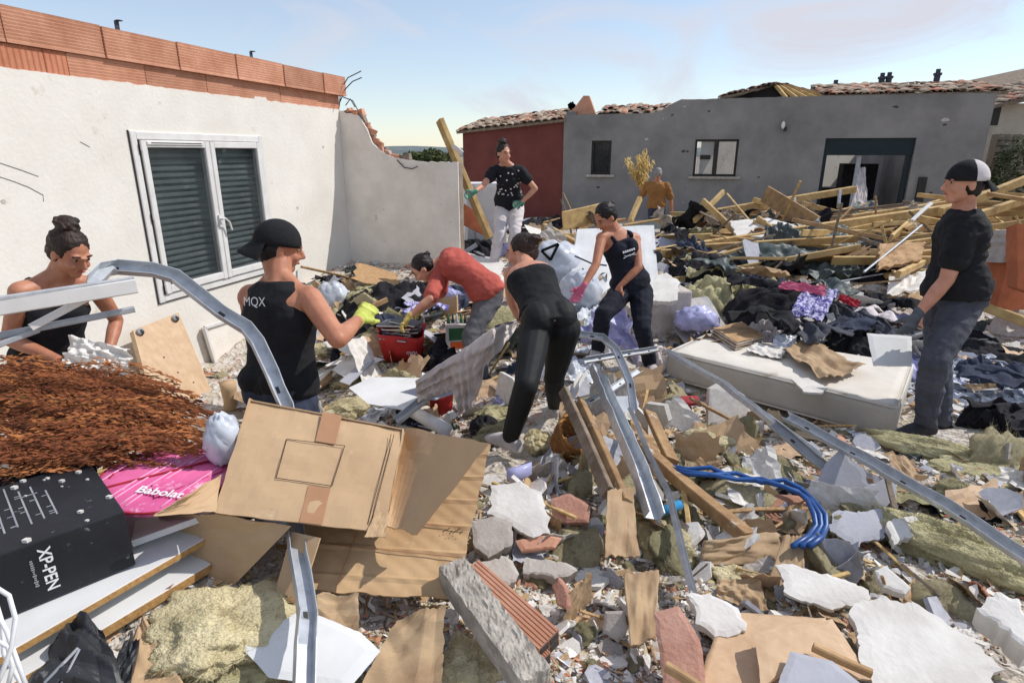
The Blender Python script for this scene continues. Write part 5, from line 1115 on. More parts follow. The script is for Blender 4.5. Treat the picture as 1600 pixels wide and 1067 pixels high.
panel4('cardboard_piece', [(1190, 940, .05), (1260, 935, .05), (1255, 840, .16), (1225, 835, .16)], .006, 'kraft', 'bent tan cardboard right of the curled fibreboard', 'cardboard', .02, 2, .03, 6)
# --- slabs
slabpx('plaster_slab', [(768, 760), (812, 748), (845, 768), (858, 812), (858, 832), (830, 838), (795, 815), (764, 802)], .13, .022, 'plaster', 'bright white plasterboard piece in the centre foreground', 'slab', (.0, -.2, 1), .02, 4)
slabpx('plaster_slab', [(735, 812), (765, 805), (800, 815), (800, 850), (765, 868), (745, 855)], .1, .05, 'plaster_drab', 'pinkish grey plaster block left below the bright white piece', 'slab', (.1, -.4, 1), .02, 5)
slabpx('plaster_slab', [(1325, 945), (1345, 932), (1440, 945), (1500, 985), (1565, 1045), (1560, 1085), (1370, 1085), (1345, 1020)], .16, .03, 'plaster', 'largest white plaster slab in the lower right corner', 'slab', (.05, -.2, 1), .03, 6)
slabpx('plaster_slab', [(1212, 880), (1290, 893), (1362, 920), (1362, 935), (1330, 945), (1290, 950), (1225, 925)], .12, .02, 'plaster', 'long white plaster slab behind the largest one', 'slab', (.0, -.15, 1), .02, 7)
slabpx('plaster_slab', [(1075, 932), (1110, 925), (1150, 945), (1165, 975), (1125, 995), (1088, 975)], .15, .04, 'plaster', 'rounded white plaster lump on the tan fibreboard', 'slab', (-.1, -.2, 1), .02, 8)
slabpx('grey_slab', [(1235, 1015), (1300, 1030), (1370, 1085), (1210, 1085)], .2, .015, 'greyboard', 'flat blue grey panel at the bottom edge', 'slab', (0, -.1, 1), .004, 9)
slabpx('grey_slab', [(1280, 735), (1310, 702), (1350, 730), (1360, 765), (1320, 785), (1275, 765)], .14, .02, 'greyboard', 'grey plasterboard piece standing beside the blue hoses', 'slab', (-.2, -.7, .7), .02, 10)
slabpx('grey_slab', [(1325, 785), (1360, 755), (1395, 740), (1402, 775), (1380, 795)], .12, .02, 'greyboard', 'grey plasterboard piece right of the standing one', 'slab', (-.2, -.5, .8), .02, 11)
slabpx('grey_slab', [(1300, 800), (1380, 795), (1390, 830), (1345, 855), (1295, 830)], .1, .02, 'greyboard', 'pale grey broken panel below the two grey pieces', 'slab', (0, -.3, .9), .025, 12)
slabpx('plaster_slab', [(1385, 815), (1430, 800), (1448, 825), (1400, 850)], .12, .04, 'plaster', 'white plaster lump beside the yellow green insulation roll', 'slab', (0, -.3, 1), .02, 13)
slabpx('plaster_slab', [(1525, 945), (1560, 920), (1600, 935), (1640, 1000), (1600, 1020), (1560, 985)], .2, .08, 'plaster', 'rough white plaster lump at the right edge', 'slab', (-.2, -.3, 1), .03, 14)
slabpx('plaster_slab', [(1365, 890), (1385, 880), (1425, 915), (1415, 925), (1380, 915)], .12, .04, 'plaster', 'small white block behind the largest slab', 'slab', (-.2, -.3, 1), .01, 15)
slabpx('plaster_slab', [(820, 870), (880, 875), (905, 890), (880, 905), (820, 895)], .06, .05, 'plaster_drab', 'long grey plaster fragment below the splintered post', 'slab', (.1, -.3, 1), .02, 16)
slabpx('plaster_slab', [(745, 880), (800, 865), (812, 895), (795, 915), (755, 905)], .08, .04, 'plaster_drab', 'curved plaster fragment beside the creased cardboard sheet', 'slab', (.1, -.4, 1), .02, 17)
slabpx('stone_piece', [(945, 955), (975, 955), (982, 985), (965, 1005), (942, 985)], .08, .03, 'plaster_drab', 'upright angular cream stone beside the dark gap', 'stone', (-.2, -.7, .6), .008, 18)
slabpx('white_board', [(545, 605), (580, 588), (690, 590), (700, 612), (630, 640), (575, 630)], .26, .014, 'white_board', 'white board lying behind the taped carton', 'board', (0, -.1, 1), .003, 19)
slabpx('blue_board', [(625, 612), (700, 590), (745, 600), (680, 625)], .30, .008, 'greyboard', 'pale blue grey board under the draped curtain', 'board', (.1, -.1, 1), .003, 20)
slabpx('white_paper', [(508, 570), (550, 550), (600, 560), (540, 590)], .14, .006, 'paper', 'sheet of white paper right of the capped man', 'paper', (0, -.1, 1), .006, 21)
slabpx('grey_slab', [(530, 595), (570, 560), (585, 562), (545, 600)], .16, .02, 'greyboard', 'narrow grey board right of the white paper', 'board', (0, -.1, 1), .002, 22)
slabpx('white_board', [(1355, 520), (1425, 525), (1425, 572), (1365, 570)], .55, .02, 'white_board', 'white panel behind the gloved hand of the man in profile', 'board', (-.1, -.6, .8), .006, 23)
slabpx('white_board', [(955, 590), (990, 600), (1000, 640), (960, 645)], .2, .01, 'bag', 'pale blue plastic sheet under the crossing rails', 'sheet', (0, -.2, 1), .01, 24)
slabpx('foam_slab', [(700, 385), (790, 412), (780, 432), (715, 412)], .18, .04, 'plaster', 'white slab at the foot of the woman in white trousers', 'slab', (0, -.1, 1), .02, 26)
# --- concrete lintel with hollow bricks
a, b = pt((705, 905, .16)), pt((835, 1085, .16)); d = (b-a).normalized(); sd2 = d.cross(Z).normalized(); up2 = sd2.cross(d)
li = thing('concrete_lintel', (a+b)/2-Z*.06, 'rough concrete lintel lying beside ribbed orange hollow bricks', 'lintel')
mb = MB().sheet([a-sd2*.046, b-sd2*.046, b+sd2*.046, a+sd2*.046], 44, 14, .075, lambda u, v: .008*fbm(u*14, v*4, 3)+.004*fbm(u*50, v*14, 5), .008, 2); lo_ = obj('beam', mb, 'concrete', li)
def hollow(name, a, b, w, h, label, up=(0, 0, 1)):
    d = (b-a).normalized(); s_ = d.cross(V(up)).normalized(); u_ = s_.cross(d); r = thing(name, (a+b)/2-u_*h/2, label, 'brick'); prof = []
    nr = 7
    for k in range(nr):
        x0 = -w/2+w*k/nr; prof += [(x0, h/2-.003), (x0+.002, h/2), (x0+w/nr-.003, h/2), (x0+w/nr-.001, h/2-.003)]
    prof += [(w/2, -h/2), (-w/2, -h/2)]; obj('shell', MB().sweep([a, b], prof, up), 'brick', r)
    for ia in (-1, 1):
        for ib in (-1, 1): obj('cell', MB().box(b+s_*ia*w*.235+u_*ib*h*.23+d*.0015, s_*w*.19, u_*h*.17, d*.002), 'seam', r)
    return r
hollow('hollow_brick', pt((735, 898, .19)), pt((858, 1010, .18)), .085, .075, 'long ribbed orange hollow brick beside the concrete lintel', (.2, -.5, .8))
hollow('hollow_brick', pt((795, 975, .17)), pt((850, 1035, .15)), .05, .05, 'short ribbed orange brick below the long hollow one', (.2, -.5, .8))
slabpx('clay_brick', [(1022, 955), (1060, 945), (1095, 1000), (1105, 1075), (1035, 1075)], .2, .09, 'brick_dusty', 'big pink clay brick block at the bottom centre', 'brick', (-.2, -.5, .8), .006, 31)
slabpx('clay_brick', [(862, 915), (872, 900), (890, 930), (888, 955), (870, 945)], .12, .05, 'brick_dusty', 'wedge of pink brick standing in the plaster dust', 'brick', (-.3, -.6, .6), .008, 32)
slabpx('clay_brick', [(805, 843), (855, 835), (880, 840), (870, 855), (815, 860)], .1, .03, 'brick', 'flat orange tile shard below the bright white piece', 'brick', (0, -.5, .8), .006, 33)
slabpx('clay_brick', [(862, 780), (890, 770), (922, 790), (920, 815), (865, 815)], .1, .05, 'brick_dusty', 'orange brick lump right of the bright white piece', 'brick', (-.2, -.5, .8), .008, 34)
slabpx('clay_tile', [(1190, 785), (1215, 770), (1255, 775), (1263, 800), (1240, 818), (1205, 810)], .06, .03, 'terracotta', 'round terracotta tile inside the blue hose loop', 'tile', (0, -.4, .9), .008, 35)
mb = MB()
for r in (.05, .075, .1):
    c = G(1225, 797, .075); mb.tube([c+V((r*math.cos(t), r*.55*math.sin(t)-.0, .03*math.sin(t)))for t in np.linspace(3.5, 6.0, 8)], .006, 6)
one('tile_ribs', mb, 'terracotta', 'raised curved ribs on the round terracotta tile', 'tile')
# --- hoses
for k in range(3):
    o_ = (k-1)*10; kk = (0, 3, -4, 5, 1)[k]; pts = [(1045+o_, 726+k*5), (1075, 733+k*4), (1110, 738+o_*.8+kk), (1150, 746-o_*.3+kk), (1190, 751+o_*.3), (1225, 757-o_*.35+kk), (1250+o_*.3, 768+kk), (1268+o_*.5, 783), (1281+o_*.9, 805), (1283+o_*.8, 822), (1274+o_*1.1, 838), (1252+o_*1.3, 853)]
    one('blue_hose', MB().tube([G(x, y, .135+.014*((k*3+i) % 3)) for i, (x, y) in enumerate(pts)], .0115, 10), 'blue_hose', ['innermost shiny blue hose in the loop beside the grey panels', 'middle shiny blue hose in the loop beside the grey panels', 'outermost shiny blue hose in the loop beside the grey panels'][k], 'hose', 'blue hoses', True)
one('hose_joint', bagmesh(G(1048, 725, .08), .04, .035, .035, 3, .1), 'bag', 'crumpled clear wrap at the end of the blue hoses', 'wrap', None, True)
one('blue_pipe', MB().tube([G(1030, 800, .1), G(1062, 788, .1)], .022, 10), 'blue_plastic', 'short light blue pipe piece beside the shiny channel', 'pipe', None, True)
# --- middle: curtain, red bag, basket, buckets
sa_, sb_ = LEGJ['wr'][0]+V((0, .03, -.02)), P(655, 605, 3.9)
one('stick', MB().tube([LEGJ['wr'][0]+V((.12, .05, .03)), LEGJ['wr'][0]+V((0, .02, -.01)), P(775, 510, 3.72)], .008, 8), 'black_plastic', 'dark stick held by the woman in leggings', 'stick')
line = [LEGJ['wr'][0]+V((-.02, -.02, .0)), P(772, 514, 3.62), P(742, 535, 3.72), P(712, 556, 3.8), P(682, 574, 3.88), P(650, 596, 3.95)]
mb = MB(); nu, nv = 130, 56; vs = []
for j in range(nv+1):
    for i in range(nu+1):
        u, v = i/nu, j/nv; q = u*4.999; p = line[int(q)].lerp(line[int(q)+1], q-int(q))
        drop = float(np.interp(u, [0, .15, .3, .38, .46, .55, .65, .8, 1], [.05, .16, .2, .38, .42, .40, .22, .2, .14]))*(1+.12*noise.noise(V((u*14, 3, 0)))); w = v*1.25-.25
        bulge = .07*math.sin(math.pi*min(1, v*1.25))*(.4+.6*math.sin(math.pi*min(1, .15+u)))
        cr2 = math.sin(6.28*(w*2.6*drop/.2+u*1.2+.5*noise.noise(V((u*4, v*3, 2)))))*(1-.7*min(1, drop*2.2))+math.sin(6.28*(u*13+.7*noise.noise(V((u*5, v*2, 7)))+.5*w))*min(1, drop*2.4)*(.3+.7*v)
        vs.append(p+V((0, -bulge-.016*cr2 if w > 0 else .08*(-w/.25), -drop*w if w > 0 else .10*w))+Z*.02*math.sin(math.pi*v)+V((.012, .014, .012))*noise.noise(V((u*18, v*8, 5))))
w_ = nu+1; mb.add(vs, [(j*w_+i, j*w_+i+1, j*w_+w_+i+1, j*w_+w_+i) for j in range(nv) for i in range(nu)]); o = one('curtain', mb, 'curtain', 'greyish white curtain held up by the woman in leggings', 'curtain', None, True); s_ = o.modifiers.new('t', 'SOLIDIFY'); s_.thickness = .004
c = G(630, 560, .0); rbg = thing('red_bag', c, 'red shopping bag crammed with books beside the wall', 'bag')
mb = MB(); vs = []
for z_, rx, ry in ((0, .16, .11), (.1, .185, .13), (.2, .2, .14), (.27, .215, .15)):
    for k in range(28):
        t = 6.2832*k/28; m_ = (abs(math.cos(t))**4+abs(math.sin(t))**4)**-.25; vs.append(c+V((rx*math.cos(t)*m_*(1+.06*math.sin(5*t+z_*20)+.05*math.sin(9*t-z_*30)), ry*math.sin(t)*m_*(1+.07*math.sin(4*t+z_*16)), z_*(1+.12*math.sin(2*t+1))+.018*math.sin(3*t))))
mb.add(vs, [(r*28+i, r*28+(i+1) % 28, (r+1)*28+(i+1) % 28, (r+1)*28+i) for r in range(3) for i in range(28)]+[tuple(range(27, -1, -1))]); o = obj('bag_body', mb, 'red', rbg, True); s_ = o.modifiers.new('t', 'SOLIDIFY'); s_.thickness = .004
mb = MB()
for k in range(5): mb.tube([c+V((.06+.02*k, -.142, .09+.02*(k % 2))), c+V((.07+.02*k, -.146, .115)), c+V((.078+.02*k, -.144, .085))], .003, 5)
obj('white_print', mb, 'white_ink', rbg)
rs = random.Random(4)
for k in range(13):
    a = rs.uniform(-.4, .4); q = c+V((rs.uniform(-.07, .06), rs.uniform(-.05, .05), .2+.0135*k)); ux = V((math.cos(a), math.sin(a), rs.uniform(-.12, .12))); uy = V((-math.sin(a), math.cos(a), rs.uniform(-.1, .1)))
    bk_ = thing('book', q, 'dusty book in the pile sticking out of the red bag', 'book', 'books in the red bag'); uz = ux.cross(uy)
    obj('cover', MB().box(q, ux*.13, uy*.095, uz*.0065), rs.choice(['book', 'book', 'book_blue', 'book_red', 'cloth_dark']), bk_); obj('pages', MB().box(q-uy*.003, ux*.126, uy*.0935, uz*.0045), 'paper', bk_)
c = G(715, 545, 0); pb = thing('paper_bag', c, 'paper bag of bottles with an orange label behind the curtain', 'bag')
obj('bag_body', MB().box(c+Z*.13, (.11, .02, 0), (-.01, .07, 0), (0, 0, .13)), 'paper', pb); obj('orange_label', MB().box(c+V((0, -.0735, .06)), (.06, .012, 0), (0, .002, 0), (0, 0, .035)), 'orange', pb); obj('green_print', MB().box(c+V((.0, -.0735, .17)), (.07, .014, 0), (0, .002, 0), (0, 0, .06)), 'green', pb)
for k in range(5): obj('bottle', MB().tube([c+V((-.08+.04*k, .02*(k % 2), .1)), c+V((-.08+.04*k, .02*(k % 2), .28)), c+V((-.08+.04*k, .02*(k % 2), .3)), c+V((-.08+.04*k, .02*(k % 2), .35))], .018, 10, [1, 1, .5, .45]), ['green', 'black_plastic', 'bag'][k % 3], pb, True)
c = G(702, 490, .0); obx = thing('kraft_carton', c, 'small open carton of oddments beside the red shirted person', 'box')
for dx, dy, hx, hy in ((0, -.07, .09, .004), (0, .07, .09, .004), (-.09, 0, .004, .07), (.09, 0, .004, .07)): obj('wall', MB().box(c+V((dx, dy, .1)), (hx, 0, 0), (0, hy, 0), (0, 0, .1)), 'cardboard', obx)
obj('bundle', bagmesh(c+Z*.22, .08, .06, .06, 5), 'bag_lilac', obx, True)
c = G(690, 645, .0); bu = thing('red_bucket', c, 'red bucket hidden below the hanging curtain', 'bucket'); obj('pail', MB().tube([c+Z*.0, c+Z*.22], .1, 20, [.8, 1]), 'red', bu, True); obj('rim', MB().tube([c+Z*.21, c+Z*.225], .106, 20), 'red', bu, True)
one('white_tube', MB().tube([pt((640, 640, .14)), pt((698, 672, .12))], .045, 14), 'pvc', 'short fat white tube behind the creased cardboard', 'tube', None, True)
c = G(888, 712, .02); wk = thing('wicker_basket', c, 'small wicker basket tipped over behind the plaster rubble', 'basket'); axb = V((.35, -.35, .6)).normalized(); e_ = axb.orthogonal().normalized(); f_ = axb.cross(e_)
for k in range(9):
    z_ = -.06+.02*k; r = .085+.004*k; obj('weave_ring', MB().tube([c+Z*.09+axb*z_+(e_*math.cos(t)+f_*math.sin(t))*r*(1+.03*math.sin(9*t+k*3.14)) for t in np.linspace(0, 6.2832, 37)], .009, 6), 'wicker', wk, True)
for k in range(14): t = 6.2832*k/14; obj('stake', MB().tube([c+Z*.09+axb*-.07+(e_*math.cos(t)+f_*math.sin(t))*.086, c+Z*.09+axb*.12+(e_*math.cos(t)+f_*math.sin(t))*.118], .005, 5), 'wicker', wk)
c = G(1062, 675, -.09); rp = thing('red_chair_piece', c, 'broken red plastic chair piece in the yellow insulation', 'chair piece')
obj('seat', MB().sheet([c+V((-.13, -.05, .17)), c+V((.1, -.09, .27)), c+V((.14, .1, .24)), c+V((-.1, .1, .2))], 10, 8, .02, lambda u, v: .02*math.sin(u*3)), 'red_worn', rp); obj('leg', MB().sweep([c+V((.02, -.07, .23)), c+V((.03, -.1, .0))], rectp(.05, .03, .006), (0, 1, 0)), 'red_worn', rp); obj('leg', MB().sweep([c+V((-.07, -.03, .23)), c+V((-.04, -.02, .02))], rectp(.045, .03, .006), (0, 1, 0)), 'red_worn', rp)
one('blue_shoe', MB().loft([(G(808, 742, .1)+V((-.05, 0, 0)), (0, .03, 0), (0, 0, .03)), (G(808, 742, .1), (0, .035, 0), (0, 0, .04)), (G(808, 742, .1)+V((.07, .03, .02)), (0, .025, 0), (0, 0, .03))], 12), 'bag_lilac', 'small pale blue object above the bright white plasterboard', 'shoe', None, True)
one('dark_boot', bagmesh(G(757, 672, .04), .09, .09, .09, 8, .25), 'cloth_dark', 'dark cloth bundle left of the leg of the woman in leggings', 'cloth', None, True)
# --- along the wall: panel on castors, heater
def wo(px, py, o): return onplane(px, py, W0+NW*o, NW)
pn4 = [wo(245, 655, .62), wo(337, 626, .62), wo(279, 488, .14), wo(208, 516, .14)]
wpn = thing('furniture_board', (pn4[0]+pn4[1])/2, 'wooden furniture panel with castors leaning against the house wall', 'panel'); obj('board', MB().sheet(pn4, 6, 6, .05), 'wood_panel', wpn)
nq = (pn4[1]-pn4[0]).cross(pn4[3]-pn4[0]).normalized()
for u_, v_ in ((.1, .95), (.86, .95)):
    p = pn4[0].lerp(pn4[1], u_).lerp(pn4[3].lerp(pn4[2], u_), v_); cst = obj('castor', MB().tube([p+nq*.002, p+nq*.03], .03, 12), 'metal_dull', wpn, True); obj('wheel', MB().tube([p+nq*.02-Z*.01-U*.012, p+nq*.02-Z*.01+U*.012], .026, 12), 'black_plastic', cst, True)
for u_, v_ in ((.4, .6), (.55, .4), (.75, .25)): p = pn4[0].lerp(pn4[1], u_).lerp(pn4[3].lerp(pn4[2], u_), v_); obj('knot', MB().tube([p, p+nq*.0015], .009, 8), 'ink', wpn)
h4 = [wo(340, 583, .05), wo(400, 562, .05), wo(388, 490, .05), wo(318, 512, .05)]; ht_ = thing('wall_heater', (h4[0]+h4[1])/2, 'white framed electric heater hanging askew low on the house wall', 'heater'); obj('grille', MB().sheet(h4, 5, 5, .03), 'plaster_grey', ht_)
for i in range(4): obj('frame', MB().sweep([h4[i]+NW*.012, h4[(i+1) % 4]+NW*.012], rectp(.035, .03, .004), NW), 'pvc', ht_)
one('brown_vase', MB().tube([G(362, 640, 0)+Z*q for q in (0, .02, .1, .2, .26)], .07, 14, [.7, .8, .8, .95, 1]), 'cardboard', 'small brown paper tub at the foot of the wall heater', 'tub', None, True)
one('plastic_wrap', bagmesh(G(520, 470, .12), .2, .14, .2, 9, .22), 'bag', 'crumpled clear plastic wrap in the wall corner', 'plastic wrap', None, True)
crumple('dark_board', [(548, 480, .05), (575, 478, .05), (572, 432, 8.0), (562, 436, 8.0)], .01, 'tarp', 'dark triangular panel standing in the wall corner', 'panel', 2)
heap('dark_clothes', 590, 480, .45, .35, .2, 'cloth_dark', 'dark clothes heaped in the wall corner', 'clothes', .2, 3)
heap('dark_clothes', 700, 470, .4, .3, .12, 'denim', 'blue clothes heaped behind the red shirted person', 'clothes', .2, 5)
beampx('timber_batten', (560, 492, .25), (605, 468, .3), .03, .05, 'wood_tan', 'short batten in the gloved hand of the capped man', 'timber')
heap('white_sack', 785, 470, .26, .22, .28, 'paper', 'white sack between the red shirt and the leggings', 'sack', .2, 7, .03)
# --- behind: bags, white panels, boxes
for k, (px, py, rx, rz, lb) in enumerate(((868, 425, .34, .34, 'large white plastic bag with a dark triangular print'), (905, 455, .24, .24, 'grey translucent bag in front of the large printed one'))):
    c = G(px, py+20, .08); bg_ = thing('plastic_bag', c-Z*.05, lb, 'bag'); obj('sack', bagmesh(c+Z*rz*.55, rx, rx*.8, rz, 10+k, .13), 'bag', bg_, True)
    if k == 0:
        q = onplane(858, 392, c-V((0, rx*.74, 0)), V((0, 1, 0))); mb = MB(); tri = [q+V((-.1, 0, .0)), q+V((.12, 0, .09)), q+V((.02, 0, -.12))]; 
        for i in range(3): mb.sweep([tri[i].lerp(q, .1), tri[(i+1) % 3].lerp(q, .1)], rectp(.03, .03), (0, 1, 0))
        obj('print', mb, 'ink_black', bg_)
panel4('padded_board', [(882, 505, 6.6), (1035, 520, 6.7), (1022, 352, 7.6), (902, 358, 7.6)], .10, 'white_board', 'big white padded panel leaning behind the woman in the navy vest', 'panel', .02, 2)
for k, pts in enumerate(([(898, 400), (925, 412), (948, 415)], [(1010, 440), (1025, 452), (1048, 446), (1040, 458)])): one('black_cable', MB().tube([P(a, b, 6.62-.08*k) for a, b in pts], .01, 6), 'black_plastic', ['black cable across the white padded panel', 'black cable looped on the plaster block'][k], 'cable')
one('grey_speaker', MB().tube([P(1026, 402, 7.35), P(1027, 402, 7.5)], .07, 16), 'black_plastic', 'round dark disc on the right side of the white panel', 'disc')
c = G(1035, 520, 0); bk5 = one('plaster_block', MB().box(c+V((0, .2, .2)), (.24, .03, 0), (-.03, .25, 0), (0, 0, .24)), 'plaster_drab', 'cream boxy block right of the woman in the navy vest', 'block'); bev(bk5, .02)
slabpx('plaster_slab', [(1005, 440), (1040, 425), (1062, 440), (1062, 470), (1010, 470)], .5, .06, 'plaster', 'white broken slab on the cream boxy block', 'slab', (0, -.4, 1), .03, 41)
c = G(1090, 525, 0); bev(one('white_crate', MB().box(c+V((0, .12, .09)), (.2, .03, 0), (-.02, .14, 0), (0, 0, .11)), 'greyboard', 'pale grey plastic crate left of the mattress', 'crate'), .015)
one('lilac_bag', bagmesh(G(1088, 500, .22), .2, .14, .13, 14, .2), 'bag_lilac', 'crumpled lilac plastic bag on the pale grey crate', 'bag', None, True)
# mattress
mt = [pos_at_z(x, y, .5) for x, y in ((1040, 549), (1406, 638), (1430, 568), (1105, 520))]; mr_ = thing('mattress', (mt[0]+mt[1]+mt[2]+mt[3])/4-Z*.22, 'dirty cream mattress lying flat on the rubble, part shaded', 'mattress')
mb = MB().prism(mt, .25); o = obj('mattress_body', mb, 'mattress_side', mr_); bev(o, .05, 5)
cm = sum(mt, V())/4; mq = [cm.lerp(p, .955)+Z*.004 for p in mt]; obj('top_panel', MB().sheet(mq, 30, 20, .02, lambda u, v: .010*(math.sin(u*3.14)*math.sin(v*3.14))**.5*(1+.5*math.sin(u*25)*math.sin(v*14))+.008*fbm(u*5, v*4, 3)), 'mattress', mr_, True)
for dz_ in (-.008, -.235): 
    ring = [cm.lerp(p, .985)+Z*dz_ for p in mt]; pts = []
    for i in range(4): pts += [ring[i].lerp(ring[(i+1) % 4], f) for f in (.02, .5, .98)]
    obj('piping', MB().tube(pts+[pts[0]], .007, 6), 'seam' if dz_ > 0 else 'mattress', mr_, True)
def mz(px, py, z): return (px, py, (z-CAMZ)/ray(px, py).z)      # a point on top of the mattress
crumple('kraft_paper', [mz(1222, 548, .57), mz(1290, 592, .57), mz(1352, 572, .58), mz(1265, 530, .58)], .05, 'kraft', 'crumpled brown paper lying on the mattress', 'paper', 6, 1.7, .004, 34)
mb = MB(); q = pos_at_z(1285, 562, .53)
for i, (px_, py_) in enumerate(((1108, 522), (1140, 545), (1190, 540), (1160, 508))): pass
for k in range(7):
    q4 = [pos_at_z(x+k*.7, y-k*2.2, .515+.012*k) for x, y in ((1110, 525), (1148, 548), (1190, 538), (1155, 516))]; one('papers', MB().sheet(q4, 8, 8, .006, lambda u, v: .012*fbm(u*2, v*2, k)), 'paper' if k % 2 else 'wood_tan', 'sheet in the stack of bent papers at the back of the mattress', 'paper', 'stack of bent papers')
one('plaster_flake', MB().prism(brk([pos_at_z(x, y, .535) for x, y in ((1236, 592), (1262, 590), (1295, 606), (1280, 614), (1258, 612))], 44, .01), .014), 'plaster', 'thin white plaster flake on the mattress', 'flake')
crumple('clear_wrap', [mz(1205, 540, .55), mz(1240, 548, .55), mz(1245, 525, .6), mz(1212, 522, .6)], .03, 'bag', 'scrap of clear wrap on the mattress beside the brown paper', 'wrap', 5, 2)
crumple('newspaper', [mz(1165, 548, .54), mz(1220, 560, .54), mz(1230, 545, .55), mz(1180, 535, .55)], .02, 'paper', 'torn newspaper on the mattress', 'paper', 8, 2)
# clothes behind the mattress
heap('dark_clothes', 1225, 505, .62, .42, .34, 'cloth_dark', 'big heap of black clothes behind the mattress', 'clothes', -.1, 11, .07, 4)
heap('dark_clothes', 1320, 520, .45, .32, .22, 'cloth_greyblue', 'grey striped clothes at the right of the black heap', 'clothes', -.5, 12, .06, 6)
heap('dark_clothes', 1345, 545, .32, .25, .16, 'cloth_black', 'small black garments right at the back corner of the mattress', 'clothes', -.4, 13, .05, 6)
crumple('patterned_cloth', [(1235, 488, .44), (1285, 500, .42), (1310, 455, .5), (1255, 450, .5)], .06, 'cloth_purple', 'purple and white patterned cloth on the black clothes', 'cloth', 4, 2)
crumple('pink_cloth', [(1215, 450, .5), (1290, 462, .5), (1290, 446, .55), (1225, 438, .52)], .04, 'glove_pink', 'pink white cloth strip above the patterned cloth', 'cloth', 7, 2)
crumple('red_cloth', [(1308, 468, .45), (1340, 482, .42), (1345, 472, .45), (1315, 458, .5)], .03, 'red_cloth', 'bright red cloth on top of the dark clothes', 'cloth', 3, 2)
for k, (px, py, rx, ry, h, m, lb) in enumerate(((1215, 415, .8, .5, .22, 'tarp', 'dark green tarpaulin in front of the timber pile'), (1280, 390, .6, .45, .35, 'tarp', 'folded grey green tarpaulin peak before the timber'), (1100, 430, .5, .4, .22, 'cloth_dark', 'dark fabric left of the green tarpaulin'), (1110, 470, .45, .35, .18, 'wool_green', 'olive blanket above the lilac bag'), (1180, 465, .4, .3, .12, 'wool_green', 'olive netting above the black clothes'), (1370, 430, .5, .4, .15, 'cloth_dark', 'dark cover under the splintered board'), (1080, 400, .4, .3, .2, 'denim', 'blue dark fabric under the timber at the left'), (1330, 480, .4, .3, .1, 'cloth_dark', 'dark cloth patch behind the red cloth'), (1560, 600, .35, .3, .12, 'denim', 'dark blue cloth behind the man in profile'), (1575, 665, .3, .2, .08, 'cloth_dark', 'dark cloth at the right edge by the foam crumbs'))):
    heap('tarpaulin' if m == 'tarp' else 'fabric_heap', px, py, rx, ry, h, m, lb, 'tarpaulin' if m == 'tarp' else 'fabric', .2*k, 20+k, .09, 3)
# leaning beam by the woman in white, sofa, fridge
beampx('leaning_beam', (687, 188, 8.3), (765, 372, 8.5), .07, .14, 'wood_yellow', 'yellow roof beam leaning behind the broken wall', 'timber', up=(.5, -.8, .1))
beampx('leaning_beam', (700, 225, 8.55), (718, 262, 8.6), .05, .1, 'wood_yellow', 'short yellow brace nailed beside the leaning beam', 'timber', up=(.5, -.8, .1))
beampx('leaning_beam', (708, 228, 8.2), (722, 240, 8.2), .03, .06, 'plaster', 'pale splintered stub near the top of the leaning beam', 'timber')
panel4('orange_board', [(722, 350, 8.9), (758, 368, 8.7), (762, 345, 8.8), (725, 318, 9.0)], .04, 'orange_clay', 'orange board lying behind the woman in white trousers', 'board')
c = P(757, 318, 9.6); fr_ = thing('white_fridge', V((c.x, c.y, .6)), 'white fridge behind the woman in white trousers', 'fridge'); obj('cabinet', MB().box(V((c.x, c.y, 1.15)), (.3, .05, 0), (-.05, .3, 0), (0, 0, .55)), 'white_board', fr_); obj('door', MB().box(V((c.x+.08, c.y-.32, 1.15)), (.2, .03, 0), (0, .012, 0), (0, 0, .5)), 'pvc', fr_)
heap('dark_clothes', 745, 395, .5, .4, .15, 'cloth_dark', 'dark debris bag below the leaning beam', 'bag', .2, 40, .07)
heap('dark_clothes', 835, 355, .5, .4, .2, 'cloth_floral', 'black speckled duvet right of the woman in white trousers', 'duvet', .2, 41, .07)
beampx('timber_batten', (700, 412, 8.0), (745, 382, 8.0), .05, .05, 'metal_dull', 'grey pipe lying below the leaning beam', 'pipe')
# pampas in the far man's hand
c = FARW; pm_ = thing('pampas_grass', c, 'tall bunch of dry pampas grass held by the far man', 'dried grass'); rs = random.Random(9); mb = MB(); st = MB()
for k in range(16):
    tip = c+V((rs.gauss(-.06, .14), rs.gauss(0, .1), rs.uniform(.45, .85))); st.tube([c, tip], .006, 4)
    for j in range(60): f = rs.uniform(.15, 1); p = c.lerp(tip, f)+V((rs.gauss(0, .03), rs.gauss(0, .03), 0)); d = V((rs.gauss(0, .5), rs.gauss(0, .5), 1)).normalized()*.05; e = d.orthogonal().normalized()*.012; mb.add([p-d, p+e, p+d, p-e], [(0, 1, 2, 3)])
obj('plume', mb, 'pampas', pm_); obj('stalk', st, 'pampas', pm_)
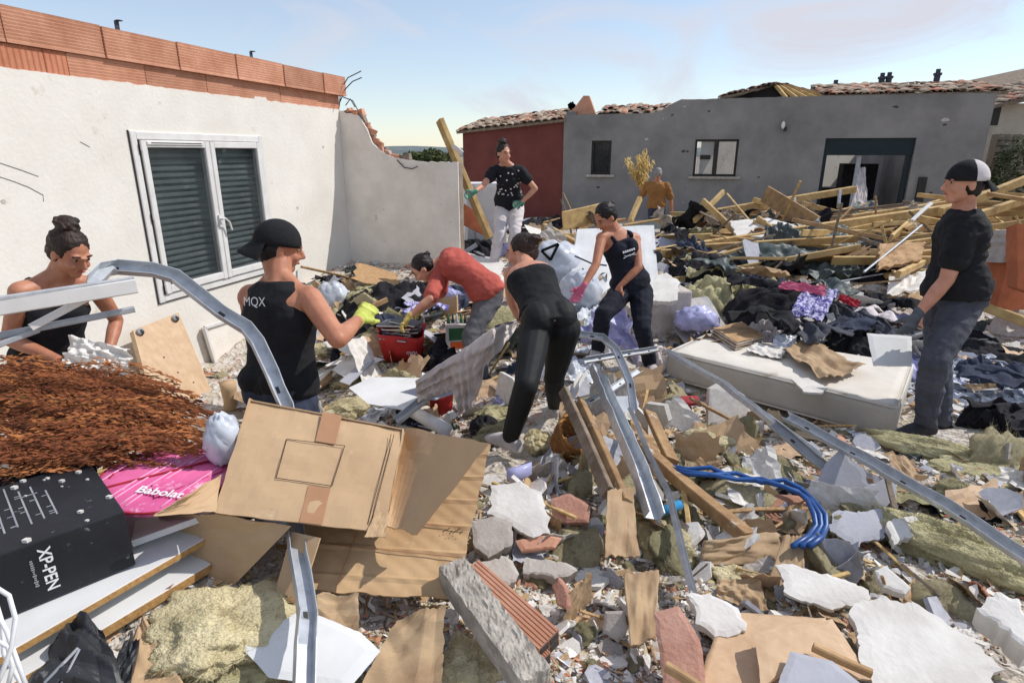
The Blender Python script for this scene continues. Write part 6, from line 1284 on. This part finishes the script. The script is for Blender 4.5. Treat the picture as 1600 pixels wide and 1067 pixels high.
# --- timber pile
TB = [((975, 356, 11.6), (1335, 296, 12.4), .13, .13, 'long round-edged yellow beam lying in front of the grey house'), ((1000, 400, 8.9), (1490, 326, 10.2), .10, .16, 'longest yellow roof beam crossing the middle of the timber pile'), ((1470, 332, 9.8), (1625, 272, 10.5), .09, .14, 'yellow beam rising to the right behind the man in profile'),
      ((1500, 345, 9.2), (1640, 300, 9.8), .09, .12, 'lower yellow beam behind the shoulder of the man in profile'), ((1098, 314, 10.2), (1192, 402, 9.3), .06, .10, 'thin pale plank leaning steeply in the left half of the timber pile'), ((1128, 402, 8.6), (1182, 386, 8.8), .05, .12, 'short pale plank ending at the thin leaning plank'),
      ((1182, 345, 9.7), (1242, 394, 9.1), .06, .18, 'broad split plank tipped in the middle of the timber pile'), ((1195, 303, 10.8), (1275, 352, 10.0), .05, .30, 'wide brown board tipped against the long beam'), ((1010, 375, 9.6), (1180, 368, 10.0), .08, .12, 'flat yellow beam below the leaning plank'),
      ((1030, 420, 8.3), (1120, 396, 8.6), .04, .08, 'thin batten at the left end of the timber pile'), ((1240, 400, 9.0), (1480, 395, 9.2), .08, .10, 'yellow beam low at the right of the green tarpaulin'), ((1250, 378, 9.5), (1420, 340, 10.0), .07, .10, 'yellow beam just under the longest beam'),
      ((1310, 420, 8.6), (1425, 352, 9.4), .06, .09, 'slanting batten at the right of the tarpaulin'), ((1330, 340, 10.4), (1480, 318, 10.9), .07, .1, 'pale beam in front of the garage opening'), ((1085, 345, 11.0), (1130, 300, 11.5), .06, .1, 'short upright yellow post left of the leaning plank'), ((985, 345, 11.0), (1000, 310, 11.2), .08, .1, 'short yellow post beside the ochre shirted man'),
      ((1540, 480, 5.9), (1640, 520, 5.6), .05, .09, 'olive beam right of the man in profile at waist height'), ((850, 355, 9.2), (905, 385, 8.6), .1, .12, 'orange yellow beam end right of the black speckled duvet'), ((830, 372, 8.9), (900, 392, 8.5), .06, .14, 'yellow plank lying in front of the speckled duvet'), ((880, 345, 10), (945, 330, 10.4), .05, .3, 'tan sheet of board before the maroon house')]
for a, b, w, h, lb in TB: beampx('timber_beam', a, b, w, h, 'wood_yellow' if 'brown' not in lb else 'wood_tan', lb, 'timber', 'timbers in the collapsed roof pile', ch=.008)
for k, (a, b, lb) in enumerate((((1310, 322, 10.2), (1312, 300, 10.3), 'steel tie strap on the end of the long yellow beam'), ((1240, 312, 11.7), (1241, 322, 11.65), 'steel band round the long yellow beam'))): beampx('steel_strap', a, b, .04, .15, 'metal_dull', lb, 'strap')
one('metal_rod', MB().tube([P(1225, 472, 6.3), P(1310, 440, 7.0), P(1380, 428, 7.4)], .008, 6), 'metal', 'thin bright rod lying across the dark clothes', 'rod')
beampx('metal_rail', (1350, 425, 7.0), (1440, 352, 7.6), .022, .022, 'metal', 'long thin bright rail slanting up beside the splintered board', 'metal rail'); beampx('metal_rail', (1425, 345, 8.5), (1455, 318, 8.8), .05, .03, 'pvc', 'short white rail above the splintered board', 'metal rail')
panel4('splintered_board', [(1372, 420, 7.0), (1440, 405, 7.3), (1445, 378, 7.6), (1375, 380, 7.4)], .05, 'wood_tan', 'splintered pale wooden board left of the man in profile', 'board', .03, 3, .06, 3)
crumple('torn_sheet', [(1385, 460, 6.6), (1450, 450, 6.8), (1450, 425, 7.2), (1390, 430, 7.2)], .06, 'paper', 'pale crumpled sheet behind the man in profile', 'sheet', 4, 2)
crumple('grey_tarp', [(1330, 335, 10.8), (1400, 345, 10.6), (1370, 315, 11.4), (1335, 318, 11.3)], .08, 'tarp', 'grey tarp humped in front of the garage opening', 'tarpaulin', 9, 2)
crumple('hanging_curtain', [(1328, 332, 14.6), (1356, 330, 14.6), (1352, 262, 15.2), (1344, 262, 15.2)], .05, 'curtain', 'white curtain hanging torn from the garage opening', 'curtain', 3, 3)
slabpx('white_sheet', [(1140, 345), (1200, 340), (1245, 352), (1240, 372), (1150, 368)], .3, .06, 'plaster', 'white broken panel inside the timber pile', 'panel', (0, -.3, 1), .03, 51)
c = P(1568, 440, 6.0); tp = thing('clay_block', V((c.x, c.y, H0(c.x, c.y))), 'orange clay masonry block with grey plaster behind the man in profile', 'masonry'); obj('clay', MB().box(V((c.x+.1, c.y, .95)), (.34, .05, 0), (-.03, .2, 0), (0, 0, .26)), 'orange_clay', tp)
mb = MB().sheet([V((c.x-.26, c.y-.25, 1.16)), V((c.x+.2, c.y-.2, 1.18)), V((c.x+.2, c.y-.2, 1.48)), V((c.x-.2, c.y-.2, 1.46))], 12, 8, .2, lambda u, v: .03*fbm(u*3, v*3), .05, 3); obj('plaster', mb, 'plaster_drab', tp)
slabpx('orange_jar', [(1588, 350), (1615, 350), (1615, 460), (1590, 450)], .9, .2, 'orange_clay', 'tall orange clay piece at the right edge of the picture', 'masonry', (-.3, -.9, .2), .01, 55)

for k, (px, py, rx, ry, h, m, lb) in enumerate(((470, 520, .4, .35, .12, 'paper', 'pale bedding heaped between the capped man and the wall'), (560, 520, .35, .3, .12, 'cloth_dark', 'dark clothing in front of the wall corner'), (500, 495, .4, .3, .16, 'wool_green', 'olive blanket along the foot of the house wall'), (640, 470, .45, .3, .16, 'cloth_dark', 'charcoal clothes at the foot of the broken wall'), (610, 515, .3, .22, .08, 'wool', 'yellowish bedding left of the red bag'), (930, 505, .5, .3, .1, 'foam', 'white crumbled foam between the legs of the woman in the navy vest'), (965, 480, .4, .3, .16, 'plaster_drab', 'grey dusty bedding behind the woman in the navy vest'), (1010, 560, .3, .22, .06, 'curtain', 'pale cloth left of the mattress'), (880, 590, .3, .25, .1, 'bag', 'clear plastic bag behind the woman in leggings'), (1540, 560, .5, .35, .1, 'cloth_dark', 'brown black blanket behind the trousers of the man in profile'))):
    heap('fabric_heap', px, py, rx, ry, h, m, lb, 'fabric', .3*k, 60+k, .06, 3.2)

def garment(px, py, size, rot, m, lift, label, seed, long=False):
    c = G(px, py, lift); n = 34; ids = {}; vs = []; fs = []; cr_, sr_ = math.cos(rot), math.sin(rot)
    def inside(u, v): return (abs(u) < .36+.05*v and -1 < v < .72) or (.25 < v < .72 and abs(u) < .95-.5*abs(v-.5)) if not long else (.05 < abs(u) < .45-.1*abs(v) and -1 < v < .6) or (abs(u) < .42 and .45 < v < .8)
    def vert(i, j):
        if (i, j) not in ids:
            u, v = i/n*2-1, j/n*2-1; u += .06*noise.noise(V((u*3, v*3, seed))); x, y = (u+.25*noise.noise(V((v*1.2, seed, 0))))*size, (v+.2*noise.noise(V((u*1.4, seed, 4))))*size
            X, Y = c.x+x*cr_-y*sr_, c.y+x*sr_+y*cr_; dome = -(u*u+v*v)*.10*size; ids[(i, j)] = len(vs); vs.append(V((X, Y, c.z+dome+.055*size/.3*folds(u, v, 2.6, seed)+.012)))
        return ids[(i, j)]
    for j in range(n):
        for i in range(n):
            if inside((i+.5)/n*2-1, (j+.5)/n*2-1): fs.append((vert(i, j), vert(i+1, j), vert(i+1, j+1), vert(i, j+1)))
    mb = MB(); mb.add(vs, fs); o = one('garment', mb, m, label, 'garment', None, True); t_ = o.modifiers.new('t', 'SOLIDIFY'); t_.thickness = .008
garment(1200, 490, .34, .5, 'cloth_black', .42, 'black shirt spread over the left of the black clothes heap', 1); garment(1275, 515, .30, -.7, 'cloth_greyblue', .34, 'grey shirt at the front of the black clothes heap', 2); garment(1330, 505, .32, -1.1, 'denim', .26, 'blue jeans lying right of the black clothes heap', 3, True)
garment(1365, 490, .28, .4, 'cloth_white', .2, 'off-white shirt behind the glove of the man in profile', 4); garment(1180, 440, .32, 1.2, 'cloth_dark', .28, 'charcoal trousers above the olive netting', 5, True); garment(1120, 410, .34, .2, 'tarp', .3, 'green grey jacket under the thin leaning plank', 6)
garment(600, 500, .28, .8, 'denim', .24, 'dark jeans in the wall corner behind the red bag', 7, True); garment(655, 480, .28, -.4, 'cloth_purple', .2, 'lilac patterned shirt at the foot of the broken wall', 8); garment(548, 540, .26, .3, 'paper', .16, 'white shirt lying right of the capped man', 9); garment(1560, 585, .3, .9, 'denim', .2, 'navy trousers behind the legs of the man in profile', 10, True); garment(1575, 640, .25, -.3, 'cloth_dark', .12, 'black shirt on the foam crumbs at the right edge', 11)
garment(1400, 470, .35, 1.0, 'cloth_dark', .2, 'dark coat left of the black tee of the man in profile', 12); garment(1300, 445, .3, .1, 'tarp', .4, 'grey green coat behind the red cloth', 13); garment(845, 470, .26, 1.4, 'bag', .2, 'clear plastic sleeve behind the head of the woman in leggings', 14)
# ------------------------------------------------------------------ loose rubble
rs = random.Random(77)
def hull(seed, sx, sy, sz, n=13):
    r = random.Random(seed); bm = bmesh.new()
    for k in range(n):
        d = V((r.gauss(0, 1), r.gauss(0, 1), r.gauss(0, 1))).normalized(); bm.verts.new((d.x*sx*r.uniform(.75, 1), d.y*sy*r.uniform(.75, 1), d.z*sz*r.uniform(.75, 1)))
    res = bmesh.ops.convex_hull(bm, input=bm.verts); bmesh.ops.delete(bm, geom=[v for v in bm.verts if not v.link_faces], context='VERTS')
    return bm
def hullmesh(name, seed, sx, sy, sz, m, n=13):
    bm = hull(seed, sx, sy, sz, n); bmesh.ops.subdivide_edges(bm, edges=bm.edges, cuts=1)
    for v_ in bm.verts: v_.co += V((noise.noise(v_.co*3.1+V((seed, 0, 0))), noise.noise(v_.co*3.1+V((0, seed, 0))), noise.noise(v_.co*3.1+V((0, 0, seed)))))*.16
    bmesh.ops.triangulate(bm, faces=bm.faces); me = bpy.data.meshes.new(name); bm.to_mesh(me); bm.free(); me.materials.append(MATS[m]); return me
def shardmesh(name, seed, th, m):
    r = random.Random(seed); n = r.randint(6, 9); poly = [V((math.cos(6.2832*k/n+r.uniform(-.25, .25))*r.uniform(.65, 1.1), math.sin(6.2832*k/n+r.uniform(-.2, .2))*r.uniform(.45, .8), r.uniform(-.04, .04))) for k in range(n)]
    mb = MB().prism(poly, th); me = mesh(name, mb, m); fixn(me); return me
def tilemesh(name, seed, m):
    r = random.Random(seed); mb = MB(); K = 6; vs = []
    for q in (0, 1):
        for k in range(K): th = lerp(.3, 2.8, k/(K-1)); vs.append((math.cos(th)*.7, (-1+2*q)*.8+r.uniform(-.35, .35), math.sin(th)*.5-.3))
    vs += [(x*.88, y, z-.1) for x, y, z in vs]; fs = [(k, k+1, K+k+1, K+k) for k in range(K-1)]+[(2*K+k, 3*K+k, 3*K+k+1, 2*K+k+1) for k in range(K-1)]+[(k, 2*K+k, 2*K+k+1, k+1) for k in range(K-1)]+[(K+k, K+k+1, 3*K+k+1, 3*K+k) for k in range(K-1)]+[(0, K, 3*K, 2*K), (K-1, 3*K-1, 4*K-1, 2*K-1)]
    mb.add(vs, fs); me = mesh(name, mb, m); fixn(me); return me
def scrapmesh(name, seed, m, amp=.22, n=9):
    mb = MB().sheet([V((-1, -.7, 0)), V((1, -.7, 0)), V((1, .7, 0)), V((-1, .7, 0))], n, n, .015, lambda u, v: amp*1.3*crease(u*1.5+seed, v*1.5, seed)+.25*amp*fbm(u*6, v*6, seed), .12, seed); me = mesh(name, mb, m); fixn(me); return me
KEEP = [(q.x, q.y, r) for q, r in ((man_r.location, .42), (leg_w.location, .15), (tank_w.location, .2), (wht_w.location, .25))]
for p_ in (sum(pn4, V())/4, (pn4[0]+pn4[1])/2, sum(h4, V())/4, (h4[0]+h4[1])/2+NW*.4, (pn4[0]+pn4[1])/2-U*.35): KEEP.append((p_.x, p_.y, .36))
for J_ in (LEGJ,):
    for q in J_['an']: KEEP.append((q.x, q.y, .2)); KEEP.append((q.x-.02, q.y-.28, .14))
mpoly = [(p.x, p.y) for p in mt]
def inpoly(x, y, poly):
    c = False; n = len(poly)
    for i in range(n):
        x0, y0 = poly[i]; x1, y1 = poly[(i+1) % n]
        if (y0 > y) != (y1 > y) and x < (x1-x0)*(y-y0)/(y1-y0)+x0: c = not c
    return c
spoly = [(p.x, p.y) for p in s4]
def free(x, y, r, foot=True):
    p = V((x, y, 0))
    if (p-W0).dot(NW) < .05+r and y < CW.y+1: return False                  # behind the house wall
    a, b = (p-CW).dot(R), (p-CW).dot(U)
    if a < RW+.05 and abs(b) < .12+r: return False
    if (p-FO).dot(FN) < .1: return False
    if inpoly(x, y, mpoly): return False
    if r > .03 and inpoly(x, y, spoly): return False
    if r > .05 and x < -.35 and y < 2.0: return False
    return all((x-k[0])**2+(y-k[1])**2 > (k[2]+r)**2 for k in KEEP)
def place(rmin, rmax, zone=None, p=1.0):
    while True:
        a = math.radians(rs.uniform(-46, 46)); u = rs.random()**p; d = rmin*(rmax/rmin)**u; x, y = d*math.sin(a), d*math.cos(a)
        if y < 1.25: continue
        if zone and rs.random() > zone(x, y): continue
        return x, y, d
MARKS = [(2.3, 4.5, 'the mattress'), (3.0, 4.0, 'the man in profile'), (-.3, 1.8, 'the creased cardboard sheet'), (.25, 2.7, 'the bright white plasterboard'), (.8, 2.6, 'the splintered post'), (1.35, 2.6, 'the blue hoses'), (1.3, 1.75, 'the largest plaster slab'), (.1, 1.75, 'the concrete lintel'), (.7, 1.7, 'the tan fibreboard'), (-.1, 3.5, 'the woman in leggings'), (.9, 5.1, 'the woman in the navy vest'), (-1.0, 5.3, 'the red bag of books'), (-.35, 5.6, 'the person in coral red'), (-1.1, 3.0, 'the capped man'), (-2.1, 3.2, 'the woman with the topknot'), (-1.6, 7.4, 'the broken wall'), (0, 8.2, 'the woman in white trousers'), (.6, 6.9, 'the white plastic bags'), (2.8, 6.4, 'the black clothes heap'), (3.9, 8.0, 'the green tarpaulin'), (1.6, 6.6, 'the lilac bag'), (4.2, 5.6, 'the clay masonry block'), (2.4, 2.7, 'the long pale rail'), (-1.4, 1.5, 'the black carton'), (3.2, 11, 'the ochre shirted man'), (7, 9.5, 'the right end of the timber pile'), (1.9, 9.8, 'the left end of the timber pile'), (4.6, 10.5, 'the middle of the timber pile'), (6.6, 8.0, 'the splintered board'), (7.6, 11.2, 'the garage opening'), (9.6, 11.0, 'the far stone wall'), (9.0, 8.6, 'the tall orange clay piece'), (3.0, 8.9, 'the thin leaning plank'), (1.2, 8.6, 'the speckled duvet')]
def near(x, y): return min(MARKS, key=lambda q: (q[0]-x)**2+(q[1]-y)**2)[2]
ADJ = dict(plaster='white', plaster_drab='dusty grey', greyboard='blue grey', concrete='rough grey', brick_dusty='dusty pink', brick='orange', terracotta='terracotta', rooftile='pale clay', wool='pale yellow', wool_green='olive', paper='white', bag='clear', curtain='off-white', cardboard='light brown', kraft='brown', wood_panel='tan', cloth_dark='charcoal', denim='dark blue', cloth_black='black', red_cloth='red', tarp='green grey', bag_lilac='lilac', blue_plastic='bright blue', wood_tan='tan', wood_grey='grey', wood_yellow='yellow')
def describe(o, noun, s_, sm, sl): return ('small ' if s_ < sm else 'large ' if s_ > sl else '')+ADJ[o.data.materials[0].name]+' '+noun+' lying near '+near(o.location.x, o.location.y)
def scatter(name, meshes, n, smin, smax, label, cat, group, rmin=1.35, rmax=9, zone=None, tilt=.35, sink=.3, p=1.0, zs=1.0, flat=.4):
    done = 0; guard = 0
    while done < n and guard < n*40:
        guard += 1; x, y, d = place(rmin, rmax, zone, p); s_ = smin*(smax/smin)**(rs.random()**1.5)*min(1.5, max(.6, d/3.2))
        if not free(x, y, s_*.6): continue
        o = bpy.data.objects.new(name, rs.choice(meshes)); COL.objects.link(o); o.location = (x, y, H(x, y)+s_*flat*zs*(1-sink)*.5); o.rotation_euler = (rs.gauss(0, tilt), rs.gauss(0, tilt), rs.uniform(0, 6.28)); o.scale = (s_, s_*rs.uniform(.7, 1.2), s_*rs.uniform(.8, 1.2)*zs)
        sr = s_/min(1.5, max(.6, d/3.2)); tag(o, describe(o, label, sr, lerp(smin, smax, .18), lerp(smin, smax, .5)), cat, group); done += 1
    return done
PC = [hullmesh('plaster_chunk', k, 1, .8, .5, ['plaster', 'plaster_drab', 'plaster'][k % 3], 14) for k in range(9)]
CC = [hullmesh('concrete_chunk', 30+k, 1, .85, .6, 'concrete', 15) for k in range(5)]
PS = [shardmesh('plaster_shard', k, .16, ['plaster', 'plaster', 'plaster_drab', 'greyboard'][k % 4]) for k in range(10)]
BS = [hullmesh('brick_shard', 50+k, 1, .6, .45, ['brick_dusty', 'brick', 'terracotta'][k % 3], 11) for k in range(6)]+[tilemesh('tile_shard', 70+k, ['terracotta', 'brick_dusty', 'rooftile'][k % 3]) for k in range(6)]
SC = [scrapmesh('paper_scrap', k, ['paper', 'paper', 'bag', 'curtain'][k % 4]) for k in range(7)]
KC = [scrapmesh('cardboard_scrap', 20+k, ['cardboard', 'kraft', 'wood_panel'][k % 3], .12) for k in range(6)]
FC = [scrapmesh('fabric_scrap', 40+k, m, .35, 12) for k, m in enumerate(['cloth_dark', 'denim', 'cloth_black', 'tarp', 'tarp', 'bag_lilac', 'curtain', 'cloth_dark', 'kraft', 'wool_green'])]
SP = []
for k in range(8):
    mb = MB().sweep([V((-1, 0, 0)), V((0, .03*math.sin(k), .02)), V((1, 0, 0))], rectp(.10+.05*(k % 3), .06+.02*(k % 2), .01)); mb.v = [tuple(V(p)+V((rs.gauss(0, .03) if abs(p[0]) > .9 else 0, 0, 0))) for p in mb.v]; me = mesh('wood_splinter', mb, ['wood_tan', 'wood_grey', 'wood_yellow'][k % 3]); fixn(me); SP.append(me)
ctr = lambda x, y: .35+.65*g(x, y, .5, 2.4, 1.1, 1.3)
rgt = lambda x, y: .12+.9*g(x, y, .95, 2.7, .7, .9)+.3*g(x, y, -1.2, 5.5, .8, 1)
scatter('plaster_chunk', PC, 290, .022, .085, 'plaster lump', 'plaster lump', 'loose plaster lumps', zone=ctr)
scatter('concrete_chunk', CC, 90, .02, .075, 'concrete lump', 'concrete lump', 'loose concrete lumps', zone=ctr)
scatter('plaster_shard', PS, 230, .035, .12, 'flat plasterboard shard', 'plaster shard', 'flat plasterboard shards', zone=ctr, tilt=.4, flat=.3, sink=0)
scatter('brick_shard', BS, 200, .022, .075, 'clay shard', 'clay shard', 'broken clay shards', zone=ctr)
scatter('wool_tuft', WM, 150, .03, .095, 'glass wool tuft', 'insulation tuft', 'loose glass wool tufts', zone=rgt, rmax=7)
scatter('paper_scrap', SC, 130, .04, .12, 'crumpled scrap', 'paper scrap', 'pale paper scraps', tilt=.3, rmin=2.2, rmax=10)
scatter('cardboard_scrap', KC, 75, .05, .14, 'bent cardboard scrap', 'cardboard scrap', 'brown cardboard scraps', tilt=.4)
scatter('fabric_scrap', FC, 90, .06, .17, 'crumpled fabric scrap', 'fabric scrap', 'fabric scraps', tilt=.3, rmin=2.6, rmax=11)
scatter('plasterboard_sheet', PS, 115, .08, .18, 'broken plasterboard sheet', 'plasterboard', 'broken plasterboard sheets', zone=ctr, tilt=.7, flat=.6, sink=0, rmax=6)
scatter('wood_splinter', SP, 150, .07, .22, 'wood splinter', 'wood splinter', 'wood splinters', tilt=.25, rmax=10)
# timbers tangled in the collapsed roof
LT = [mesh('loose_timber', MB().sweep([V((-1, 0, 0)), V((1, 0, 0))], rectp(w, h, .006)), m) for w, h, m in ((.05, .08, 'wood_yellow'), (.03, .10, 'wood_yellow'), (.06, .06, 'wood_tan'), (.04, .12, 'wood_yellow'), (.025, .05, 'wood_grey'))]
for me in LT: fixn(me)
for k in range(150):
    x = rs.uniform(1.0, 10.5); y = rs.uniform(8.0, 13.0)-.18*x*(rs.random()); ln = rs.uniform(.5, 2.1)
    if (V((x, y, 0))-FO).dot(FN) < 1.9 or (V((x, y, 0))-V((far_m.location.x, far_m.location.y, 0))).length < 1.0: continue
    if abs(x/y-far_m.location.x/far_m.location.y) < .05+.85*ln/y and y > 8.2: continue
    o = bpy.data.objects.new('loose_timber', rs.choice(LT)); COL.objects.link(o); o.location = (x, y, H0(x, y)+rs.uniform(.03, .34)); o.scale = (ln, 1, 1); o.rotation_euler = (rs.uniform(-.5, .5), rs.gauss(0, .13), rs.gauss(.12, .45)); tag(o, ('long ' if ln > 1.2 else 'short ' if ln < .75 else '')+ADJ[o.data.materials[0].name]+(' upright' if abs(o.rotation_euler.y) > .3 else '')+' loose timber tangled near '+near(x, y), 'timber', 'loose timbers in the roof pile')
TBT = [mesh('thin_batten', MB().sweep([V((-1, 0, 0)), V((.1, .01, .012)), V((1, 0, 0))], rectp(w, h, .003)), m) for w, h, m in ((.03, .02, 'wood_tan'), (.02, .035, 'wood_grey'), (.04, .02, 'wood_yellow'))]
for me in TBT: fixn(me)
for k in range(90):
    x = rs.uniform(.8, 9.5); y = rs.uniform(7.2, 12.0)-.18*x*rs.random(); ln = rs.uniform(.25, .8)
    if (V((x, y, 0))-FO).dot(FN) < 1.9 or abs(x/y-far_m.location.x/far_m.location.y) < .06 and y > 8.6 or not free(x, y, .1): continue
    o = bpy.data.objects.new('thin_batten', rs.choice(TBT)); COL.objects.link(o); o.location = (x, y, H0(x, y)+rs.uniform(.08, .42)); o.scale = (ln, 1, 1); o.rotation_euler = (rs.uniform(-1, 1), rs.gauss(0, .45), rs.uniform(0, 6.28)); tag(o, ('long ' if ln > .6 else 'short ' if ln < .4 else '')+('steep ' if abs(o.rotation_euler.y) > .45 else '')+ADJ[o.data.materials[0].name]+' thin batten sticking out near '+near(x, y), 'batten', 'thin battens in the roof pile')
pz = lambda x, y: g(x, y, 4.6, 10, 3.2, 1.6)
PF = [scrapmesh('pile_fabric', 120+k, m, .3, 11) for k, m in enumerate(['tarp', 'cloth_dark', 'paper', 'cardboard', 'tarp', 'wood_grey', 'plaster_drab', 'cloth_dark'])]
scatter('pile_fabric', PF, 42, .13, .26, 'torn sheeting', 'sheeting', 'torn sheeting in the roof pile', tilt=.5, rmin=7.5, rmax=13, zone=pz, flat=1.2, sink=-.3)
# clothes, sheets and bits filling the middle distance
mid = lambda x, y: .25+.75*g(x, y, 3.2, 7.2, 2.2, 1.6)
scatter('fabric_scrap', FC, 70, .10, .3, 'crumpled fabric scrap', 'fabric scrap', 'fabric scraps', tilt=.35, rmin=5, rmax=11, zone=mid)
BX = [scrapmesh('board_scrap', 60+k, ['plaster', 'wood_tan', 'greyboard', 'wood_panel', 'tarp'][k % 5], .03, 5) for k in range(5)]
scatter('board_scrap', BX, 110, .10, .3, 'broken flat board', 'board scrap', 'broken flat boards', tilt=.4, rmin=5.5, rmax=13)
# the tangle: pieces standing up out of the heap
tz = lambda x, y: (.25+.75*g(x, y, .9, 3.0, 1.2, 1.4)+.5*g(x, y, -1.2, 5.8, 1, 1.2)) if y < 7.5 else .2
TG = [scrapmesh('debris_sheet', 80+k, ['plaster', 'cardboard', 'greyboard', 'kraft', 'plaster_drab', 'wood_panel'][k % 6], .10, 7) for k in range(9)]
scatter('debris_sheet', TG, 215, .06, .2, 'tipped sheet', 'debris sheet', 'tipped debris sheets', zone=tz, tilt=.75, flat=.9, sink=.2, rmin=1.7, rmax=8)
BT = [mesh('broken_batten', MB().sweep([V((-1, 0, 0)), V((0, .02, .03)), V((1, 0, 0))], rectp(.09, .05, .01)), m) for m in ('wood_tan', 'wood_grey', 'wood_yellow')]
for me in BT: fixn(me)
scatter('broken_batten', BT, 75, .14, .36, 'broken batten', 'batten', 'broken battens', zone=tz, tilt=.4, flat=.35, sink=0, rmin=1.7, rmax=8)
scatter('wool_sheet', WM, 60, .09, .2, 'torn insulation sheet', 'insulation sheet', 'torn insulation sheets', zone=rgt, tilt=.5, flat=.4, zs=.5, rmin=1.8, rmax=7)
# fine crumbs: nobody could count them
def crumbs(name, n, zone, pal, smin, smax, rmin, rmax, seed, label, asp=(.7, 1.7), thin=1.0, tl=.6):
    r = random.Random(seed); protos = []
    for k in range(6):
        bm = hull(900+k, 1, .8, .6, 8); bm.verts.index_update(); protos.append(([v.co.copy() for v in bm.verts], [tuple(v.index for v in f.verts) for f in bm.faces])); bm.free()
    vs = []; fs = []; cols = []; done = 0
    while done < n:
        a = math.radians(r.uniform(-46, 46)); d = rmin*(rmax/rmin)**r.random(); x, y = d*math.sin(a), d*math.cos(a)
        if y < 1.2 or r.random() > zone(x, y) or not free(x, y, .015): continue
        s_ = smin*(smax/smin)**(r.random()**2)*min(2, max(.7, d/3)); pv, pf = protos[r.randrange(6)]; M_ = Matrix.Rotation(r.uniform(0, 6.28), 3, 'Z') @ Matrix.Rotation(r.uniform(-tl, tl), 3, 'X') @ Matrix.Rotation(r.uniform(-tl, tl)*.6, 3, 'Y'); c = V((x, y, H(x, y)+s_*.3)); k0 = len(vs)
        sx = r.uniform(*asp); vs += [tuple(c+M_ @ V((p.x*s_*sx, p.y*s_, p.z*s_*thin))) for p in pv]; fs += [tuple(i+k0 for i in f) for f in pf]
        col = srgb(r.choice(pal)); j = r.uniform(.75, 1.12); cols += [(col[0]*j, col[1]*j, col[2]*j, 1)]*len(pv); done += 1
    me = bpy.data.meshes.new(name); me.from_pydata(vs, [], fs); at = me.color_attributes.new('tint', 'FLOAT_COLOR', 'POINT'); at.data.foreach_set('color', np.array(cols).ravel()); me.materials.append(MATS['crumb']); me.update()
    o = bpy.data.objects.new(name, me); COL.objects.link(o); tag(o, label, None, None, 'stuff'); return o
pal = [(222, 216, 207)]*8+[(204, 196, 185)]*6+[(176, 166, 152)]*4+[(140, 128, 116)]*2+[(192, 132, 104)]*2+[(176, 106, 80)]+[(196, 184, 136)]*2+[(168, 140, 104)]*2+[(70, 66, 64)]
crumbs('rubble_crumbs', 40000, lambda x, y: .3+.7*g(x, y, .6, 2.6, 1.6, 2.0), pal, .005, .026, 1.3, 10, 5, 'fine plaster and brick crumbs covering the rubble')
crumbs('foam_crumbs', 2600, lambda x, y: g(x, y, 3.75, 4.6, .55, .8), [(216, 220, 226)]*4+[(190, 196, 206)]*2+[(150, 156, 170)], .012, .05, 3, 9, 6, 'white foam crumbs on the ground behind the man in profile')
crumbs('wool_crumbs', 2600, lambda x, y: rgt(x, y), [(212, 202, 160)]*3+[(184, 172, 120)]*2+[(158, 148, 96)], .006, .03, 1.4, 7, 8, 'fine glass wool flecks over the rubble')
crumbs('splinter_chips', 6000, lambda x, y: .3+.7*g(x, y, .8, 3.0, 1.6, 2.0), [(196, 164, 120)]*3+[(168, 136, 98)]*2+[(206, 190, 160)]*2+[(128, 110, 92)], .006, .02, 1.3, 10, 9, 'fine wood splinters and straw over the rubble', (3, 8), .5, .35)
crumbs('plaster_flakes', 9000, lambda x, y: .35+.65*g(x, y, .7, 2.6, 1.4, 1.8), [(228, 223, 215)]*5+[(206, 199, 190)]*3+[(188, 188, 194)]*2+[(200, 150, 124)]+[(190, 158, 118)]*2, .012, .05, 1.3, 9, 10, 'thin plaster and paper flakes over the rubble', (.8, 1.8), .14, .9)
